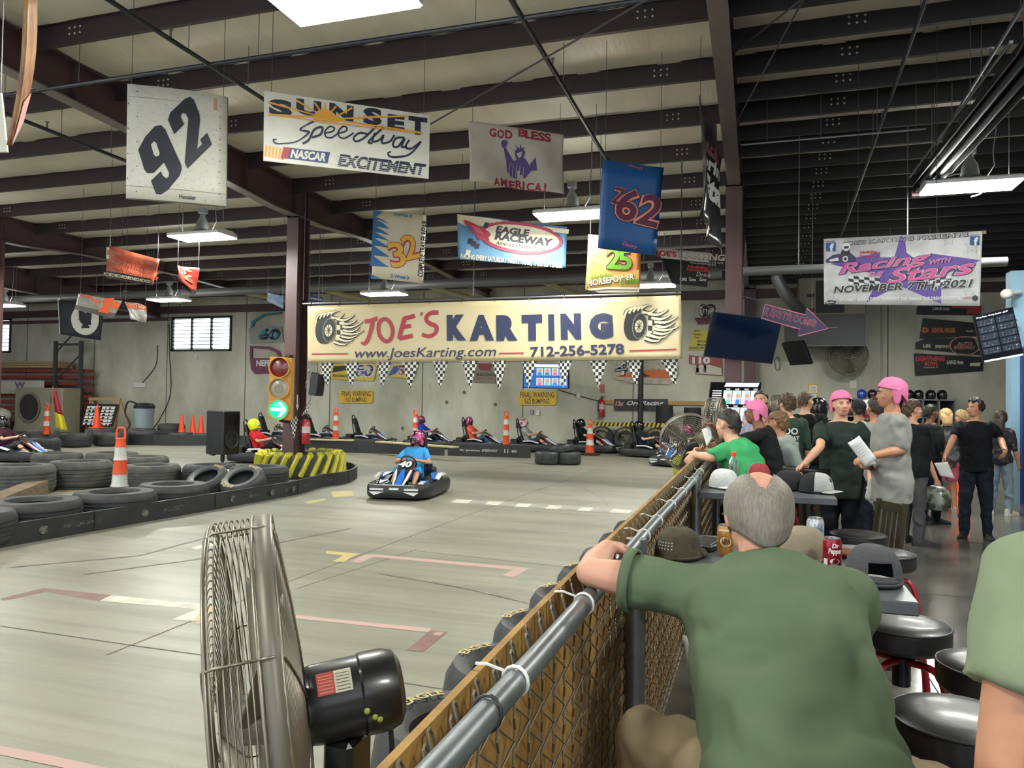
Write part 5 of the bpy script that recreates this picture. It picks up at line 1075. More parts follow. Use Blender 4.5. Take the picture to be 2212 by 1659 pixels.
def hand(mb,w,d,pn,side,curl=.35,s=1.0,spread=.12,thumb=.6,fing=None):
    """w wrist, d direction of the hand, pn palm normal (palm side), side +1 right hand / -1 left"""
    d=d.normalized(); pn=(pn-d*pn.dot(d)).normalized(); sx=d.cross(pn)*side   # towards the thumb
    L=.095*s
    secs=[(0,.027,.021),(.25,.034,.02),(.6,.041,.018),(1,.04,.015)]
    mb.loft([ring(w+d*L*t,sx,pn,a*s,b*s,12,.85) for t,a,b in secs])
    lens=[.072,.08,.074,.058]; offs=[.029,.0095,-.0105,-.029]
    for i in range(4):
        c=(fing[i] if fing else curl*(1+.18*i)); b=w+d*L*(.97 if i<3 else .9)+sx*offs[i]*s
        dd=(d+sx*spread*(1.2-.8*i)*.6).normalized(); ax=dd.cross(pn).normalized(); p=b-dd*.02*s; pts=[p,b]; 
        for q,f in enumerate((.45,.32,.25)):
            ang=c*(.75,1.0,.7)[q]; dd=Quaternion(ax,ang)@dd; b=b+dd*lens[i]*f*s; pts.append(b)
        mb.tube(pts,[.0098*s,.0096*s,.0092*s,.0086*s,.0068*s],8); mb.ell(pts[-1],(.0068*s,)*3,n=8,m=6)
    b=w+d*L*.22+sx*.024*s; dd=(d*.6+sx*.75+pn*thumb*.6).normalized(); pts=[b-dd*.012*s,b]; ax=dd.cross(d+pn*.3).normalized()
    for f in (.036,.032,.026): b=b+dd*f*s; pts.append(b); dd=Quaternion(ax,.22+.2*curl)@dd
    mb.tube(pts,[.014*s,.0145*s,.0115*s,.0105*s,.0075*s],8); mb.ell(pts[-1],(.0075*s,)*3,n=8,m=6)
def head_mesh(mb,c,F,U,R,s=1.0,jaw=1.0):
    """c head centre, F face direction, U up, R right"""
    B=Matrix((R,F,U)).transposed()
    e=lambda x,y,z,rx,ry,rz:mb.ell(c+B@V((x*s,y*s,z*s)),(rx*s,ry*s,rz*s),n=16,m=12,R=B)
    e(0,-.014,.03,.076,.096,.088); e(0,.022,-.03,.066,.076,.082); e(0,.045,-.078,.046*jaw,.042,.036); e(0,.03,-.06,.058*jaw,.055,.045)
    e(0,.074,.018,.05,.02,.016); 
    mb.loft([ring(c+B@V((0,y*s,z*s)),R,F,a*s,b*s,8) for y,z,a,b in ((.082,.012,.008,.008),(.098,-.012,.011,.012),(.102,-.026,.0165,.014),(.088,-.034,.012,.01))])
    e(0,.083,-.056,.026,.012,.008); e(0,.083,-.067,.022,.012,.008)
    for sg in (-1,1): e(sg*.044,.06,-.02,.024,.024,.022); e(sg*.078,-.006,-.005,.012,.02,.032)
def person(label,loc,rz,H=1.78,skin='fair',build=1.0,female=False,lean=0.0,side=0.0,twist=0.0,seat=None,arms=None,legs=None,hd=(0,0),top=None,sleeve=.62,bottom=None,blen=1.0,shoe='1f1f22',hair=None,extra=(),vox=.0085,hem=0.0,group=None,hands=True,curl=.3,eyes=True,pel=None,loose=1.0,fist=None,shirt_part='shirt',dcurl=None,noshirt=False,handscale=1.0):
    """built facing +Y of its own frame; arms={'L':(elbow,wrist[,palm]),'R':..} and legs={'L':(knee,ankle)} are points in that frame"""
    t=thing('person',label,'person',loc,rz,group); s=H/1.78; b=build
    hipz=seat if seat is not None else .93*s
    P0=V(pel) if pel else V((0,0,hipz)); L_=.57*s
    # spine
    sp=[]; p=P0.copy(); N=12
    for i in range(N+1):
        u=i/N; a=lean*(.55+.6*u) if seat is None else lean*(.85+.25*u); sa=side*u; D=V((sin(sa),sin(a)*cos(sa),cos(a)*cos(sa))).normalized(); tw=twist*u
        R0=V((cos(tw),sin(tw),0)); R_=(R0-D*R0.dot(D)).normalized(); F_=D.cross(R_)*1
        sp.append((p.copy(),D,R_,F_)); p=p+D*(L_/N)
    def at(u): 
        x=max(0,min(N,u*N)); i=min(int(x),N-1); f=x-i; A,B=sp[i],sp[i+1]; return (A[0].lerp(B[0],f),A[1].lerp(B[1],f).normalized(),A[2].lerp(B[2],f).normalized(),A[3].lerp(B[3],f).normalized())
    wf=.9 if female else 1.0
    secs=[(-.12,.12,.1,-.005),(-.04,.168,.118,-.01),(.05,.172,.122,-.008),(.22,.150*wf,.112,.004),(.42,.155*wf,.115,.006),(.62,.176*wf,.122,.0),(.78,.186*wf,.115,-.006),(.9,.165*wf,.096,-.012),(.985,.10,.075,-.014),(1.03,.066,.062,-.008)]
    def torso(inf,u0,u1,extra_w=0,flare=0,kk=.86):
        mb=[]
        us=sorted({u0,u1}|{q[0] for q in secs if u0<q[0]<u1})
        for u in us:
            for (a0,b0),(a1,b1) in zip([(q[0],q) for q in secs],[(q[0],q) for q in secs][1:]):
                if a0<=u<=a1: f=(u-a0)/(a1-a0); w=b0[1]+(b1[1]-b0[1])*f; d=b0[2]+(b1[2]-b0[2])*f; o=b0[3]+(b1[3]-b0[3])*f; break
            else: q=secs[0] if u<secs[0][0] else secs[-1]; w,d,o=q[1:]
            if inf>.01 and u<.75 and not female: w=min(max(w,.164),.174); d=min(max(d,.116),.121)
            c,D,R_,F_=at(u); 
            if u<0: c=P0+at(0)[1]*(u*L_)
            bb=b if u<.8 else 1+(b-1)*.6
            lw=1+(loose-1)*max(0,1-max(u,0)) 
            mb.append(ring(c+F_*o*s,R_,F_,(w*s*bb+inf)*lw,(d*s*bb+inf)*lw,20,kk))
        return mb
    mb=MB(); mb.loft(torso(-.004,-.12,1.03))
    sh={}; c,D,R_,F_=at(.865)
    for k,sg in (('L',-1),('R',1)): sh[k]=c+R_*sg*(.172*wf*s*(1+(b-1)*.55))-F_*.012
    ua,fa=.295*s,.262*s
    A=arms or {}
    dflt={k:(sh[k]+V((sg*.07,.0,-.285))*s,sh[k]+V((sg*.09,.09,-.53))*s) for k,sg in (('L',-1),('R',1))}
    Aj={}
    for k,sg in (('L',-1),('R',1)):
        a=A.get(k) or dflt[k]; e,w=V(a[0]),V(a[1]); pn=V(a[2]) if len(a)>2 and a[2] is not None else V((-sg,0,.0))
        hdv=V(a[3]) if len(a)>3 and a[3] is not None else (w-e)
        Aj[k]=(e,w,pn,hdv.normalized())
        limb(mb,[sh[k],sh[k].lerp(e,.5),e,e.lerp(w,.35),w],[.052*s*b,.047*s*b,.038*s,.041*s,.027*s])
        if hands: hand(mb,w-hdv.normalized()*.008,hdv,pn,sg,curl=(dcurl or {}).get(k,curl),s=s*1.02*handscale,fing=(fist or {}).get(k))
    # legs
    Lg=legs or {}; Lj={}
    base=P0+ (at(0)[1]*(-.02) if seat is None else V((0,0,-.01)))
    for k,sg in (('L',-1),('R',1)):
        hip=base+V((sg*.088*s,0,-.02*s)); 
        if k in Lg: kn,an=V(Lg[k][0]),V(Lg[k][1])
        else: kn,an=hip+V((sg*.025,.015,-.42*s)),hip+V((sg*.04,-.02,-.83*s)); an.z=.085
        ft=V(Lg[k][2]) if k in Lg and len(Lg[k])>2 else V((sg*.25,1,0))
        Lj[k]=(hip,kn,an,ft.normalized())
        limb(mb,[hip,hip.lerp(kn,.5),kn,kn.lerp(an,.3),kn.lerp(an,.7),an],[.088*s*b,.074*s*b,.053*s,.056*s,.042*s,.036*s])
        f_=Lj[k][3]; mb.tube([an+V((0,0,-.02))-f_*.04,an+V((0,0,-.04))+f_*.07,an+V((0,0,-.055))+f_*.15],[.036,.036,.026],8)
    # neck and head
    c,D,R_,F_=at(1.0); yaw,pit=hd
    hu=(D*.45+V((0,0,1))*.75).normalized()
    F0=(F_-hu*F_.dot(hu)).normalized(); F1=Quaternion(hu,yaw)@F0; R1=F1.cross(hu).normalized(); q=Quaternion(R1,pit); F1=q@F1; U1=q@hu
    nb=c-F_*.012; hc=nb+hu*.155*s+F1*.018+U1*.0
    mb.tube([nb-D*.06,nb,nb.lerp(hc,.45),hc-U1*.05-F1*.012],[.072*s,.062*s,.056*s,.056*s],14)
    head_mesh(mb,hc,F1,U1,R1,s*.98)
    body=remesh(mb.build('body',SKIN[skin],t,smooth='all'),vox)
    B=Matrix((R1,F1,U1)).transposed(); hs=s*.98
    hp=lambda x,y,z:hc+B@V((x*hs,y*hs,z*hs))
    if eyes:
        for sg in (-1,1):
            m=MB(); m.ell(hp(sg*.031,.083,.004),(.0105*hs,.009*hs,.0058*hs),R=B,n=12,m=8); m.ell(hp(sg*.031,.0905,.004),(.0052*hs,.0045*hs,.0054*hs),1,10,6,B); m.build('eye',[EYEW,EYEB],t,smooth='all')
            m=MB(); m.tube([hp(sg*.014,.094,.021),hp(sg*.03,.096,.026),hp(sg*.048,.084,.021)],[.003,.0042,.0025],6); m.build('eyebrow',HAIRM.get((hair or ('short','dark'))[1],HAIRM['dark']),t,smooth='all')
        m=MB(); m.tube([hp(-.022,.088,-.060),hp(-.008,.0965,-.0575),hp(.008,.0965,-.0575),hp(.022,.088,-.060)],[.003,.006,.006,.003],8); m.build('mouth',LIP,t,smooth='all')
    # clothes
    if top and not noshirt:
        m=MB(); u0=-.14-hem; m.loft(torso(.013,u0,.985))
        for k in ('L','R'):
            e,w,pn,_=Aj[k]; pts=[sh[k]+(c-sh[k])*.28,sh[k]]; rs=[.075*s,.068*s*b]; tot=ua+fa; L1=(e-sh[k]).length; want=sleeve*(L1+(w-e).length)
            if want<=L1: pts+=[sh[k].lerp(e,.5*want/L1),sh[k].lerp(e,want/L1)]; rs+=[.064*s*b*loose,.062*s*b*loose]
            else: f=(want-L1)/(w-e).length; pts+=[sh[k].lerp(e,.55),e,e.lerp(w,f)]; rs+=[.06*s*b,.05*s,.043*s]
            limb(m,pts,rs,12,4,False); m.ell(sh[k],(.068*s*b,)*3)
        crease(remesh(m.build(shirt_part,top,t,smooth='all'),max(vox,.009),9),.016)
    if bottom:
        m=MB(); m.loft(torso(.007,-.12,.16))
        for k in ('L','R'):
            hip,kn,an,_=Lj[k]; pts=[hip+V((0,0,.03)),hip.lerp(kn,.45),kn]; rs=[.100*s*b,.088*s*b,.070*s]
            if blen>=1: pts+=[kn.lerp(an,.5),an+V((0,0,-.03))]; rs+=[.067*s,.062*s]
            else:
                f=blen; pts=[hip+V((0,0,.03)),hip.lerp(kn,.5*f/.55),hip.lerp(kn,min(1,f/.55))]; rs=[.104*s*b,.095*s*b,.088*s]
                if f>.55: pts.append(kn.lerp(an,(f-.55)/.45)); rs.append(.082*s)
            limb(m,pts,rs,12,4,True if blen>=1 else False); m.ell(hip,(.1*s*b,)*3)
        crease(remesh(m.build('trousers' if blen>=1 else 'shorts',bottom,t,smooth='all'),max(vox,.009),3),.02)
    for k,sg in (('L',-1),('R',1)):
        hip,kn,an,f_=Lj[k]; m=MB(); lat=V((f_.y,-f_.x,0)); o=an+V((0,0,-.085+.0))
        m.loft([[o-f_*.065+lat*x+V((0,0,z)) for x,z in ((-.03,0),(.03,0),(.03,.07),(.02,.1),(-.02,.1),(-.03,.07))]]+[[o+f_*y+lat*x*w_+V((0,0,z*h_)) for x,z in ((-.04,0),(.04,0),(.04,.6),(.02,1),(-.02,1),(-.04,.6))] for y,w_,h_ in ((-.03,.85,.11),(.05,.95,.1),(.12,1.1,.065),(.18,1.0,.05),(.205,.6,.035))])
        m.build('shoe',M('shoe_'+shoe,shoe,.6,var=.1),t,smooth=True)
    # hair and headwear
    def cap_shell(mname,mat,infl,zcut,front=0,back=0,rag=0,flap=False,bald=False,name='hair',seed=1):
        m=MB(); rr=random.Random(seed)
        def fn(u,v):
            th=2*PI*u; zmin=zcut+(back if cos(th)<0 else front)*abs(cos(th))**1.2
            # th=0 is the front
            lo=zmin; top_=.122; ph=v
            z=lo+(top_-lo)*ph
            zz=(z-.03)/.092; rad=math.sqrt(max(0,1-zz*zz)) if zz>0 else 1-.06*zz*zz
            n_=rag*(sin(17*th+seed)*sin(9*ph*3+seed)+.6*sin(31*th+7*ph))
            r1,r2=(.079+infl+n_),(.099+infl+n_)
            if zz<-0.4: r1*=1-.10*min(1,(-.4-zz))
            y0=-.014
            return hp(r1*rad*sin(th),y0+r2*rad*cos(th)*(1 if cos(th)<0 else .97),z+(infl+n_*.7)*ph)
        m.grid(fn,40,14); o=m.build(name,mat,t,smooth='all'); md=o.modifiers.new('thickness','SOLIDIFY'); md.thickness=.006; md.offset=-1; return o
    if hair:
        st,colr=hair[0],hair[1]; mt=HAIRM[colr] if colr in HAIRM else colr
        if st in('short','mop'):
            cap_shell('hair_base',mt,.005,.048,.034,-.1,.004); m=MB(); rr=random.Random(len(label)); big=st=='mop'
            for i in range(520 if big else 460):
                th=rr.uniform(0,2*PI); z=.122-.2*rr.random()**1.25; c_=cos(th); lo=(.075 if c_>.3 else .075-.03*(.3-c_)/.3 if c_>0 else .045-.125*min(1,-c_*1.6)) - (.03 if big else 0)
                if z<lo: continue
                zz=(z-.03)/.092; rad=math.sqrt(max(.0,1-min(1,zz*zz))) if zz>0 else 1-.1*zz*zz; k=.004 if not big else .010
                q=hp((.079+k)*rad*sin(th),-.014+(.099+k)*rad*c_,z+k); r=rr.uniform(.0075,.0115)*(1.25 if big else 1)*min(1,.6+(z-lo)*9)
                m.ell(q,(r,r,r*1.7),n=7,m=5,R=B@Matrix.Rotation(rr.uniform(-.7,.7),3,'X')@Matrix.Rotation(rr.uniform(-.7,.7),3,'Y'))
            remesh(m.build('hair',mt,t,smooth='all'),.0055,2)
        elif st=='curly':
            m=MB(); rr=random.Random(5)
            for i in range(90):
                th=rr.uniform(0,2*PI); z=rr.uniform(-.02,.125); 
                if cos(th)>.35 and z<.075: continue
                zz=(z-.03)/.095; rad=math.sqrt(max(.02,1-zz*zz)); p=hp(.086*rad*sin(th),-.014+.104*rad*cos(th),z); r=rr.uniform(.017,.028); m.ell(p,(r,r,r),n=8,m=6)
            o=m.build('hair',mt,t,smooth='all'); remesh(o,.008,2)
        elif st=='long':
            cap_shell('hair',mt,.016,-.06,.1,-.05,.004,seed=2); m=MB()
            m.loft([ring(hp(0,-.062-.055*q,.05-.27*q*hair[2] if len(hair)>2 else .05-.27*q),R1,F1,(.098-.02*q)*hs,(.066-.02*q)*hs,16) for q in (0,.35,.7,1)]); m.build('hair_length',mt,t,smooth='all')
        elif st=='balding':
            m=MB()
            def fn(u,v):
                th=PI*(.30+1.4*u); lo=-.092+.055*abs(sin(th))**2*(1.2 if cos(th)>-.1 else .9); hi=.085 if cos(th)<-.2 else .085-.03*(cos(th)+.2)
                hi=.108-.04*math.exp(-((th-PI-.16)/.36)**2)-.012*math.exp(-((th-PI)/.9)**2)+.004*sin(23*th); hi=min(hi,.104-.05*max(0,cos(th)+.15)); z=lo+(hi-lo)*v; zz=(z-.03)/.092; rad=math.sqrt(max(0,1-zz*zz)) if zz>0 else 1-.13*zz*zz
                k=.0085*min(1,4*v+.12)*min(1,(1-v)*5+.05)
                return hp((.078+k)*rad*sin(th),-.014+(.098+k)*rad*cos(th),z)
            m.grid(fn,48,18); o=m.build('hair',mt,t,smooth='all'); md=o.modifiers.new('thickness','SOLIDIFY'); md.thickness=.004; md.offset=-1
    for ex in extra:
        kind=ex[0]
        if kind=='pinkcap':
            cap_shell('cap',PINK,.014,.03,.03,-.11,.001,name='swim_cap')
            for sg in (-1,1):
                m=MB(); m.grid(lambda u,v:hp(sg*(.094-.012*v*v-.003*abs(u-.5)),-.065+.075*u+.012*v*(1-2*u),.045-.135*v*(1-.25*abs(2*u-1)**2)),6,8); o=m.build('ear_flap',PINK,t,smooth='all'); md=o.modifiers.new('thickness','SOLIDIFY'); md.thickness=.008; md.offset=0
            m=MB(); m.tube([hp(0,-.1,.10),hp(0,-.03,.1365),hp(0,.04,.130),hp(0,.075,.095)],.004,6); m.build('cap_seam',PINK,t,smooth='all')
        elif kind=='ballcap':
            mt=ex[1]; bk=-1 if ex[2:] and ex[2]=='back' else 1
            cap_shell('cap',mt,.014,.035,.0,-.02,0,name='cap_crown'); m=MB(); m.sheet(lambda u,v:hp((u-.5)*.15*(1-.25*v*v),bk*(.078+.085*v*(1-.7*(2*u-1)**2)) ,.04-.02*v-.025*(2*u-1)**2),10,6,U1*-.005); m.build('cap_brim',mt,t,smooth='all')
        elif kind=='helmet':
            helmet(None,None,ex[1],ex[2] if len(ex)>2 else None,parent=t,xf=(hc-F1*.005,B))
        elif kind=='glasses':
            m=MB()
            for sg in (-1,1): m.tube([hp(sg*.033+.022*cos(a),.1,.004+.017*sin(a)) for a in [2*PI*q/14 for q in range(14)]],.0018,5,closed=True); m.tube([hp(sg*.055,.1,.008),hp(sg*.08,.06,.01),hp(sg*.083,-.01,.006)],.0018,5)
            m.tube([hp(-.012,.1,.008),hp(.012,.1,.008)],.0018,5); m.build('glasses',M('glasses_wire','8a7a5a',.3,.8),t)
        elif kind=='text':
            _,st,u,zf,hh,mt,sgn=ex[:7]; vs,fs=text2d(st,.03); x0,x1,y0,y1=bounds(vs); k=hh/(y1-y0); c_,D_,R2,F2=at(u); out=[]
            ofs=.135*s*b+.02
            for a,b_ in vs:
                x=(a-(x0+x1)/2)*k*-sgn*-1; y=(b_-y0)*k; x_=x*(1 if sgn>0 else -1)
                dep=.0
                out.append(c_+R2*(x_)+D_*y+F2*(sgn*(ofs*(1-.5*(x/.22)**2)))+R2*0)
            m=MB(); m.add(out,fs); m.build('shirt_print',mt,t)
    return t,dict(sh=sh,head=hc,B=B,at=at,Aj=Aj,Lj=Lj)
PINK=M('knit_pink','d9749f',.8,bump=.2,bsc=40,var=.05)
def helmet(label,p,shell,accent=None,rz=0,parent=None,xf=None,group=None,visor='0d0e12'):
    """full face helmet; stands on its own or worn as part"""
    if parent is None: t=thing('racing_helmet',label,'helmet',p,rz,group); c,B=V((0,0,.125)),Matrix.Identity(3)
    else:
        c,B=xf; t=bpy.data.objects.new('helmet',None); COL.objects.link(t); t.parent=parent
    hp=lambda x,y,z:c+B@V((x,y,z))
    m=MB()
    def fn(u,v):
        th=2*PI*u; z=-.125+.27*v; zz=(z-.02)/.128; rad=math.sqrt(max(0.0,1-zz*zz)) if zz>0 else 1-.18*zz*zz
        return hp(.118*rad*sin(th),-.005+(.138 if cos(th)<0 else .142+.012*max(0,-zz))*rad*cos(th),z)
    m.grid(fn,32,18); o=m.build('helmet_shell',shell,t,smooth='all'); md=o.modifiers.new('thickness','SOLIDIFY'); md.thickness=.02; md.offset=-1
    m=MB()
    def fv(u,v):
        th=-1.05+2.1*u; z=-.03+.085*v; zz=(z-.02)/.128; rad=math.sqrt(max(0,1-zz*zz)) if zz>0 else 1-.18*zz*zz
        return hp(.121*rad*sin(th),-.005+.148*rad*cos(th),z)
    m.grid(fv,16,5); o=m.build('visor',M('visor_'+visor,visor,.1),t,smooth='all'); md=o.modifiers.new('thickness','SOLIDIFY'); md.thickness=.006; md.offset=1
    if accent:
        m=MB()
        for sg in (-1,1):
            def fs_(u,v,sg=sg):
                th=sg*(.35+1.9*u); z=.075+.035*v-.03*u+.02*sin(9*u); zz=(z-.02)/.128; rad=math.sqrt(max(0,1-zz*zz)); return hp(.121*rad*sin(th),-.005+.144*rad*cos(th),z)
            m.grid(fs_,14,3)
            def fs2(u,v,sg=sg):
                th=sg*(1.2+.9*u); z=-.02+.045*v*(1-u)-.03*u; zz=(z-.02)/.128; rad=math.sqrt(max(0,1-zz*zz)) if zz>0 else 1-.18*zz*zz; return hp(.1205*rad*sin(th),-.005+.1435*rad*cos(th),z)
            m.grid(fs2,10,3)
        o=m.build('helmet_stripe',accent,t,smooth='all'); md=o.modifiers.new('thickness','SOLIDIFY'); md.thickness=.003; md.offset=1
    m=MB(); m.tube([hp(-.07,.125,-.07),hp(0,.155,-.075),hp(.07,.125,-.07)],[.008,.012,.008],6); m.build('chin_vent',BLK,t,smooth=True)
    return t
HEL={'black':M('helmet_black','101114',.15,coat=.6),'pink':M('helmet_pink','c0457f',.2,h2='1a1a1f',sc=7,thr=(.47,.53),coat=.6),'white':M('helmet_white_red','c8c4c4',.2,h2='a0303f',sc=6,thr=(.5,.56),coat=.6),'yellow':M('helmet_yellow','dbe02e',.3,coat=.4),'blue':M('helmet_blue','1f4fc0',.15,coat=.6),'camo':M('helmet_camo','8b8f86',.3,h2='3f4238',sc=8,thr=(.45,.55),coat=.3),'maroon':M('helmet_maroon','3a1420',.15,coat=.6)}
HPK=M('helmet_pink_stripe','d8468c',.25); HWH=M('helmet_white_stripe','d0d0d4',.25); HRD=M('helmet_red_stripe','b3263a',.25)
# ---------------------------------------------------------------- karts (nose towards +X of their own frame)
KBL,KWH,KRD=M('kart_blue','2468c4',.3,coat=.4),M('kart_white','d6d8da',.3,coat=.4),M('kart_red','b8303a',.3,coat=.4)
KMET=M('kart_tube','2a2c30',.35,.6); KSEAT=M('kart_seat','1a1b1e',.55); KGRN=M('kart_pedal_green','1f5a45',.5)
def kart(label,loc,rz,number=None,group=None):
    t=thing('go_kart',label,'go-kart',loc,rz,group); t.matrix_basis=t.matrix_basis@Matrix.Diagonal((.96,.88,1,1))
    # wrap-round bumper
    def outline(k,z):
        pts=[]; a,b=.99*k+.0,.66*k
        for i in range(40):
            th=2*PI*i/40; e=.38; f=lambda q:(abs(q)**e)*(1 if q>=0 else -1); x=a*f(cos(th)); y=b*f(sin(th)); 
            if x>0: y*=1-.10*(x/a)**2
            pts.append(V((x,y,z)))
        return pts
    mb=MB(); n=40; secs=[(1.0,.05),(1.02,.1),(1.02,.2),(.99,.25),(.93,.26),(.9,.22),(.92,.07),(.97,.045)]
    mb.loft([outline(k,z) for k,z in secs],closed=True); mb.build('bumper',BLK,t,smooth=True)
    mb=MB()
    for y in (-.33,.33):
        mb.box((1.0,y,.19),(.03,.26,.03)); mb.add([V((1.012,y-.15,.15)),V((1.012,y+.15,.15)),V((1.012,y+.05*(1 if y>0 else -1),.09))],[(0,1,2)])
    mb.box((1.0,0,.2),(.02,.18,.035)); mb.build('bumper_decal',KWH,t)
    mb=MB(); mb.box((.05,0,.06),(1.6,.62,.02)); mb.box((.1,-.36,.08),(1.5,.04,.05)); mb.box((.1,.36,.08),(1.5,.04,.05)); mb.build('floor_tray',KMET,t)
    for x,y in ((.56,-.5),(.56,.5),(-.56,-.52),(-.56,.52)):
        w=.13 if x>0 else .19; mb=MB(); mb.lathe([(.07,-w/2),(.12,-w/2),(.135,-w/2+.02),(.135,w/2-.02),(.12,w/2),(.07,w/2)],(x,y,.137),V((0,1,0)),20,closed=True); wh=mb.build('wheel',RUB,t,smooth=True)
        mb=MB(); mb.lathe([(.068,-w/2+.02),(.068,w/2-.02)],(x,y,.137),V((0,1,0)),16); mb.build('rim',KMET,wh)
    # seat and tall head restraint
    mb=MB(); mb.sheet(lambda u,v:V((-.02-.36*v**.8-.0,(u-.5)*.40,.16+.03*(2*u-1)**2*4*(.5)+.02*v)),8,4,(0,0,-.03)); 
    for sg in (-1,1): mb.box((-.18,sg*.2,.22),(.36,.04,.14),bev=.015)
    mb.build('seat',KSEAT,t,smooth=True)
    mb=MB(); mb.sheet(lambda u,v:V((-.36-.26*v-.02*(1-(2*u-1)**2),(u-.5)*(.42-.16*v),.18+.78*v)),8,8,(-.05,0,.0)); mb.build('backrest',KSEAT,t,smooth=True)
    mb=MB(); mb.tube(spline([V((-.52,-.17,.2)),V((-.62,-.16,.6)),V((-.69,-.12,.98)),V((-.71,0,1.08)),V((-.69,.12,.98)),V((-.62,.16,.6)),V((-.52,.17,.2))],5),.02,8); mb.box((-.7,0,.86),(.06,.15,.2),bev=.02); mb.build('roll_hoop',KMET,t,smooth=True)
    # side pods
    for sg in (-1,1):
        mb=MB(); sec=lambda x,z,w:[V((x,sg*(.36),.14)),V((x,sg*(.36+w),.14)),V((x,sg*(.36+w),z*.8)),V((x,sg*(.36+w*.6),z)),V((x,sg*.36,z))]
        mb.loft([sec(-.42,.3,.2),sec(-.3,.36,.24),sec(.1,.33,.25),sec(.34,.24,.2)]); pod=mb.build('side_pod',BLK,t,smooth=True)
        mb=MB(); mb.loft([[V((-.38,sg*.385,.345)),V((-.36,sg*.5,.345)),V((-.36,sg*.5,.36)),V((-.38,sg*.385,.36))],[V((-.1,sg*.4,.366)),V((-.1,sg*.56,.352)),V((-.1,sg*.56,.367)),V((-.1,sg*.4,.38))],[V((.2,sg*.5,.30)),V((.2,sg*.57,.28)),V((.2,sg*.57,.295)),V((.2,sg*.5,.315))]]); mb.build('pod_decal',KBL,pod); mb=MB(); mb.loft([[V((x,sg*.58,z)),V((x,sg*.66,z-.02)),V((x,sg*.66,z-.005)),V((x,sg*.58,z+.015))] for x,z in ((-.3,.36),(0,.37),(.25,.31))]); mb.build('pod_stripe',KWH,pod)
        mb=MB(); mb.loft([[V((.34,sg*.3,.15)),V((.34,sg*.56,.15)),V((.34,sg*.56,.27)),V((.34,sg*.3,.27))],[V((.78,sg*.24,.15)),V((.78,sg*.5,.15)),V((.78,sg*.5,.22)),V((.78,sg*.24,.22))]]); q=mb.build('front_pod',BLK,t,smooth=True); mb=MB(); mb.box((.42,sg*.41,.272),(.12,.16,.012),R=Matrix.Rotation(.11,3,'Y')); mb.build('pod_stripe',KBL,q)
        mb=MB(); mb.box((.55,sg*.41,.262),(.2,.1,.012),R=Matrix.Rotation(.11,3,'Y')); mb.build('pod_decal',KWH,q)
    # engine and rear box
    mb=MB(); mb.box((-.6,.22,.3),(.3,.26,.28),bev=.03); mb.cyl((-.6,.22,.44),(-.6,.22,.5),.08,12); mb.build('engine',KMET,t); mb=MB(); mb.box((-.72,-.2,.3),(.25,.35,.2),bev=.03); mb.build('rear_box',BLK,t)
    # steering cowl : long sloping panel with nose number
    def cs(x,z,w,d): return [V((x,-w,z)),V((x,w,z)),V((x-d*.3,w*.9,z+d)),V((x-d*.3,-w*.9,z+d))]
    mb=MB(); mb.loft([cs(.18,.52,.12,.05),cs(.34,.45,.13,.05),cs(.6,.28,.11,.05),cs(.84,.16,.09,.04)]); cw=mb.build('steering_cowl',BLK,t,smooth=True); mb=MB(); mb.loft([[V((x,-w,z)),V((x,w,z)),V((x+.01,w*.9,z+.02)),V((x+.01,-w*.9,z+.02))] for x,z,w in ((.42,.455,.03),(.6,.325,.07),(.83,.2,.06))]); mb.build('blue_flash',KBL,cw,smooth=True)
    mb=MB(); mb.loft([cs(.12,.56,.135,.055),cs(.22,.52,.155,.06),cs(.44,.40,.145,.06)]); np_=mb.build('number_panel',BLK,cw,smooth=True)
    for sg in (-1,1):
        mb=MB(); mb.tube([V((.40,sg*.145,.455)),V((.48,sg*.135,.41)),V((.6,sg*.115,.325)),V((.84,sg*.09,.2))],[.018,.024,.024,.016],6); mb.build('cowl_edge',KWH,cw,smooth=True)
        mb=MB(); mb.tube([V((.2,sg*.155,.52)),V((.36,sg*.158,.45)),V((.6,sg*.135,.29))],[.008,.012,.008],6); mb.build('red_pinstripe',KRD,cw,smooth=True)
    if number:
        pl=Panel(V((.42,-.13,.475)),V((.42,.13,.475)),V((.14,-.13,.62))); mb=MB(); pl.text(mb,number,.5,.45,.6,0,.05,0,h=.012); mb.build('race_number',KWH,np_)
        pl=Panel(V((-.66,-.08,.9)),V((-.66,.08,.9)),V((-.66,-.08,1.02))); mb=MB(); pl.text(mb,number,.5,.5,.7,0,.05,0,h=.01); mb.build('race_number',KWH,t)
    mb=MB(); c=V((.1,0,.56)); ax=V((-.8,0,.6)).normalized(); x,y,_=frame_of(ax); mb.tube([c+x*.155*cos(a)+y*.15*sin(a) for a in [2*PI*k/22 for k in range(22)]],.016,7,closed=True)
    for a in (0.5,2.64,4.71): mb.cyl(c,c+x*.15*cos(a)+y*.145*sin(a),.01,5)
    mb.cyl(c,V((.42,0,.3)),.014,6); mb.build('steering_wheel',BLKR,t,smooth=True)
    mb=MB(); mb.box((.62,-.2,.2),(.03,.07,.16)); mb.box((.62,.2,.2),(.03,.07,.16)); mb.build('pedal',KGRN,t); mb=MB(); mb.tube([V((.3,-.45,.3)),V((.5,-.42,.36)),V((.75,-.4,.24))],.014,6); mb.build('side_guard',KMET,t)
    return t
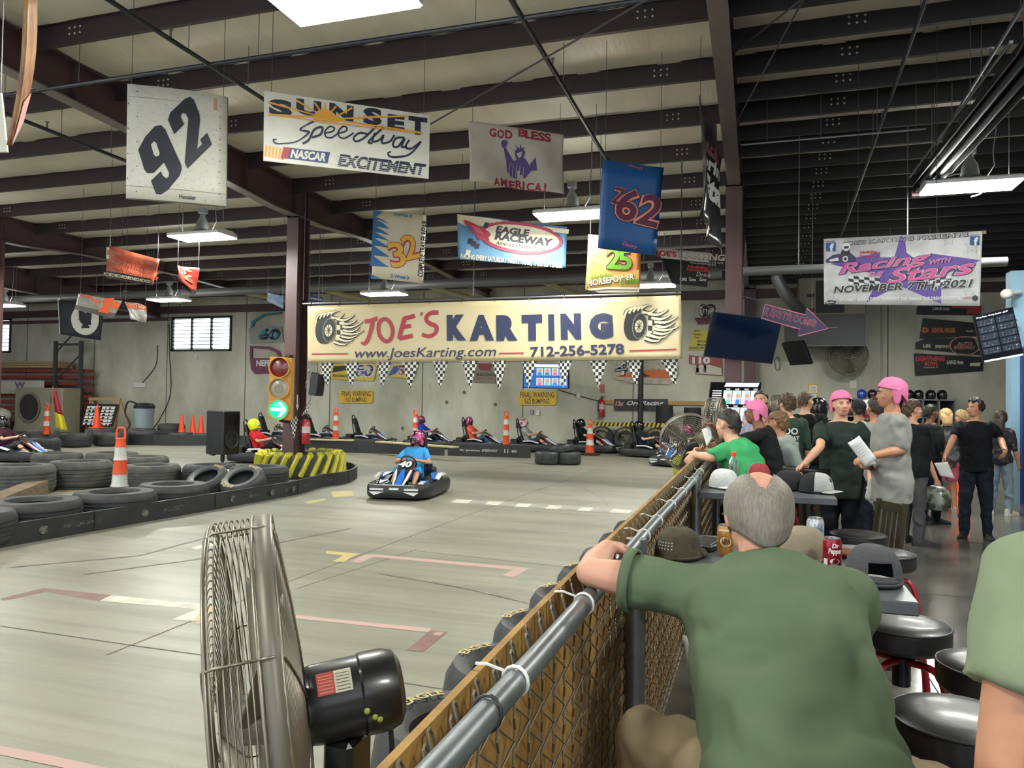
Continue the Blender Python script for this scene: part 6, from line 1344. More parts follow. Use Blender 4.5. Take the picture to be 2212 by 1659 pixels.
def driver(label,K,shirt,skin,hel,acc,bottom,blen,rz_head=0,slv=.42,vox=.0095):
    """seated in the kart K, same heading"""
    M0=K.matrix_basis; rzk=M0.to_euler().z-PI/2; loc=M0.translation
    return person(label,(loc.x,loc.y,loc.z),rzk,H=1.74,skin=skin,seat=.27,pel=(0,-.26,.27),lean=-.30,arms={'L':((-.30,-.16,.55),(-.15,.07,.60),(.6,0,-.5),(.4,.4,.2)),'R':((.30,-.16,.55),(.15,.07,.60),(-.6,0,-.5),(-.4,.4,.2))},
        legs={'L':((-.17,.14,.42),(-.19,.50,.19),(-.2,.8,.55)),'R':((.17,.14,.42),(.19,.50,.19),(.2,.8,.55))},hd=(rz_head,.22),top=shirt,sleeve=slv,bottom=bottom,blen=blen,extra=[('helmet',HEL[hel],acc)],eyes=False,curl=1.1,vox=vox,hair=None)
S_JEAN=CLOTH('denim_blue','3c4f6b',.4,25); S_DARK=CLOTH('dark_denim','1c222e',.4,25); S_BLK=CLOTH('black_trousers','15161a',.4)
# main kart 40, turning towards the camera
p=Pz(880,1076); K=kart('blue and white go-kart numbered 40 turning across the open track',(p.x-.2,p.y+.5,0),math.radians(-80),'40')
driver('person in a sky blue tee and pink black helmet driving the kart numbered 40',K,CLOTH('sky_tee','3d94d0'),'tan','pink',HWH,CLOTH('blue_shorts','2f86c0'),.62,rz_head=.12)
# waiting row in front of the wall, all heading right
row=[(580,'empty go-kart behind the traffic light and the brown column',None),(683,'empty go-kart with tall seat, first right of the brown column',None),(783,'empty go-kart with tall seat, second right of the brown column',None),
 (917,'go-kart carrying the driver in the royal blue tee',('person in a royal blue tee and pink helmet waiting in a kart','royal_tee','2148b8','tan','pink',HPK,S_DARK,1.0,-.1)),
 (1022,'go-kart carrying the driver in the coral tee',('person in a coral tee with a black strap sitting in a waiting kart','coral_tee','e0604c','fair','pink',HPK,S_JEAN,1.0,-.9)),
 (1140,'go-kart carrying the driver in the pale grey tee',('person in a pale grey tee and white helmet sitting in a waiting kart','grey_tee','9a9a98','fair','white',HRD,CLOTH('grey_shorts','3a3c40'),.62,-.3)),
 (1262,'go-kart behind the stout striped cone, with a driver in black',('person in a black tee and black helmet in the kart behind the stout cone','black_tee','17181c','fair','black',HPK,CLOTH('black_shorts','15161a'),.62,.1)),
 (1388,'go-kart carrying the driver in the dark navy tee',('person in a dark navy tee and pink striped helmet in the kart nearest the fence','navy_tee','222838','fair','black',HPK,CLOTH('black_shorts','15161a'),.62,.1))]
for x,lb,dv in row:
    Y=(24.6 if x<1200 else 25.25) if x<1300 else 23.9; q=PY(x,905,Y); z=0
    rzk=0.0 if x<1200 else (-.12 if x<1300 else -.25)
    K=kart(lb,(q.x+.30,Y,0),rzk,None,'go-karts waiting in the lane')
    if dv: driver(dv[0],K,CLOTH(dv[1],dv[2]),dv[3],dv[4],dv[5],dv[6],dv[7],rz_head=dv[8])
# last kart of the lane, turned towards the camera, two-seater with two pink helmets
p=Pz(1415,1008); K=kart('go-kart facing the camera at the right end of the lane, beside the yellow barrier',(p.x+.55,p.y+.85,0),math.radians(-110),'79','go-karts waiting in the lane')
driver('person in dark clothes and pink helmet in the kart facing the camera',K,CLOTH('charcoal_tee','2b2d30'),'fair','pink',HWH,S_JEAN,1.0)
K2=kart('go-kart right behind the one facing the camera, mostly hidden',(p.x+1.5,p.y+3.0,0),math.radians(-120),None,'go-karts waiting in the lane')
driver('person with pink white helmet behind the driver facing the camera',K2,CLOTH('green_grey_tee','3f4f45'),'fair','pink',HWH,S_DARK,1.0)
# two karts passing on the far straight
p=Pz(555,1000); K=kart('blue and white go-kart passing behind the speaker',(p.x+.1,p.y+.35,0),math.radians(8))
driver('person in a red tee and yellow helmet driving past behind the speaker',K,CLOTH('red_tee','c8282e'),'fair','yellow',None,S_BLK,1.0)
p=Pz(20,1008); K=kart('go-kart entering at the left edge of the picture',(p.x-1.25,p.y+1.2,0),math.radians(10))
driver('person in a maroon tee driving the kart cut by the left edge',K,CLOTH('maroon_tee','3d1c2b'),'fair','black',None,CLOTH('grey_shorts','3a3c40'),.62)
# ---------------------------------------------------------------- fence
GALV=M('galvanised_pipe','8d9296',.38,.75,h2='6f7478',sc=7,thr=(.3,.7)); WIREM=M('chain_link_wire','6c675a',.5,.6); ZIP=M('zip_tie_white','d9d9d6',.4)
PLY=M('plywood','a8813f',.7,h2='7d5a2c',sc=3,stretch=(1,3,.6),thr=(.3,.7),bump=.15); PLYE=M('plywood_edge','9c7a4a',.8,h2='6d5230',sc=14,stretch=(1,6,1))
FX=-.42; FY0,FY1=-.6,11.6; RZ=1.14
plz=lambda y:min(1.21,1.163+.0105*(y-2)) if y>2 else 1.163-.034*(2-y)
plx=lambda y:FX-.085
fence=thing('chain_link_fence','chain link fence with a grey pipe rail and plywood, dividing track from seats','fence',(FX,3,0))
mb=MB(); mb.tube([V((FX,FY0+(FY1-FY0)*k/12,RZ+.004*sin(k*2.1))) for k in range(13)],.024,14); mb.build('top_rail',GALV,fence,True,smooth='all')
for y in (-.3,2.78,5.55,8.5,11.5):
    mb=MB(); mb.cyl((FX+.0,y,0),(FX,y,RZ-.0),.032 if y>5 else .036,14); mb.cyl((FX,y,RZ-.06),(FX,y,RZ+.02),.038,12); mb.build('fence_post',GALV,fence,True,smooth=True)
mb=MB(); px_=.052; nw=int((FY1-FY0)/px_); ro=.05
for i in range(nw):
    y0=FY0+i*px_; pts=[]; n=23 if y0<8 else 23
    for j in range(n+1):
        z=.04+(plz(y0)-.07)*j/n; sg=1 if (j%2==0) else -1
        pts.append(V((FX-.046+.008*sg*(1 if i%2 else -1),y0+sg*px_*.56,z)))
    pts+=[pts[-1]+V((-.012,.008,.03)),pts[-1]+V((-.014,.018,.034)),pts[-1]+V((-.012,.027,.022)),pts[-1]+V((-.004,.03,-.01))]
    mb.tube(pts,.0026,4 if y0>2.5 else 6)
mb.build('chain_link_mesh',WIREM,fence,True)['kind']='stuff'
for k,y in enumerate((1.33,1.9,2.45,2.95,3.35,3.9,4.5,5.2,5.9,6.6)):
    mb=MB(); mb.tube([V((FX+.026*cos(a),y+.01*sin(a*.5),RZ+.026*sin(a))) for a in [2*PI*q/14 for q in range(14)]],.0035,6,closed=True); mb.tube([V((FX-.02,y,RZ+.018)),V((FX-.05,y-.01,RZ+.03)),V((FX-.075,y+.0,RZ+.025))],.003,5)
    mb.build('cable_tie',BLK if k==0 and False else ZIP,fence,True,smooth=True)
mb=MB(); mb.tube([V((FX+.0265*cos(a),1.18+.01*sin(a),RZ+.0265*sin(a))) for a in [2*PI*q/14 for q in range(14)]],.003,6,closed=True); o=mb.build('cable_tie',BLK,fence,True,smooth=True); o['label']='black cable tie'
for k,(a,b,z0) in enumerate(((-.6,1.355,.0),(1.36,3.75,.02),(3.77,6.2,.0),(6.22,8.65,.01),(8.67,11.5,.0))):
    mb=MB(); z1=1.215+.002*(k%2)
    if k==0: z0=None
    sec=[[V((plx(y)-.008,y,z0 if z0 is not None else plz(y)-.16)),V((plx(y)+.008,y,z0 if z0 is not None else plz(y)-.16)),V((plx(y)+.008,y,plz(y))),V((plx(y)-.008,y,plz(y)))] for y in [a+(b-a)*q/6 for q in range(7)]]; mb.loft(sec)
    mb.build('plywood_board',PLY,fence,True)
# ---------------------------------------------------------------- drum fans
CAGE=M('fan_cage_wire','857f72',.35,.75); DUST=M('fan_drum','6b675d',.5,.5); MOT=M('motor_black','17181a',.35,coat=.3)
def drum_fan(label,c,R,ax,depth=.26,motor=True,post=True,base=0.0,nw=30,group=None,wire=.0022,rings_=7,name='pedestal_fan'):
    t=thing(name,label,'fan',(c[0],c[1],base),0,group); ax=V(ax).normalized(); x,y,_=frame_of(ax); c=V(c)
    # ax points to the air outlet (front); motor on the back
    P=lambda r,a,h:c+x*(r*cos(a))+y*(r*sin(a))+ax*h
    ringt=lambda mb,r,h,w,n=4:mb.tube([P(r,2*PI*k/56,h) for k in range(56)],w,n,closed=True)
    mb=MB()
    for h,r in ((depth/2,R*.985),(-depth/2,R),(-depth*.2,R*1.005)): ringt(mb,r,h,wire*2.2,6)
    mb.build('guard_rim',CAGE,t,True,smooth='all')
    bul=lambda q:R*.07*(1-q*q)
    for nm,sg in (('front_guard',1),('rear_guard',-1)):
        mb=MB(); nr=nw//3
        for k in range(nr): q=.16+.83*k/(nr-1); ringt(mb,R*q,sg*(depth/2+bul(q)),wire)
        if sg>0:
            for k in range(8): ringt(mb,R*(1.0),depth*(.44-.09*k),wire)
        for k in range(8):
            a=2*PI*k/8+.2; mb.tube([P(R*q,a,sg*(depth/2+bul(q)+.003)) for q in (.14,.35,.6,.85,.98)]+[P(R*1.01,a,sg*depth*.4),P(R*1.01,a,-depth*.2)],wire*1.5,5)
        ringt(mb,R*.14,sg*(depth/2+bul(.14)),wire*2)
        mb.build(nm,CAGE,t,True,smooth='all')['kind']='stuff'
    for rr,h in ((1.008,.035),(1.008,-.035)): pass
    mb=MB(); mb.loft([[P(R*1.01,2*PI*k/48,h) for k in range(48)] for h in (-depth*.5,-depth*.24)]+[[P(R*.995,2*PI*k/48,h) for k in range(48)] for h in (-depth*.24,-depth*.5)],caps=False,closed=True); mb.build('drum_band',DUST,t,True,smooth='all')
    hub=c-ax*.02; mb=MB(); mb.lathe([(.05,-.05),(.06,0),(.05,.06)],hub,ax,14); 
    for k in range(3):
        a0=2*PI*k/3+.4; 
        mb.sheet(lambda u,v:P(R*(.12+.78*v),a0+.62*(u-.5)*(1.25-.3*v),-.03+.09*(u-.5)),6,6,ax*.003)
    mb.build('fan_blade',M('fan_blade_grey','7d796e',.4,.5),t,True,smooth='all')
    if motor:
        mb=MB(); h0=-depth/2-.02; mb.lathe([(.055,h0+.02),(.08,h0-.01),(.084,h0-.03),(.084,h0-.125),(.088,h0-.13),(.088,h0-.18),(.08,h0-.205),(.06,h0-.217),(.02,h0-.219)],c,ax,32); mo=mb.build('motor',MOT,t,True,smooth=True)
        mb=MB(); 
        def lab(a0,a1,b0,b1,mi): mb.grid(lambda u,v:P(.0855,a0+(a1-a0)*u,b0+(b1-b0)*v),8,2,mi)
        import functools
        # label on the camera side of the motor
        va=(CAM-c); ang=math.atan2(va.dot(y),va.dot(x)); up_a=math.atan2(V((0,0,1)).dot(y),V((0,0,1)).dot(x)); s_=1 if ((up_a-ang+PI)%(2*PI)-PI)>0 else -1
        lab(ang+s_*.15,ang+s_*.75,h0-.035,h0-.072,0); lab(ang+s_*.15,ang+s_*.75,h0-.072,h0-.108,1)
        for k in range(6): 
            for q in range(2): lab(ang+s_*(.2+.085*k),ang+s_*(.225+.085*k),h0-.039-.036*q,h0-.068-.036*q,2 if q else 3)
        for k in range(3):
            for q in range(3): lab(ang+s_*(.1+.22*k),ang+s_*(.22+.22*k),h0-.14-.014*q,h0-.147-.014*q,4)
        mb.build('motor_label',[M('label_red','b04a40',.5),M('label_cream','c9c4b0',.5),M('label_ink','5a564c',.6),M('label_ink_red','d08a80',.6),M('vent_black','050506',.8)],mo,True)
        mb=MB()
        for q,(a,b) in enumerate(((-.42,.13),(-.62,.145),(-.72,.155))): 
            p=P(.087,ang+s_*a,h0-b); mb.ell(p,(.007,.007,.007),n=10,m=6)
        mb.build('paint_dot',M('paint_dot_green','9fb04a',.5),mo,True)
    if post:
        mb=MB(); bk=-ax; b0=c+bk*(depth/2+.12)+V((0,0,-.09)); mb.box(b0+V((0,0,-.09)),(.07,.1,.2),bev=.01); mb.cyl(b0+V((0,0,-.1)),V((b0.x,b0.y,base+.03)),.022,12); mb.build('pole',MOT,t,True,smooth=True)
        mb=MB(); mb.lathe([(.3,0),(.3,.015),(.08,.03),(.03,.06)],V((b0.x,b0.y,base)),n=28); mb.build('base_plate',MOT,t,True,smooth=True)
        mb=MB(); q=c+bk*(depth/2+.21)+V((0,0,-.05)); mb.tube(spline([q,q+V((.015,-.01,-.1)),q+V((.0,-.0,-.3)),V((b0.x+.04,b0.y,base+.3)),V((b0.x+.1,b0.y+.1,base+.02))],5),.0065,6); mb.build('power_cord',BLK,t,True,smooth=True)
    return t
fd=1.62; fc=PD(566,1548,fd); fax=V((-.81,-.575,-.13)); 
f0=drum_fan('big metal drum fan standing by the track in front, with a black motor',tuple(fc),.42,fax,depth=.125,nw=66,wire=.0019,rings_=4)
for x,y,R,dpt,lb,ax,hz in ((1546,922,.42,11.0,'drum fan seen edge on behind the pointing hand',(-1,.12,0),None),(1488,955,.36,9.6,'second drum fan with its motor towards the camera, on the track barrier',(-.2,.95,.15),None),(1678,880,.34,21.0,'small dark fan on a stand far behind the standing people',(-1,.3,0),None)):
    c_=PD(x,y,dpt); drum_fan(lb,tuple(c_),R,ax,depth=.2,motor=(R<.4 and dpt<12),post=True,nw=40,wire=.003,rings_=6)
# yellow bollards beyond the fence
YP=M('yellow_plastic_block','d8d42f',.5,h2='a8a52e',sc=3,thr=(.3,.8))
for (x,y,w,h_,lb,mt,d0) in ((1452,1018,.55,.62,'yellow barrier block at the far end of the fence, orange strip on top',YP,None),(1478,1040,.6,.4,'dark grey rubber block in front of the yellow barrier block',RUBD,None)):
    p=Pz(x,y+30 if mt is YP else y+32,0); t=thing('barrier_block',lb,'barrier',(p.x+.3,p.y,0),.12); mb=MB(); mb.box((0,0,h_/2),(w,.5,h_),bev=.08); mb.build('block',mt,t,smooth=True)
    if mt is YP: mb=MB(); mb.box((.15,-.1,h_+.02),(.5,.2,.04)); mb.build('orange_strip',ORG2,t); mb=MB(); mb.tube([V((-.2,0,h_-.02)),V((-.2,0,h_+.3)),V((-.1,0,h_+.32)),V((-.1,0,h_-.02))],.015,6); mb.build('handle',BLK,t)
for x,y,lb in ((1437,903,'black seat back hung on the wall, left of the post'),(1497,907,'black seat back right of the dark post on the wall')):
    p=PY(x,y,26.2); t=thing('hung_seat',lb,'seat',(p.x,26.1,p.z)); mb=MB(); mb.sheet(lambda u,v:V(((u-.5)*.62*(1-.1*v),-.1*(2*u-1)**2-.06*v,-.42+.84*v)),8,6,(0,.05,0)); mb.build('seat_shell',BLK,t,smooth=True); mb=MB(); mb.box((0,.19,.2),(.1,.38,.1)); mb.build('wall_hook',KMET,t)
p=PY(1384,760,26.0); tag(MB().cyl((p.x,26.1,0),(p.x,26.1,5.3),.09,10).build('steel_post',M('post_dark','29272b',.5),rel=(p.x,26.1,0)),'dark steel post against the far wall right of the black racing banner','post')
# ---------------------------------------------------------------- lounge furniture
LAM=M('table_laminate','5f6368',.35,h2='4b4e53',sc=5,thr=(.35,.7)); CHRM=M('dark_steel_tube','3a3c3f',.3,.8)
def table(label,x0,x1,y0,y1,z=1.05):
    t=thing('bar_table',label,'table',((x0+x1)/2,(y0+y1)/2,0)); mb=MB(); mb.box(((x0+x1)/2,(y0+y1)/2,z-.022),(x1-x0,y1-y0,.044),bev=.004); mb.build('tabletop',LAM,t,True)
    mb=MB(); cx_,cy_=(x0+x1)/2,(y0+y1)/2; mb.cyl((cx_,cy_,.04),(cx_,cy_,z-.04),.04,12); mb.build('pedestal',CHRM,t,True,smooth=True); mb=MB(); mb.box((cx_,cy_,.02),(.55,.08,.04)); mb.box((cx_,cy_,.02),(.08,.55,.04)); mb.build('cross_foot',CHRM,t,True); return t
table('grey bar table at the near right holding the soda cans',-.30,.475,2.63,3.62)
table('grey bar table beyond, along the fence, holding the white cap and water bottle',-.385,.49,5.37,6.1)
SEATV=M('black_vinyl','1a1a1c',.4,h2='232325',sc=12,coat=.12,bump=.06); REDT=M('red_tube','9c1524',.28,coat=.5); PIP=M('vinyl_piping','2e2e31',.35)
def stool(label,p,rz=0,z=.78):
    t=thing('bar_stool',label,'stool',(p[0],p[1],0),rz,'red framed shop stools'); R=.183
    mb=MB(); mb.lathe([(.02,z-.105),(R*.93,z-.10),(R,z-.085),(R*1.005,z-.03),(R*.985,z-.012),(R*.9,z-.002),(R*.6,z+.004),(.01,z+.006)],n=40); mb.build('seat_cushion',SEATV,t,smooth=True)
    mb=MB(); mb.tube([V((R*.992*cos(a),R*.992*sin(a),z-.014)) for a in [2*PI*k/40 for k in range(40)]],.005,6,closed=True); mb.build('piping',PIP,t,smooth='all')
    mb=MB(); mb.lathe([(.07,z-.105),(.09,z-.13),(.03,z-.15)],n=20); mb.cyl((0,0,z-.26),(0,0,z-.1),.035,14); mb.build('swivel',KMET,t,smooth=True)
    for k in range(4):
        a=PI/4+k*PI/2; mb=MB(); d=V((cos(a),sin(a),0)); mb.tube(spline([d*.02+V((0,0,z-.16)),d*.13+V((0,0,z-.165)),d*.17+V((0,0,z-.22)),d*.2+V((0,0,.4)),d*.235+V((0,0,.03))],5),.0145,10); lg=mb.build('leg',REDT,t,smooth='all')
        mb=MB(); mb.cyl(d*.233+V((0,0,.0)),d*.229+V((0,0,.06)),.019,10); mb.build('rubber_foot',BLK,lg,smooth=True)
    for zz,rr in ((.27,.212),(.40,.2)):
        if zz==.40: continue
        mb=MB(); mb.tube([V((rr*cos(a),rr*sin(a),zz)) for a in [2*PI*k/40 for k in range(40)]],.011,8,closed=True); mb.build('foot_ring',REDT,t,smooth='all')
    vs=Panel(V((.0,0,0)),V((.0,0,.16)),V((-.02,0,0))); 
    return t
for (x,y,lb,r) in ((.66,5.78,'black topped red stool farthest from the camera, beside the chair',.2),(.72,5.1,'black topped red stool second from the far end, beside the grey cap corner',.5),(.56,3.47,'black topped red stool tucked at the near table corner',.1),(.55,2.48,'black topped red stool nearest the camera, cut by the right hand person arm',.3),(.78,3.02,'black topped red stool in the middle, partly behind the sage green person',.7)):
    stool(lb,(x,y),r)
mb=MB(); p=Pz(1866,1530,.35); pl=Panel((.43,3.335,.30),(.43,3.335,.44),(.455,3.33,.30)); pl.text(mb,'Snap-on',.5,.5,.7,0,.03,.2,.95); tag(mb.build('stool_decal',INKW,rel=(.43,3.335,.37)),'white lettering on the leg of the stool at the near table corner','decal') if False else None
CHB=M('bronze_metal','4f4a3c',.4,.6)
def chair(label,p,rz):
    t=thing('metal_chair',label,'chair',(p[0],p[1],0),rz,'metal slat back chairs'); z=.46
    mb=MB(); mb.box((0,0,z),(.4,.4,.03),bev=.01); mb.build('seat',CHB,t)
    for x in (-.17,.17):
        for y in (-.17,.17):
            mb=MB(); mb.tube([V((x,y,z)),V((x*1.15,y*1.15,0))],.014,6); mb.build('leg',CHB,t)
        mb=MB(); mb.box((x,-.2,z+.22),(.035,.03,.46),R=Matrix.Rotation(.12,3,'X')); mb.build('back_post',CHB,t)
    mb=MB()
    for k in range(4): mb.box((-.1+.067*k,-.215,z+.2),(.035,.012,.34),R=Matrix.Rotation(.12,3,'X'))
    mb.box((0,-.235,z+.40),(.37,.02,.07),R=Matrix.Rotation(.12,3,'X')); mb.build('back_slats',CHB,t)
    mb=MB()
    for a,b in (((-.18,-.18),(.18,-.18)),((.18,-.18),(.18,.18)),((.18,.18),(-.18,.18)),((-.18,.18),(-.18,-.18))): mb.cyl((a[0],a[1],.2),(b[0],b[1],.2),.009,6)
    mb.build('stretcher',CHB,t); return t
p=PD(1868,1130,6.0); chair('bronze metal chair with slatted back between the two pink capped men',(p.x,p.y,0),2.0)
p=PD(1735,1140,6.9); chair('bronze metal chair pushed under the far bar table',(p.x,p.y,0),-.3)
# things on the tables
TZ=1.05
def cap_on(label,p,rz,crown,brim,panel=None,s=1.0,mesh_back=None,opening=False,patch=None,z=TZ,btn=True,crown_h=.125):
    """baseball cap resting on its brim; front towards +Y of its frame"""
    t=thing('baseball_cap',label,'cap',(p[0],p[1],z),rz); a,b=.088*s,.105*s
    def fn(u,v,k=1.0):
        th=2*PI*u; r=math.cos(v*PI/2)**.62 if v<1 else 0; zz=crown_h*s*math.sin(v*PI/2)**.9
        fr=max(0,cos(th))**2*.02*s*(1-v); return V((a*r*sin(th)*k,b*r*cos(th)*k,zz*k+.006+fr*.5))
    m=MB(); front=[];back=[]
    m.grid(fn,40,12)
    # split faces in two materials: front panel and back mesh
    for i,f in enumerate(m.f):
        u=(i%40)/40; m.m[i]=0 if (u<.22 or u>.78) else 1
    if opening:
        keep=[]; nm=[]
        for i,f in enumerate(m.f):
            u=(i%40+.5)/40; v=(i//40)/12
            if abs(u-.5)<.085 and .09<v<.40: continue
            keep.append(f); nm.append(m.m[i])
        m.f,m.m=keep,nm
    o=m.build('cap_crown',[panel or crown,mesh_back or crown],t,smooth='all'); md=o.modifiers.new('thickness','SOLIDIFY'); md.thickness=.003
    m=MB(); m.sheet(lambda u,v:V(((u-.5)*.175*s*(1-.18*v*v),.06*s+(.055*s+.05*s*(1-(2*u-1)**2))*v+.03*s*(1-(2*u-1)**2)*(1-v),.012-.004*v+.012*s*(1-(2*u-1)**2))),12,6,(0,0,.004)); m.build('cap_brim',brim,t,smooth='all')
    m=MB(); m.tube([V((a*1.01*sin(q),b*1.01*cos(q),.014)) for q in [2*PI*k/30 for k in range(30)]],.006,6,closed=True); m.build('sweat_band',mesh_back or crown,t,smooth='all')
    if btn: m=MB(); m.ell((0,0,crown_h*s+.006),(.008,.008,.005),n=10,m=6); m.build('button',crown,t,smooth='all')
    if opening: m=MB(); m.tube([fn(.5+q,.08,1.01) for q in (-.09,-.05,0,.05,.09)],.007,6); m.build('strap',mesh_back or crown,t,smooth='all')
    if patch: 
        m=MB(); patch(m,fn); m.build('cap_patch',patch.mats,t)
    return t
FAB=lambda n,h,**k:M('fabric_'+n,h,.85,bump=.3,bsc=60,var=.06,sc=20,spec=.2,**k)
GRM=FAB('heather_grey','5b5c60'); GRB=FAB('grey_mesh','4e4f53')
p=Pz(1888,1262,TZ); cap_on('charcoal mesh back cap on the near table, strap opening towards the camera',(p.x,p.y+.02),0.12,GRM,GRM,mesh_back=GRB,opening=True,s=1.0,crown_h=.12)
p=Pz(1452,1207,TZ); CM=FAB('dark_camo','38352c',h2='57503f')
def pf(m,fn):
    m.grid(lambda u,v:fn(.5+.0+(u-.5)*.18,.12+.3*v,1.025),6,3); 
    for r in range(3):
        for c_ in range(6): m.grid(lambda u,v:fn(.5-.07+.025*c_+.012*u,.2+.07*r+.03*v,1.035),1,1,1)
pf.mats=[M('patch_navy','22283a',.7),M('patch_grey','a9a9ad',.7)]
cap_on('dark camouflage cap with a stitched flag patch on the near table by the fence',(p.x+.02,p.y+.02),PI-.5+PI,CM,CM,s=.93,patch=pf,crown_h=.12)
p=Pz(1733,1215,TZ); cap_on('tan cap half hidden behind the grey haired man head',(p.x,p.y+.05),2.2,FAB('tan','8d8270'),FAB('tan2','7d7363'),crown_h=.122)
WH_=FAB('white_cotton','c9c9c9'); p=Pz(1562,1058,TZ); cap_on('white cap with strap facing left on the far table',(p.x,p.y+.1),-.9+PI*.5+PI,WH_,WH_,opening=True,s=1.08,crown_h=.122); 
p=Pz(1707,1062,TZ); BK_=FAB('charcoal','2a2a2d'); cap_on('black cap between the white bottle side and the grey wildcat cap',(p.x,p.y+.12),PI*.6,BK_,BK_,s=1.05,mesh_back=BK_)
def pw(m,fn):
    for du,dv in ((-.012,0),(.012,0),(0,-.02),(-.012,.06),(.012,.06)): m.grid(lambda u,v:fn(.02+du+.018*(u-.5),.32+dv+.1*v,1.03),2,2)
pw.mats=[INKB]
p=Pz(1765,1068,TZ); cap_on('light grey cap with a small black cat emblem at the table corner',(p.x,p.y+.1),-PI*.62,FAB('pale_grey','a9a9a8'),FAB('pale_grey2','a2a2a2'),mesh_back=BK_,patch=pw,s=1.08,crown_h=.122)
p=Pz(1645,1045,TZ); cap_on('cap with a faded red front just above the grey haired man',(p.x-.02,p.y+.14),PI+.2,FAB('stone','9c958a'),FAB('stone2','9c958a'),panel=FAB('faded_red','9c3f42'),s=1.0,crown_h=.14)
def can(label,p,R,h,body,fn=None,mats=None,z=TZ):
    t=thing('drink_can',label,'can',(p[0],p[1],z)); mb=MB(); mb.lathe([(R*.72,0),(R*.78,.003),(R,.014),(R,h-.016),(R*.84,h-.002),(R*.82,h),(R*.78,h-.004),(.004,h-.005)],n=32); mb.build('can_body',[body],t,smooth=True)
    mb=MB(); mb.lathe([(R*.855,h-.005),(R*.855,h+.001),(R*.80,h+.001),(R*.78,h-.004),(.003,h-.0035)],n=28); mb.ell((0,.008,h-.001),(.009,.013,.0012),n=10,m=5); mb.build('can_lid',M('aluminium','b9bbbd',.25,.9),t,smooth=True)
    va=math.atan2(-p[1],-p[0])
    if fn:
        mb=MB(); 
        def pos(u,v,hh=.0006): a=va+u/R; return V(((R+hh)*cos(a),(R+hh)*sin(a),v))
        def txt(st,u,v,hgt,mi,bold=.03,shear=0,wid=None,rot=0):
            vs,fs=text2d(st,bold,shear); x0,x1,y0,y1=bounds(vs); sy=hgt/(y1-y0); sx=wid/(x1-x0) if wid else sy; out=[]
            for a,b in vs: a=(a-(x0+x1)/2)*sx; b=(b-(y0+y1)/2)*sy; a,b=a*cos(rot)-b*sin(rot),a*sin(rot)+b*cos(rot); out.append(pos(u+a,v+b,.0009))
            mb.add(out,fs,mi)
        def rect(u0,v0,u1,v1,mi): mb.grid(lambda a,b:pos(u0+(u1-u0)*a,v0+(v1-v0)*b),8,2,mi)
        def disc(u,v,a,b,mi,n=24,hh=.0005): mb.add([pos(u+a*cos(2*PI*k/n),v+b*sin(2*PI*k/n),hh) for k in range(n)],[tuple(range(n))],mi)
        fn(txt,rect,disc); mb.build('can_print',mats,t)
    return t
p=Pz(1763,1210,TZ); can('tall white energy drink can on the near table',(p.x,p.y+.06),.033,.157,M('can_white_silver','c5c9cc',.25,.35,h2='8d9296',sc=30,thr=(.5,.56)),lambda t,r,d:(t('M',.018,.105,.06,0,.02,.1,.022),t('ULTRA',-.012,.05,.008,1,.02),t('MONSTER',.012,.03,.009,1,.03),t('ENERGY',-.005,.018,.006,0)),[M('can_blue_grey','5b7f99',.3),M('can_grey','7a7d80',.4)])
p=Pz(1799,1238,TZ); can('dark red soda can with white lettering on the near table',(p.x,p.y+.03),.033,.122,M('can_maroon','8f1022',.22,.3,coat=.3),lambda t,r,d:(t('Dr',.012,.098,.016,0,.04,.2),t('Pepper',.012,.076,.026,0,.04,.15,.05,.0),d(.01,.042,.017,.010,0),t('23',.01,.042,.012,1,.03),r(-.032,.02,-.016,.05,0)),[INKW,M('can_deep_red','6d0c18',.3)])
p=Pz(1566,1205,TZ); can('golden brown root beer can behind the seated man shoulder',(p.x,p.y+.05),.033,.122,M('can_gold','b5803a',.25,.4),lambda t,r,d:(d(0,.06,.026,.022,0),d(0,.06,.023,.019,1,24,.0008),t('A&W',0,.06,.02,2,.03,0,.036),r(-.03,.1,.03,.108,3)),[M('can_brown','4a2a1a',.3),M('can_cream','d9cbb0',.3),M('can_brown2','4a2a1a',.3),M('can_cream2','d9cbb0',.3)])
p=Pz(1783,1255,TZ); mb=MB(); mb.box((0,0,.012),(.085,.05,.024),bev=.011); o=mb.build('earbud_case',M('glossy_white','d5d5d3',.25),smooth=True); o.location=(p.x+.02,p.y,TZ); o.rotation_euler=(0,0,-.3); tag(o,'small white earbud case lying in front of the red soda can','case')
p=Pz(1500,1190,TZ); t=thing('wallet','black leather wallet with flap open on the near table','wallet',(p.x+.02,p.y+.05,TZ),-.4); mb=MB(); mb.box((0,0,.014),(.14,.1,.028),bev=.006); mb.build('wallet_body',M('black_leather','17171a',.4,bump=.3,bsc=60),t); mb=MB(); mb.box((0,.01,.036),(.13,.095,.008),R=Matrix.Rotation(.18,3,'X'),bev=.003); mb.build('wallet_flap',MATS['black_leather'],t)
p=Pz(1838,1205,TZ); mb=MB(); mb.sheet(lambda u,v:V(((u-.5)*.18,(v-.5)*.1,.02+.012*sin(9*u+5*v))),8,5,(0,0,-.012)); o=mb.build('folded_cloth',FAB('brown_leather','6d4636'),smooth='all'); o.location=(p.x+.02,p.y,TZ); tag(o,'folded reddish brown leather glove beside the soda can','glove')
p=Pz(1738,1232,TZ); mb=MB(); 
for k in range(1): mb.tube(spline([V((.08*cos(a)*(1+.2*sin(3*a)),.05*sin(a),.008+.006*sin(5*a))) for a in [k*.7 for k in range(14)]],4),.006,6)
o=mb.build('sunglasses_cord',BLK,smooth='all'); o.location=(p.x,p.y,TZ); tag(o,'tangled black cord lying at the foot of the tall white can','cord')
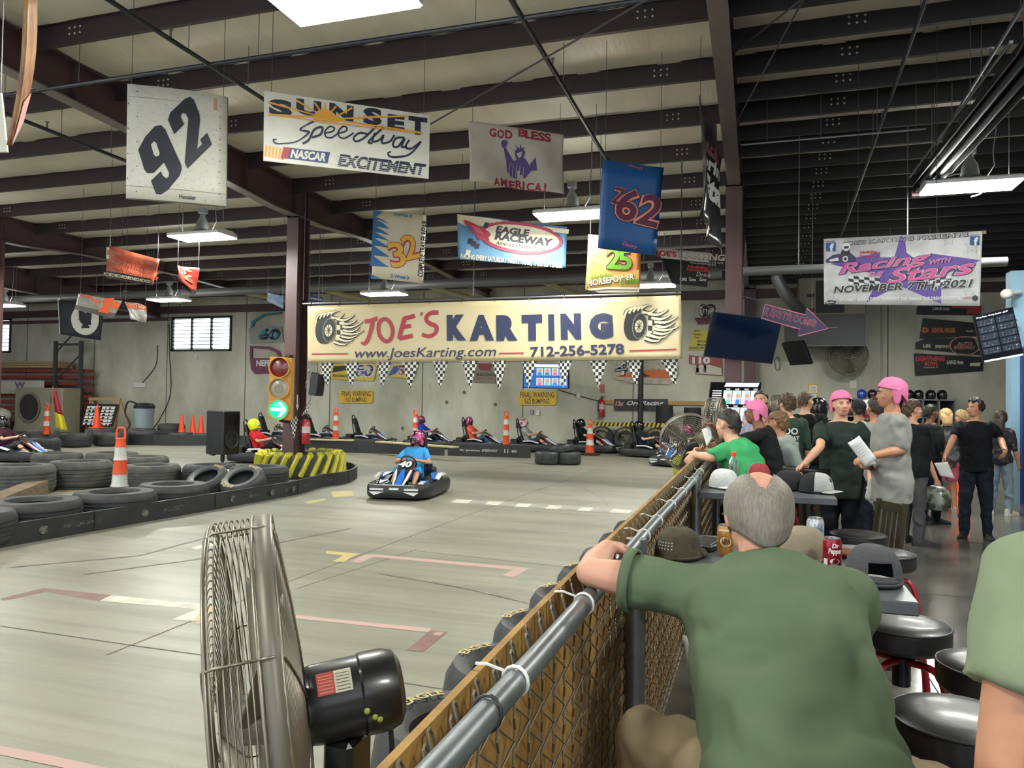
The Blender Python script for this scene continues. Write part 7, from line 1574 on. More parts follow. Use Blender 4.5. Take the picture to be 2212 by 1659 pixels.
# water bottle
p=Pz(1586,1040,TZ); t=thing('water_bottle','clear sports drink bottle with orange cap beside the white cap','bottle',(p.x,min(p.y,6.0),TZ)); GL=M('clear_plastic','dfe8ec',.06,trans=.92,spec=.4)
mb=MB(); mb.lathe([(.034,0),(.036,.01),(.035,.05),(.032,.08),(.036,.11),(.036,.15),(.03,.18),(.017,.2),(.016,.215)],n=24); mb.build('bottle_body',GL,t,smooth=True); mb=MB(); mb.lathe([(.02,.212),(.021,.24),(.017,.245),(.003,.246)],n=18); mb.build('bottle_cap',ORG2,t,smooth=True)
# ---------------------------------------------------------------- helmet shelf and wall papers
A,B=PY(1828,852,25.6),PY(2062,852,25.6); SHG=M('shelf_grey','7b7f83',.5)
t=thing('shelf_unit','grey open shelf unit with helmets on top against the lounge wall','shelf',((A.x+B.x)/2,25.7,0)); zt=A.z-.12
mb=MB(); mb.box(((A.x+B.x)/2,25.75,zt-.02),(B.x-A.x,.5,.04)); mb.box(((A.x+B.x)/2,25.75,zt-.55),(B.x-A.x,.5,.03)); mb.box(((A.x+B.x)/2,25.75,zt-1.1),(B.x-A.x,.5,.03)); mb.build('shelf_board',SHG,t,True)
for k in range(8): mb=MB(); mb.box((A.x+(B.x-A.x)*k/7,25.75,zt/2),(.04,.5,zt)); mb.build('divider',SHG,t,True)
mb=MB(); mb.box(((A.x+B.x)/2,25.98,zt/2),(B.x-A.x,.02,zt)); mb.build('back_board',M('shelf_dark','2f3236',.7),t,True)
for x,mt,lb in ((1862,'blue','shiny blue helmet, leftmost on top of the shelf'),(1885,'maroon','dark maroon helmet right of the blue one on the shelf'),(1933,'maroon','dark helmet just right of the pink cap, on the shelf'),(1964,'black','black helmet on the shelf, left of the close pair'),(1985,'black','black helmet on the shelf, right of the close pair'),(2011,'black','black helmet on the shelf, next to last'),(2036,'black','black helmet at the right end of the shelf')):
    q=PY(x,845,25.6); helmet(lb,(q.x,25.65,zt),HEL[mt],None,rz=PI+.3,group='helmets on the grey shelf')
for k,(r,c_) in enumerate(((0,1),(0,2),(0,4),(0,5),(0,6),(1,5),(1,6))):
    helmet('dark helmet in a pigeonhole of the grey shelf',(A.x+(B.x-A.x)*(c_+.5)/7,25.62,zt-.535-.55*r),HEL['black'],HWH if k%2 else None,rz=PI+.2,group='helmets in the pigeonholes')
for x0,y0,x1,y1,lb in ((1745,829,1768,856,'upper yellow framed notice on the lounge wall'),(1744,849,1766,866,'lower yellow framed notice on the lounge wall')):
    o,P=wsign('notice',lb,'notice',x0,y0,x1,y1,YS,Y=26.47 if y0<840 else 26.44,t=.025); letters(P,o,lambda mb:(P.rect(mb,.12,.1,.88,.9,0),[P.rect(mb,.25,.2+.12*k,.75,.24+.12*k,1,.006) for k in range(5)]),[INKW,M('notice_ink','8a8a80',.7)],'notice_sheet')
o,P=wsign('notice','small white paper pinned left of the blue helmet','notice',1836,822,1850,838,INKW,Y=26.47,t=.02)
# ---------------------------------------------------------------- overhead services
PIPE=M('sprinkler_pipe','33373d',.4,.5); CON=M('conduit','7d8084',.4,.7)
def roofpt(x,y,z0=6.25): d=ray(x,y); k=(z0-EYE)/(d.z+.04*d.y); return CAM+d*k
def pipe(label,a,b,r,mat=None,drops=()):
    A,B=roofpt(*a),roofpt(*b); d=(B-A); t=thing('sprinkler_pipe',label,'pipe',(A+B)/2); A=A-d*.25; B=B+d*.15 if B.y<22 else B; mb=MB(); mb.cyl(A,B,r,10); mb.build('pipe',mat or PIPE,t,True,smooth=True)
    for f_ in (.2,.5,.8):
        p=A.lerp(B,f_); mb=MB(); mb.cyl(p,V((p.x,p.y,roof_z(p.y)-.02)),.006,5); mb.build('hanger_rod',CON,t,True)
    p=A.lerp(B,.42); mb=MB(); mb.cyl(p,p+V((0,0,.12)),.014,8); mb.lathe([(.03,.12),(.03,.13)],p,n=8); mb.build('sprinkler_head',CON,t,True); return t
pipe('dark sprinkler pipe running from the top left to the speedway sign',(235,0),(570,215),.03)
pipe('dark sprinkler pipe slanting down to the Z62 panel',(1105,0),(1305,335),.032)
pipe('thin sprinkler pipe slanting across the dark right roof',(2000,0),(1820,500),.026)
pipe('dark sprinkler pipe slanting behind the number 92 board',(0,240),(270,347),.03)
pipe('thin pipe slanting down from the top right corner',(2212,10),(2040,285),.022,CON)
for (a,b,z,lb,r,mt) in (((0,207),(1500,12),6.05,'long horizontal pipe under the purlins from left to right, above the signs',.028,PIPE),((640,385),(1560,330),5.75,'grey conduit running across behind the Z62 panel',.02,CON),((640,573),(1560,563),5.55,'thin conduit under the far purlins',.02,CON),((1600,313),(2000,282),5.95,'thin conduit under the dark right roof',.015,CON)):
    A=roofpt(*a,z+.2) if a[1]!=385 else PY(*a,14.8); Y=A.y; B=PY(b[0],b[1],Y); B.z=A.z; t=thing('conduit_pipe',lb,'pipe',(A+B)/2); mb=MB(); mb.cyl(A,B,r,8); mb.build('pipe',mt,t,True,smooth=True)
    for f_ in (.15,.45,.75,.95): p=A.lerp(B,f_); mb=MB(); mb.cyl(p,V((p.x,p.y,roof_z(p.y)-.02)),.005,5); mb.build('hanger_rod',CON,t,True)
# duct across the hall and the pipe in the lounge
for a,b,Y,r,lb,hx in (((20,643),(1560,596),20.6,.13,'large grey round duct crossing the hall under the far purlins',(-22,-12,-3)),((1605,587),(1790,579),13.2,.075,'pale round pipe running right from the right column to the charity banner',(.6,2.2))):
    A,B=PY(*a,Y),PY(*b,Y); B.z=A.z=(A.z+B.z)/2; t=thing('duct_pipe',lb,'duct',(A+B)/2); mb=MB(); mb.cyl(A,B+V((2.5 if Y<15 else 0,0,0)),r,16); mb.build('duct',M('duct_grey','6e6f70',.5,.4),t,True,smooth=True)
    for x in hx: mb=MB(); mb.cyl((x,Y,A.z),(x,Y,roof_z(Y)-.02),.008,5); mb.build('hanger_rod',CON,t,True)
YTU=M('yellowed_tube','b9b084',.5)
for x,y,lb in ((745,637,'yellowish heater tube end above the left of the cream banner'),(968,630,'yellowish heater tube end above the word KARTING'),(1210,622,'yellowish heater tube end above the right of the cream banner'),(330,641,'yellowish heater tube end by the far left strip light'),(545,636,'yellowish heater tube end left of the brown column')):
    p=PY(x,y,23.5); t=thing('heater_tube',lb,'heater',p,0,'yellowish heater tube ends'); mb=MB(); mb.cyl(p+V((-.3,-1.1,.04)),p+V((.3,1.2,-.04)),.075,12); mb.build('tube',YTU,t,True,smooth=True); mb=MB()
    mb.cyl(p+V((.3,1.0,0)),p+V((.3,1.0,.9)),.01,5); mb.build('hanger_rod',CON,t,True); mb=MB(); q=p+V((.3,1.2,-.08)); mb.tube([q+V((.06*cos(a),0,.06*sin(a)-.05)) for a in [PI*.6+k*.5 for k in range(9)]],.02,6); mb.build('hook_end',CON,t,True,smooth=True)
# radiant tube heater top right
A,B=PD(2003,388,11.5),PD(2250,95,6.9); t=thing('tube_heater','long black radiant tube heater slanting across the top right','heater',(A+B)/2); d=(B-A).normalized(); sx=d.cross(V((0,0,1))).normalized(); uz=sx.cross(d)
RB=M('heater_black','1f2023',.35,.6); mb=MB(); mb.loft([[p-sx*.2-uz*.08,p-sx*.19-uz*.08,p-sx*.1+uz*.1,p+sx*.1+uz*.1,p+sx*.19-uz*.08,p+sx*.2-uz*.08,p+sx*.11+uz*.12,p-sx*.11+uz*.12] for p in (A,B)]); mb.build('reflector',RB,t,True)
for s_ in (-.075,.075): mb=MB(); mb.cyl(A+sx*s_-uz*.03,B+sx*s_-uz*.03,.05,14); mb.build('radiant_tube',RB,t,True,smooth=True)
mb=MB(); R3=Matrix((sx,d,uz)).transposed(); mb.box(A-d*.22+uz*.02,(.24,.4,.26),R=R3,bev=.01); hb=mb.build('burner_box',RB,t,True); mb=MB(); mb.box(A-d*.45-uz*.1,(.26,.06,.08),R=R3); mb.build('warning_strip',M('faded_pink_label','a8848c',.6),hb,True); mb=MB(); mb.box(A-d*.2-sx*.125,(.01,.16,.12),R=R3); mb.build('rating_plate',M('plate_grey','4f5053',.5),hb,True)
mb=MB(); mb.tube(spline([A-d*.2-sx*.15,A-d*.2-sx*.5+uz*.1,A-d*.1-sx*.75-uz*.2,A-d*.15-sx*.62-uz*.27],6),.012,6); mb.build('gas_hose',CON,t,True,smooth=True)
for f_ in (.1,.5,.9): p=A.lerp(B,f_); mb=MB(); mb.cyl(p+uz*.1,V((p.x,p.y,roof_z(p.y)-.02)),.005,5); mb.build('hanging_chain',CON,t,True)
mb=MB(); mb.cyl(A+sx*.24+uz*.05,B+sx*.24+uz*.05,.018,8); mb.build('gas_pipe',CON,t,True,smooth=True)
# HVAC and round fan on the lounge wall
t=thing('air_handler','beige air handler with open grey outlet hood on the lounge wall','air handler',PY(1795,680,25.5)); BG=M('hvac_beige','8a8375',.6); DKG=M('hvac_dark','3a3b3d',.5,.3)
a,b=PY(1725,592,25.2),PY(1870,680,25.2); mb=MB(); mb.box(((a.x+b.x)/2,25.75,(a.z+b.z)/2),(b.x-a.x,1.3,a.z-b.z),bev=.03); mb.build('casing',BG,t,True); mb=MB(); mb.box((a.x+.9,25.08,a.z-.75),(.8,.05,1.0)); 
for k in (.4,.85): mb.box((a.x+.35,25.08,a.z-k-.3),(.2,.06,.1))
mb.build('access_panel',M('hvac_panel_dark','2b2c2e',.6),t,True)
c_,e=PY(1695,682,24.8),PY(1872,745,24.8); mb=MB(); mb.loft([[V((c_.x,24.9,e.z)),V((e.x,24.9,e.z)),V((e.x,24.9,c_.z)),V((c_.x,24.9,c_.z))],[V((c_.x+.3,26.2,e.z+.1)),V((e.x-.1,26.2,e.z+.1)),V((e.x-.1,26.2,c_.z)),V((c_.x+.3,26.2,c_.z))]]); mb.build('outlet_hood',DKG,t,True)
mb=MB()
for q0,q1 in (((c_.x,e.z),(e.x,e.z)),((e.x,e.z),(e.x,c_.z)),((c_.x+.2,e.z+.55),(e.x-.8,e.z+.55))): mb.cyl((q0[0],24.87,q0[1]),(q1[0],24.87,q1[1]),.03,5)
mb.build('hood_edge',M('hood_bright_edge','a9aaa8',.35,.7),t,True); mb=MB(); q=PY(1680,600,24.0); r_=PY(1700,640,24.5); mb.tube(spline([V((q.x,24.3,5.6)),V((q.x,24.3,q.z)),r_,V((a.x+.1,25.2,r_.z-.4))],6),.18,12); mb.build('flue_pipe',M('flue_galv','8f9192',.4,.6),t,True,smooth='all')
c_=PY(1832,770,26.0); drum_fan('large dark wall fan under the air handler',(c_.x,25.9,c_.z),.58,(0,-1,-.05),depth=.22,motor=False,post=False,nw=40,wire=.006,rings_=7,name='wall_fan'); 
p=PY(1716,766,25.0); t=thing('television','dark television seen edge on under the restroom arrow','television',(p.x,24.3,p.z)); mb=MB(); mb.box((.05,0,0),(.1,1.0,.75),R=Matrix.Rotation(.6,3,'Z')@Matrix.Rotation(-.45,3,'Y'),bev=.02); mb.build('tv_case',BEZ,t); mb=MB(); mb.tube([V((-.1,.2,.3)),V((-.1,1.0,.45)),V((-.1,2.15,.45))],.04,6); mb.build('wall_bracket',BEZ,t)
p=PY(1905,700,26.45); tag(MB().cyl((p.x,26.43,1.9),(p.x,26.43,5.2),.03,8).build('wall_conduit',M('conduit_white','b5b5b0',.5),rel=(p.x,26.43,3)),'pale vertical conduit on the lounge wall left of the wing panels','conduit')
# blue wall block and claw machine
BLW=M('wall_light_blue','8fb4cc',.7,var=.04); NAV=M('navy_paint','26397d',.5)
mb=MB(); mb.box((6.6,15.6,2.05),(4.75,.3,4.1)); struct(mb.build('wall_partition',BLW,rel=(6.6,15.6,0)))
t=thing('door_surround','navy blue door surround set in the light blue wall','door frame',(4.9,15.4,0)); mb=MB(); mb.box((4.42,15.4,1.35),(.12,.16,2.7)); mb.box((5.2,15.4,2.68),(1.6,.16,.14)); mb.build('frame',NAV,t,True); mb=MB(); mb.box((5.2,15.43,1.3),(1.5,.04,2.6)); mb.build('door_leaf',M('navy_dark','1c2a5c',.5),t,True)
t=thing('claw_machine','yellow framed arcade claw machine cut by the right edge','arcade machine',(4.35,13.6,0)); ARC=M('arcade_yellow','d8b93a',.4)
mb=MB(); mb.box((4.42,13.6,.5),(.75,.75,.9),bev=.05); mb.box((4.42,13.6,1.95),(.75,.75,.12),bev=.03); mb.build('cabinet',ARC,t,True)
for x in (4.08,4.76):
    for y in (13.26,13.94): mb=MB(); mb.box((x,y,1.45),(.06,.06,1.0)); mb.build('corner_post',ARC,t,True)
mb=MB(); mb.box((4.42,13.6,1.42),(.68,.68,.95)); mb.build('glass_box',M('arcade_glass','b9c9d0',.05,trans=.9),t,True); mb=MB(); mb.box((4.42,13.2,.55),(.3,.06,.3)); mb.cyl((4.3,13.15,1.0),(4.3,13.15,1.1),.03,8); mb.build('control_panel',BLK,t,True)
p=PY(2175,635,15.2); t=thing('security_camera','white dome security camera at the top of the blue wall','camera',p); mb=MB(); mb.ell(p,(.1,.1,.09)); mb.cyl(p,p+V((.25,.2,.05)),.04,8); mb.build('dome',INKW,t,True,smooth=True)
# ---------------------------------------------------------------- traffic light, speaker, extinguishers
t=thing('traffic_light','yellow three lamp traffic light with a glowing green arrow on the brown column','traffic light',PD(602,912,15.6)); 
TA,TB,TC=PD(579,905,15.6),PD(626,908,15.6),PD(583,770,15.6); P=Panel(TA,TB,TC); AMB=M('signal_yellow','c9963c',.45,var=.1,sc=5)
mb=MB(); mb.sheet(lambda a,b:P.pos(a,b),2,6,-P.n*.22); mb.build('signal_case',AMB,t,True)
for k,(v,mt) in enumerate(((.835,M('lens_red','7a1c16',.25,coat=.5)),(.5,M('lens_clear','a9a797',.25,coat=.5)),(.165,M('lens_green','18b58e',.3,emit=1.3,ecol='06b478')))):
    mb=MB(); rr=.195; c_=P.pos(.5,v,0); mb.lathe([(rr*1.12,0),(rr*1.12,.1),(rr,.1),(rr,.01)],c_,P.n,30); ho=mb.build('lens_hood',AMB,t,True,smooth=True); mb=MB(); mb.lathe([(rr,.03),(rr*.7,.055),(.01,.06)],c_,P.n,28); mb.build('lens',mt,t,True,smooth=True)
    if k==2:
        mb=MB(); h=.075; mb.grid(lambda a,b:P.pos(.18+.6*a,v-.022+.044*b,h),2,1); P.poly(mb,[(.5,v+.115),(.62,v+.115),(.86,v),(.62,v-.115),(.5,v-.115),(.70,v)],0,h+.001); mb.build('arrow',M('arrow_glow','d5fff0',.4,emit=7,ecol='c9fff0'),t,True)
    if k==1: mb=MB(); mb.lathe([(rr*.5,.062),(rr*.42,.066)],c_,P.n,20); mb.build('lens_ring',M('lens_ring_m','8a8775',.3),t,True)
mb=MB(); mb.cyl(P.pos(.7,1.02,-.1),V((-9.6,14.1,P.pos(.7,1.02).z+.05)),.03,8); mb.cyl(P.pos(.5,-.02,-.1),V((-9.6,14.1,P.pos(.5,-.02).z-.05)),.03,8); mb.build('bracket',M('black_bracket','1a1a1c',.5),t,True)
t=thing('pa_speaker','large black loudspeaker on a pole among the sandbags','loudspeaker',PD(483,1022,16.2)); c_=PD(482,934,16.2); R3=Matrix.Rotation(math.radians(-10),3,'Z')
mb=MB(); mb.box(c_,(.52,.46,.92),R=R3,bev=.02); mb.build('cabinet',BLK,t,True)
fn2=R3@V((1,0,0)); sd=R3@V((0,1,0)); P=Panel(c_+fn2*.26-sd*.2-V((0,0,.44)),c_+fn2*.26+sd*.2-V((0,0,.44)),c_+fn2*.26-sd*.2+V((0,0,.44)))
mb=MB(); P.rect(mb,.05,.68,.95,.95,0,.004); mb.build('horn',M('horn_dark','0e0f11',.4),t,True); mb=MB(); mb.lathe([(.19,0),(.2,.02),(.17,.02),(.15,-.0),(.07,-.01),(.06,.012),(.002,.018)],P.pos(.5,.33,.006),P.n,28); mb.build('woofer',M('cone_grey','2f3033',.45),t,True,smooth=True)
mb=MB(); mb.cyl(c_-V((0,0,.46)),V((c_.x,c_.y,.05)),.03,10); mb.cyl(V((c_.x,c_.y,.3)),V((c_.x,c_.y,.42)),.045,10); mb.build('stand_pole',BLK,t,True); mb=MB(); mb.lathe([(.22,.0),(.22,.03),(.05,.06)],V((c_.x,c_.y,0)),n=18); mb.build('stand_base',BLK,t,True)
mb=MB(); mb.cyl(c_-V((0,0,.42))-fn2*.34,c_-V((0,0,.42))-fn2*.26,.09,12); mb.build('transport_wheel',BLKR,t,True)
def extinguisher(label,p,s=1.0):
    t=thing('fire_extinguisher',label,'extinguisher',p); mb=MB(); mb.lathe([(.07*s,0),(.075*s,.02*s),(.075*s,.36*s),(.05*s,.43*s),(.025*s,.45*s)],n=20); mb.build('cylinder',M('extinguisher_red','a81f26',.3,coat=.4),t,smooth=True); mb=MB(); mb.box((0,0,.47*s),(.05*s,.05*s,.06*s)); mb.box((.03*s,-.02*s,.51*s),(.12*s,.02*s,.02*s)); mb.tube([V((-.03*s,-.02*s,.47*s)),V((-.09*s,-.03*s,.4*s)),V((-.085*s,-.03*s,.15*s))],.012*s,6); mb.build('valve',BLK,t); mb=MB(); mb.lathe([(.0765*s,.2*s),(.0765*s,.32*s)],n=20,caps=False); mb.build('instruction_label',M('label_pale','c5b5b0',.6),t); mb=MB(); mb.box((0,.085*s,.25*s),(.05,.03,.3*s)); mb.build('wall_bracket',BLK,t)
q=PD(645,960,15.75); extinguisher('red fire extinguisher hung on the brown column below the pennant',(q.x,13.9,q.z),1.15)
q=PY(1299,900,26.3); extinguisher('red fire extinguisher on the far wall left of the racing banner',(q.x,26.36,q.z-.02),1.4)
for x0,y0,x1,y1,lb,rot_ in ((639,853,646,886,'small white arrow sign above the column extinguisher',0),(1297,830,1305,848,'small red and white arrow sign above the wall extinguisher',0)):
    if x0<700:
        A=PD(x0,y1,15.7); B=PD(x1,y1,15.7); C_=PD(x0,y0,15.7); P=Panel(A,B,C_); t=thing('arrow_sign',lb,'sign',A); mb=MB(); P.poly(mb,[(.3,1),(.7,1),(.7,.35),(1,.35),(.5,0),(0,.35),(.3,.35)]); o=mb.build('panel',M('arrow_white_grey','a9aaa6',.5),t,True); mb=MB(); mb.cyl(P.pos(.5,.6,-.01),V((-9.55,14.2,P.pos(.5,.6).z)),.01,5); mb.build('bracket',BLK,t,True)
    else:
        o,P=wsign('arrow_sign',lb,'sign',x0,y0,x1,y1,M('arrow_pale_red','b5625c',.5),Y=26.46)
# ---------------------------------------------------------------- far left corner
RACK=M('rack_grey','4d4f50',.5,.3); RED_=M('rack_red','8a3a30',.6,var=.15)
t=thing('pallet_rack','tall pallet rack end frame in the far left corner','rack',PY(150,900,25.5)); xa,xb=PY(121,740,25.3).x,PY(176,740,25.3).x; zt=PY(121,737,25.3).z
for x,y in ((xa,25.3),(xb,25.3)): mb=MB(); mb.box((x,y,zt/2),(.14,.12,zt)); mb.build('upright',RACK,t,True)
mb=MB(); mb.box(((xa+xb)/2,25.3,zt-.15),(xb-xa,.08,.1)); 
for k in range(3): z=1+k*1.25; mb.cyl((xa,25.3,z),(xb,25.3,z+1.2),.035,6)
mb.build('brace',RACK,t,True)
x0=PY(-60,800,25.2).x
for k in range(9):
    z=PY(60,800,25.2).z-.28*k; tag(MB().box(((x0+xb)/2,25.75,z),(xb-x0-.1*(k%3),.5,.14)).build('rack_beam',RED_,rel=((x0+xb)/2,25.75,z)),'red steel rack beam in the stack at the far left, row %d from the top'%(k+1),'beam','red rack beams stacked at the far left')
for k in range(3): tag(MB().box((x0/2+xb/2-.6,25.72,PY(60,800,25.2).z+.17+.1*k),(xb-x0-1.4,.7,.09)).build('board',M('stacked_boards','a8906a',.8,var=.12,sc=6),rel=(x0/2+xb/2-.6,25.72,PY(60,800,25.2).z+.17+.1*k)),['lowest','middle','topmost'][k]+' pale board lying on the stacked red rack beams','board','boards on the red rack beams')
o,P=wsign('cloth_banner','white cloth banner with a big W hung on the red beams','banner',-60,822,95,850,FLAG,Y=25.0,t=.02); letters(P,o,lambda mb:(ptext(P,mb,'W',43,831,24,14,0,.06),ptext(P,mb,'WRIGHT',40,845,46,8,1,.0)),[M('ink_slate_purple','6a6080',.6),M('ink_grey','8a8a90',.6)])
p=PY(85,886,24.4); t=thing('evaporative_cooler','tall beige grey cooler box with a large round opening, far left','cooler',(p.x,24.4,0)); q0,q1=PY(35,842,24.0),PY(135,930,24.0); w=q1.x-q0.x; zt=q0.z+.1; cx_=(q0.x+q1.x)/2
mb=MB(); mb.box((cx_,24.4,zt/2),(w,.9,zt),bev=.03); mb.build('cabinet',M('cooler_beige','85806f',.6,var=.1),t,True); c_=PY(62,880,23.9); mb=MB(); mb.lathe([(.62,0),(.62,.05),(.55,.05),(.53,0)],V((c_.x,23.93,c_.z)),V((0,-1,0)),32); mb.build('duct_ring',M('cooler_ring','6a675c',.6),t,True,smooth=True); mb=MB(); mb.lathe([(.54,.012),(.01,.014)],V((c_.x,23.93,c_.z)),V((0,-1,0)),32); mb.build('opening',M('dark_opening','2a2524',.9),t,True)
mb=MB(); mb.box((cx_+w*.32,23.94,zt-.5),(.35,.02,.3)); mb.build('vent_panel',M('cooler_ring','6a675c',.6),t,True)
p=PY(15,898,24.0); mb=MB(); mb.grid(lambda a,b:V((.55*sin(PI*b)*cos(2*PI*a)*(1+.12*sin(5*a*PI)),.35*sin(PI*b)*sin(2*PI*a),-.3*cos(PI*b)+.05*sin(9*a))),18,10); o=mb.build('sack',SACK,smooth='all'); o.location=(p.x,23.6,p.z); tag(o,'big white sack resting on a dark bin at the far left edge','sack')
mb=MB(); mb.lathe([(.5,0),(.6,p.z-.25),(.55,p.z-.22)],n=20); o=mb.build('storage_bin',BLKR,smooth=True); o.location=(p.x,23.6,0); tag(o,'dark bin under the white sack at the far left edge','bin')
# board of rules with wooden A-frame
WO=M('pine_frame','9c7d52',.7,var=.12,sc=6); q0,q1=PY(185,872,24.2),PY(252,922,24.2); t=thing('price_board','black and white printed board leaning on a wooden A frame','board',(q0.x,24.2,0)); P=Panel((q0.x,24.0,q1.z),(q1.x,24.0,q1.z),(q0.x,24.25,q0.z)); mb=MB(); mb.sheet(lambda a,b:P.pos(a,b),3,3,-P.n*.03); mb.build('board',M('board_maroon_black','1c1617',.5),t,True)
mb=MB(); r4=random.Random(3)
for r in range(6):
    for c_ in range(2):
        for k in range(3): u=.05+.48*c_+.14*k; P.rect(mb,u,.06+.145*r,u+.05+.07*r4.random(),.13+.145*r,0,.006)
        P.rect(mb,.04+.48*c_,.135+.145*r,.46+.48*c_,.165+.145*r,0,.006)
mb.build('printed_panel',INKW,t,True)
za=PY(215,862,24.3).z
for x in (q0.x+.1,q1.x-.05):
    mb=MB(); mb.cyl((x,24.15,0),(x,24.35,za),.045,5); mb.build('frame_leg',WO,t,True); mb=MB(); mb.cyl((x+.45,24.6,0),(x,24.38,za),.045,5); mb.build('frame_leg',WO,t,True)
mb=MB(); mb.box(((q0.x+q1.x)/2,24.36,za),(q1.x-q0.x,.06,.12)); mb.build('frame_rail',WO,t,True)
p=PY(311,920,24.0); t=thing('vacuum_drum','pale blue grey drum with black lid and hose beside the wall','drum',(p.x,24.0,0)); mb=MB(); zb=PY(311,882,24).z; mb.lathe([(.3,0),(.34,zb*.5),(.37,zb)],n=24); mb.build('drum',M('drum_pale_blue','8d9ba3',.5),t,smooth=True); mb=MB(); mb.lathe([(.39,zb),(.4,zb+.08),(.3,zb+.2),(.05,zb+.22)],n=24); mb.build('lid',BLK,t,smooth=True); mb=MB(); mb.tube(spline([V((-.2,-.1,zb+.15)),V((-.7,-.1,zb+.25)),V((-.85,-.1,zb-.2)),V((-.5,-.2,.5)),V((-.9,-.3,.05))],6),.035,8); mb.build('hose',BLK,t,smooth='all')
p=PY(302,832,26.45); tag(MB().box((p.x,26.46,p.z),(.62,.06,.2)).build('socket_strip',INKW,rel=(p.x,26.46,p.z)),'white socket strip on the far wall under the sagging cable','socket')
for x,y,lb in ((423,772,'small white box on the wall under the barred window'),(1249,854,'small white socket on the wall right of the warning sign'),(1148,890,'round grey outlet on the wall under the warning sign, left'),(1162,892,'round grey outlet on the wall under the warning sign, right')):
    p=PY(x,y,26.44); tag(MB().box((p.x,26.45,p.z),(.12,.06,.16)).build('wall_socket',INKW if x!=1148 else CON,rel=(p.x,26.45,p.z)),lb,'socket')
for pts,lb in (([(365,700),(366,760),(368,850),(345,905),(330,925)],'black cable running down the wall left of the barred window'),([(340,745),(336,790),(305,830)],'thin cable sagging down to the socket strip'),([(1205,842),(1250,855),(1300,868)],'black cable sagging along the wall to the fire extinguisher'),([(1672,780),(1678,800),(1685,790),(1680,772),(1672,778)],'coiled grey cable hanging on the wall beside the big television')):
    P3=spline([PY(x,y,26.47) for x,y in pts],6); tag(MB().tube(P3,.016,6).build('cable',BLK if 'grey' not in lb else CON,rel=P3[0],smooth='all'),lb,'cable')
p=PY(368,640,25.8); tag(MB().tube([PY(455,672,26.0),PY(390,676,26.0),PY(515,668,26.0)],.1,8).build('roof_pipe',PIPE,rel=p),'dark fat pipe under the roof above the barred window','pipe') if False else None
# ---------------------------------------------------------------- the crowd on the lounge side
def wl(loc,rz):
    Mi=(Matrix.Translation(V(loc))@Matrix.Rotation(rz,4,'Z')).inverted(); return lambda p:Mi@V(p)
def paper(label,quad,d,name='paper_sheet',lines=True,h='d9d9d6'):
    A,B,C_,D=[PD(x,y,dd) for (x,y),dd in zip(quad,d if isinstance(d,(list,tuple)) else [d]*4)]   # bl br tl tr
    P=Panel(A,B,C_,D,lambda u,v:.008*sin(PI*u)); t=thing(name,label,'paper',(A+D)/2); mb=MB(); mb.sheet(lambda a,b:P.pos(a,b),6,6,-P.n*.0015); mb.build('sheet',M('paper_'+h,h,.7),t,True,smooth='all')
    if lines:
        mb=MB()
        for k in range(5): P.rect(mb,.15,.35+.1*k,.85,.365+.1*k,0,.002)
        mb.build('printing',M('paper_print','a3a3a6',.7),t,True)
    return t
def seatstool(p,label,z=.76): stool(label,p,.4,z)
POLO=CLOTH('polo_green','58674f',.35,7,var=.05); KHA=CLOTH('khaki','85765c',.5,8)
# the seated man in front
L0=(.105,1.63,0); r0_=.2; w=wl(L0,r0_)
hero,I=person('grey haired balding person in a green polo seen from behind, arm on the fence rail',L0,r0_,H=1.80,skin='rosy',build=1.13,seat=.86,pel=(0,0,.86),lean=.97,twist=.05,vox=.0065,
  arms={'L':(w((-.425,2.0,1.20)),w((-.43,2.27,1.215)),(0,0,-1),w((-.40,2.9,1.15))-w((-.43,2.27,1.215))),'R':(w(PD(1795,1540,2.05)),w(PD(1660,1560,2.2)))},
  legs={'L':(w((-.26,1.9,.84)),w((-.2,1.82,.36)),(0,1,-.1)),'R':(w((.37,1.97,.78)),w((.3,1.85,.34)),(.2,1,-.1))},hd=(.06,.12),top=POLO,sleeve=.31,bottom=KHA,blen=1,hair=('balding','grey'),extra=[('glasses',)],shirt_part='polo_shirt',loose=1.02,hem=.05)
c,D,R_,F_=I['at'](1.0); mb=MB(); mb.loft([ring(c+D*(a)-F_*.006,R_,F_,x,y,20) for a,x,y in ((-.045,.105,.088),(-.0,.083,.074),(.032,.074,.068),(.02,.082,.076),(-.03,.112,.096))],caps=False); o=mb.build('collar',POLO,hero,smooth='all'); md=o.modifiers.new('t','SOLIDIFY'); md.thickness=.004
for k in 'LR':
    e=I['Aj'][k][0]; s0=I['sh'][k]; dr=(e-s0).normalized(); p=s0+dr*.165; x,y,_=frame_of(dr); mb=MB(); mb.loft([ring(p+dr*q,x,y,rr,rr,18) for q,rr in ((-.014,.083),(.012,.082),(.012,.074),(-.014,.075))],closed=True); mb.build('sleeve_band',POLO,hero,smooth='all')
seatstool((.058,1.62),'red stool under the seated person in the green polo')
# the standing person cut by the right edge
L0=(.59,1.335,0); w=wl(L0,-.12)
person('person in a sage green tee cut by the right edge, bare arm hanging',L0,-.12,H=1.755,skin='tan',build=1.12,vox=.0075,arms={'L':(w(PD(2168,1650,1.08)),w(PD(2160,1930,1.2))),'R':(w((.84,1.3,1.12)),w((.84,1.4,.88)))},top=CLOTH('sage','7f8b70',.4,7),sleeve=.31,bottom=S_DARK,hair=('short','dark'),loose=1.05)
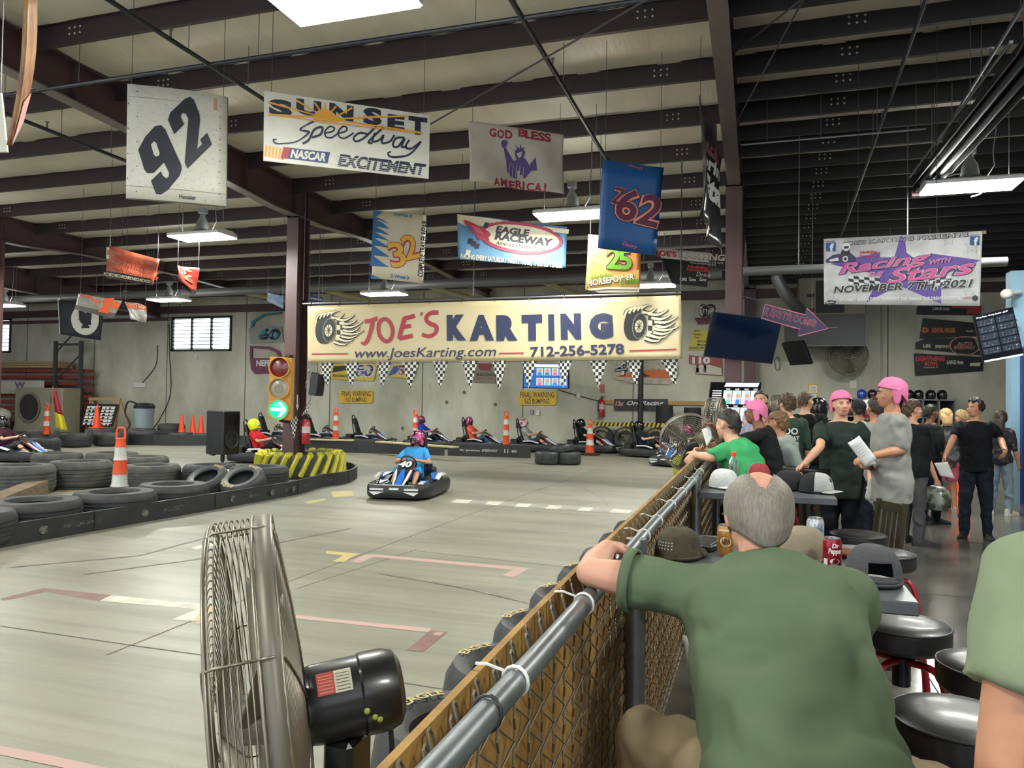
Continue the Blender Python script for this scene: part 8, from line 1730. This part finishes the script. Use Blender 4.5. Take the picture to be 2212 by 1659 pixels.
# bright green tee leaning on the fence beyond the far table
L0=(.05,6.36,0); rz=.95; w=wl(L0,rz)
person('person in a bright green tee leaning both arms over the fence',L0,rz,H=1.78,skin='fair',seat=.82,pel=(0,0,.86),lean=.62,arms={'L':(w((-.36,6.28,1.225)),w((-.50,6.47,1.235)),None,w((-.62,6.53,1.12))-w((-.50,6.47,1.235))),'R':(w((-.28,6.78,1.23)),w((-.45,6.60,1.255)))},
  legs={'L':(w((-.22,6.38,.80)),w((-.25,6.45,.36))),'R':(w((-.2,6.72,.8)),w((-.22,6.75,.36)))},hd=(.05,.1),top=CLOTH('bright_green','3f9d62',.4,8),sleeve=.36,bottom=S_DARK,hair=('short','black'),curl=.5)
seatstool((.06,6.36),'red stool under the person leaning over the fence in bright green')
# pointing person in pink cap
L0=(.16,8.0,0); rz=1.45; w=wl(L0,rz)
person('person in a pink cap and glasses pointing over the fence with a paper in hand',L0,rz,H=1.72,skin='brown',lean=.38,arms={'L':(PD(1580,952,7.25),PD(1543,922,7.15)),'R':(w((-.28,8.15,1.12)),w((-.42,8.05,1.2)))} and {'L':(w(PD(1582,955,7.3)),w(PD(1545,925,7.2)),(0,0,-1)),'R':(w((-.2,8.2,1.12)),w((-.40,8.1,1.2)))},hd=(.0,.12),top=CLOTH('faded_black','1f2022',.4),sleeve=.42,bottom=S_BLK,extra=[('pinkcap',),('glasses',)],build=1.08)
paper('white sheet hanging from the pointing hand in front of the drum fan',((1527,965),(1538,945),(1516,928),(1535,918)),[7.1,7.15,7.15,7.2])
# two men in pink caps
L0=(.74,7.85,0); rz=3.0; w=wl(L0,rz)
person('person in a pink cap and dark green tee facing the camera',L0,rz,H=1.80,skin='fair',arms={'R':(w(PD(1772,965,7.0)),w(PD(1737,1003,6.9)),None,w(PD(1715,1022,6.9))-w(PD(1737,1003,6.9))),'L':(w((1.0,7.85,1.15)),w((.98,7.68,.93)))},hd=(.38,.0),top=CLOTH('dark_green','27302c',.5,6),sleeve=.45,bottom=CLOTH('navy_shorts','12141c'),blen=.62,extra=[('pinkcap',)],vox=.0075,hem=.12,fist={'R':[1.2,1.2,1.2,1.2]},loose=1.12)
L0=(1.07,7.15,0); rz=1.62; w=wl(L0,rz)
person('tall person in a pink cap and grey tee in profile holding papers',L0,rz,H=1.90,skin='tan',arms={'L':(w(PD(1948,972,6.25)),w(PD(1884,985,6.2)),(0,.3,-1)),'R':(w((.98,7.42,1.12)),w(PD(1868,1003,6.42)))},hd=(.05,-.02),top=CLOTH('heather_grey_tee','8b8b88',.5,6),sleeve=.47,bottom=CLOTH('grey_sport_shorts','5f5f60',.4),blen=.66,extra=[('pinkcap',)],vox=.0075,hem=.09,curl=.5,loose=1.14)
paper('white sheet in the hand of the tall person with pink cap, upper one',((1870,1010),(1893,990),(1831,957),(1856,941)),6.1)
paper('white sheet below the first, held by the tall person with pink cap',((1864,1010),(1892,1002),(1852,982),(1880,972)),6.2,lines=False)
paper('white page hanging between the two people in pink caps',((1868,1075),(1893,1100),(1877,1035),(1888,1035)),6.8,lines=False)
mb=MB(); A,B=PD(1690,1012,6.95),PD(1790,1022,6.95); mb.tube([A,A.lerp(B,.3),A.lerp(B,.7),B],[.035,.03,.026,.04],10); t=tag(mb.build('padded_bar',BLK,rel=A,smooth='all'),'black padded bar under the hand of the person in dark green','bar'); mb=MB(); mb.cyl(A.lerp(B,.5),V((A.lerp(B,.5).x,A.lerp(B,.5).y,0)),.02,8); q=mb.build('bar_post',CHRM,t,True)
# seated pair
L0=(.42,8.45,0); rz=1.25; w=wl(L0,rz)
person('teenager with brown hair in a pale mint tee sitting sideways',L0,rz,H=1.68,skin='tan',seat=.82,lean=.42,arms={'L':(w(PD(1690,985,7.9)),w(PD(1665,1000,8.0))),'R':(w((.25,8.75,1.05)),w((.05,8.6,.98)))},legs={'L':(w((.02,8.4,.82)),w((.0,8.42,.38))),'R':(w((.05,8.7,.82)),w((.02,8.7,.38)))},hd=(.0,.12),top=CLOTH('mint_grey','9fada6',.5,7),sleeve=.45,bottom=S_BLK,blen=.62,hair=('mop','light'),build=.88)
seatstool((.42,8.45),'red stool under the teenager in pale mint')
L0=(.22,9.15,0); rz=1.75; w=wl(L0,rz)
person('person in a black cap and black tee seated with a dark helmet in the lap',L0,rz,H=1.72,skin='fair',seat=.82,lean=.3,arms={'L':(w((.08,8.9,1.08)),w((-.1,9.0,1.0))),'R':(w((.1,9.42,1.08)),w((-.1,9.25,1.0)))},legs={'L':(w((-.22,9.0,.83)),w((-.24,9.0,.38))),'R':(w((-.22,9.35,.83)),w((-.24,9.35,.38)))},hd=(.25,.0),top=CLOTH('black_tee2','15161a',.4),bottom=S_BLK,sleeve=.42,extra=[('ballcap',BK_,'front')])
seatstool((.22,9.15),'red stool under the person with the black cap')
helmet('dark helmet held in the lap of the person with the black cap',(-.08,9.02,.93),HEL['black'],None,rz=1.6)
# standing crowd behind
def stand(label,loc,rz,**k): return person(label,(loc[0],loc[1],0),rz,vox=.0105,**k)
stand('person with brown hair in a dark green tee printed DO GREAT seen from behind',(.34,10.1),.25,H=1.80,skin='fair',top=CLOTH('forest_tee','37473d',.4),bottom=CLOTH('tan_trousers','6d5a3c'),hair=('mop','brown'),extra=[('text','DO',.62,0,.085,INKW,-1),('text','GREAT',.5,0,.05,INKW,-1),('text','THINGS',.4,0,.04,INKW,-1)],build=1.05,hd=(.3,0))
stand('big person in a black tee with a landscape print, seen from behind',(.60,11.1),-.25,H=1.84,skin='fair',top=CLOTH('black_tee3','16171b',.4),bottom=S_DARK,hair=('short','brown'),build=1.25,hd=(-.5,0),arms=None)
stand('smiling person with short hair in a flowered shirt beside the lit screen',(.02,10.65),2.7,H=1.85,skin='fair',top=M('floral_print','7fa3c4',.8,h2='c9a0a8',sc=22,thr=(.42,.58)),bottom=S_DARK,hair=('short','dark'),hd=(.2,.05))
stand('person in a mint green tee and dark cap seen from behind',(1.22,10.7),.1,H=1.74,skin='tan',top=CLOTH('mint_tee','5fd09a',.4),bottom=S_BLK,extra=[('ballcap',BK_,'front')],hair=('short','black'),build=1.1)
stand('person wearing a black and pink helmet behind the pink capped person in green',(.82,11.9),3.0,H=1.74,skin='fair',top=CLOTH('slate_suit','2b3236',.4),sleeve=.9,bottom=S_BLK,extra=[('helmet',HEL['black'],HPK)],eyes=False)
stand('person wearing a white and pink helmet between the two pink caps',(1.50,12.2),2.7,H=1.72,skin='fair',top=CLOTH('olive_top','4b4a3f',.4),bottom=S_BLK,extra=[('helmet',HEL['white'],HPK)],eyes=False)
stand('person in a pale grey tee with a black strap behind the tall person',(1.22,9.2),.35,H=1.76,skin='tan',top=CLOTH('pale_grey_tee','8f9192',.4),bottom=S_DARK,hair=('short','dark'))
L0=(1.78,10.3,0); w=wl(L0,-1.1)
person('bearded person in a black tee and grey trousers carrying a camouflage helmet',L0,-1.1,H=1.74,skin='rosy',build=1.2,top=CLOTH('washed_black','1b1d22',.5),bottom=CLOTH('grey_trousers','4b4c4e',.5),arms={'R':(w(PD(2000,985,9.4)),w(PD(2023,1038,9.3)),None,w(PD(2027,1060,9.3))-w(PD(2023,1038,9.3)))},hair=('mop','brown'),hd=(-.25,.05),vox=.0095,fist={'R':[1.2,1.2,1.2,1.2]},shoe='232427',loose=1.1)
q=PD(2020,1078,9.25); helmet('camouflage and red helmet carried by the bearded person in grey trousers',(q.x+.02,q.y,q.z-.12),HEL['camo'],HRD,rz=-2.2)
stand('person with curly black hair and dark tee looking right beside the blond hair',(2.36,12.3),-1.1,H=1.70,skin='brown',top=CLOTH('char_tee','26272b',.4),bottom=S_DARK,hair=('short','black'))
stand('person with blond hair, dark grey tee and pink shorts seen from behind',(2.80,13.5),.05,H=1.64,skin='tan',female=True,top=CLOTH('washed_grey_tee','4a4b50',.5),bottom=CLOTH('pink_shorts','c45f74'),blen=.42,hair=('long','blond',.8),hem=.1,shoe='8f8a80',build=1.1,loose=1.15)
L0=(2.63,11.05,0); rz=2.95; w=wl(L0,rz)
person('person with curly black hair in a black tee and dark jeans walking with a sheet',L0,rz,H=1.78,skin='tan',arms={'R':(w(PD(2062,940,9.7)),w(PD(2042,985,9.6)),None,w(PD(2034,1005,9.6))-w(PD(2042,985,9.6))),'L':(w(PD(2160,945,9.6)),w(PD(2172,975,9.2)),None,w(PD(2166,990,9.1))-w(PD(2172,975,9.2)))},hd=(-.65,.05),top=CLOTH('true_black','101116',.4),sleeve=.38,bottom=S_DARK,hair=('curly','black'),shoe='141416',vox=.0085,build=1.03)
paper('white sheet hanging from the hand of the curly haired person in black',((2031,1028),(2063,1034),(2018,1000),(2047,998)),9.5,lines=False)
stand('person with long dark hair, flowered black top and wide pale jeans by the blue wall',(3.62,13.75),-.6,H=1.62,skin='tan',female=True,top=M('floral_dark','1e1f26',.8,h2='a0584f',sc=14,thr=(.6,.68)),bottom=CLOTH('pale_denim','76879a',.4,25),hair=('long','dark',1.4),loose=1.1,shoe='c9c9c6',build=.95)
stand('person with blond hair mostly hidden behind the curly haired one',(3.35,15.0),1.8,H=1.62,skin='fair',female=True,top=CLOTH('stone_top','8a8378',.4),bottom=CLOTH('cream_trousers','9f968a'),hair=('long','blond',.7),shoe='d0d0cc')
t=thing('floor_sign','small orange folding sign standing behind the person with pink shorts','sign',PD(2072,1075,12.6)); c_=PD(2072,1010,12.6); t.matrix_basis=Matrix.Translation(V((c_.x,c_.y,0)))
for sg in (-1,1): mb=MB(); mb.loft([[V((-.15,sg*.16,0)),V((.15,sg*.16,0)),V((.15,sg*.16+.015,0)),V((-.15,sg*.16+.015,0))],[V((-.11,sg*.01,.8)),V((.11,sg*.01,.8)),V((.11,sg*.01+.015,.8)),V((-.11,sg*.01+.015,.8))]]); mb.build('sign_leaf',ORG2,t)
paper('white sheet hanging beside the fence behind the seated person in the green polo',((1494,1490),(1512,1490),(1474,1372),(1500,1372)),2.35,lines=False)
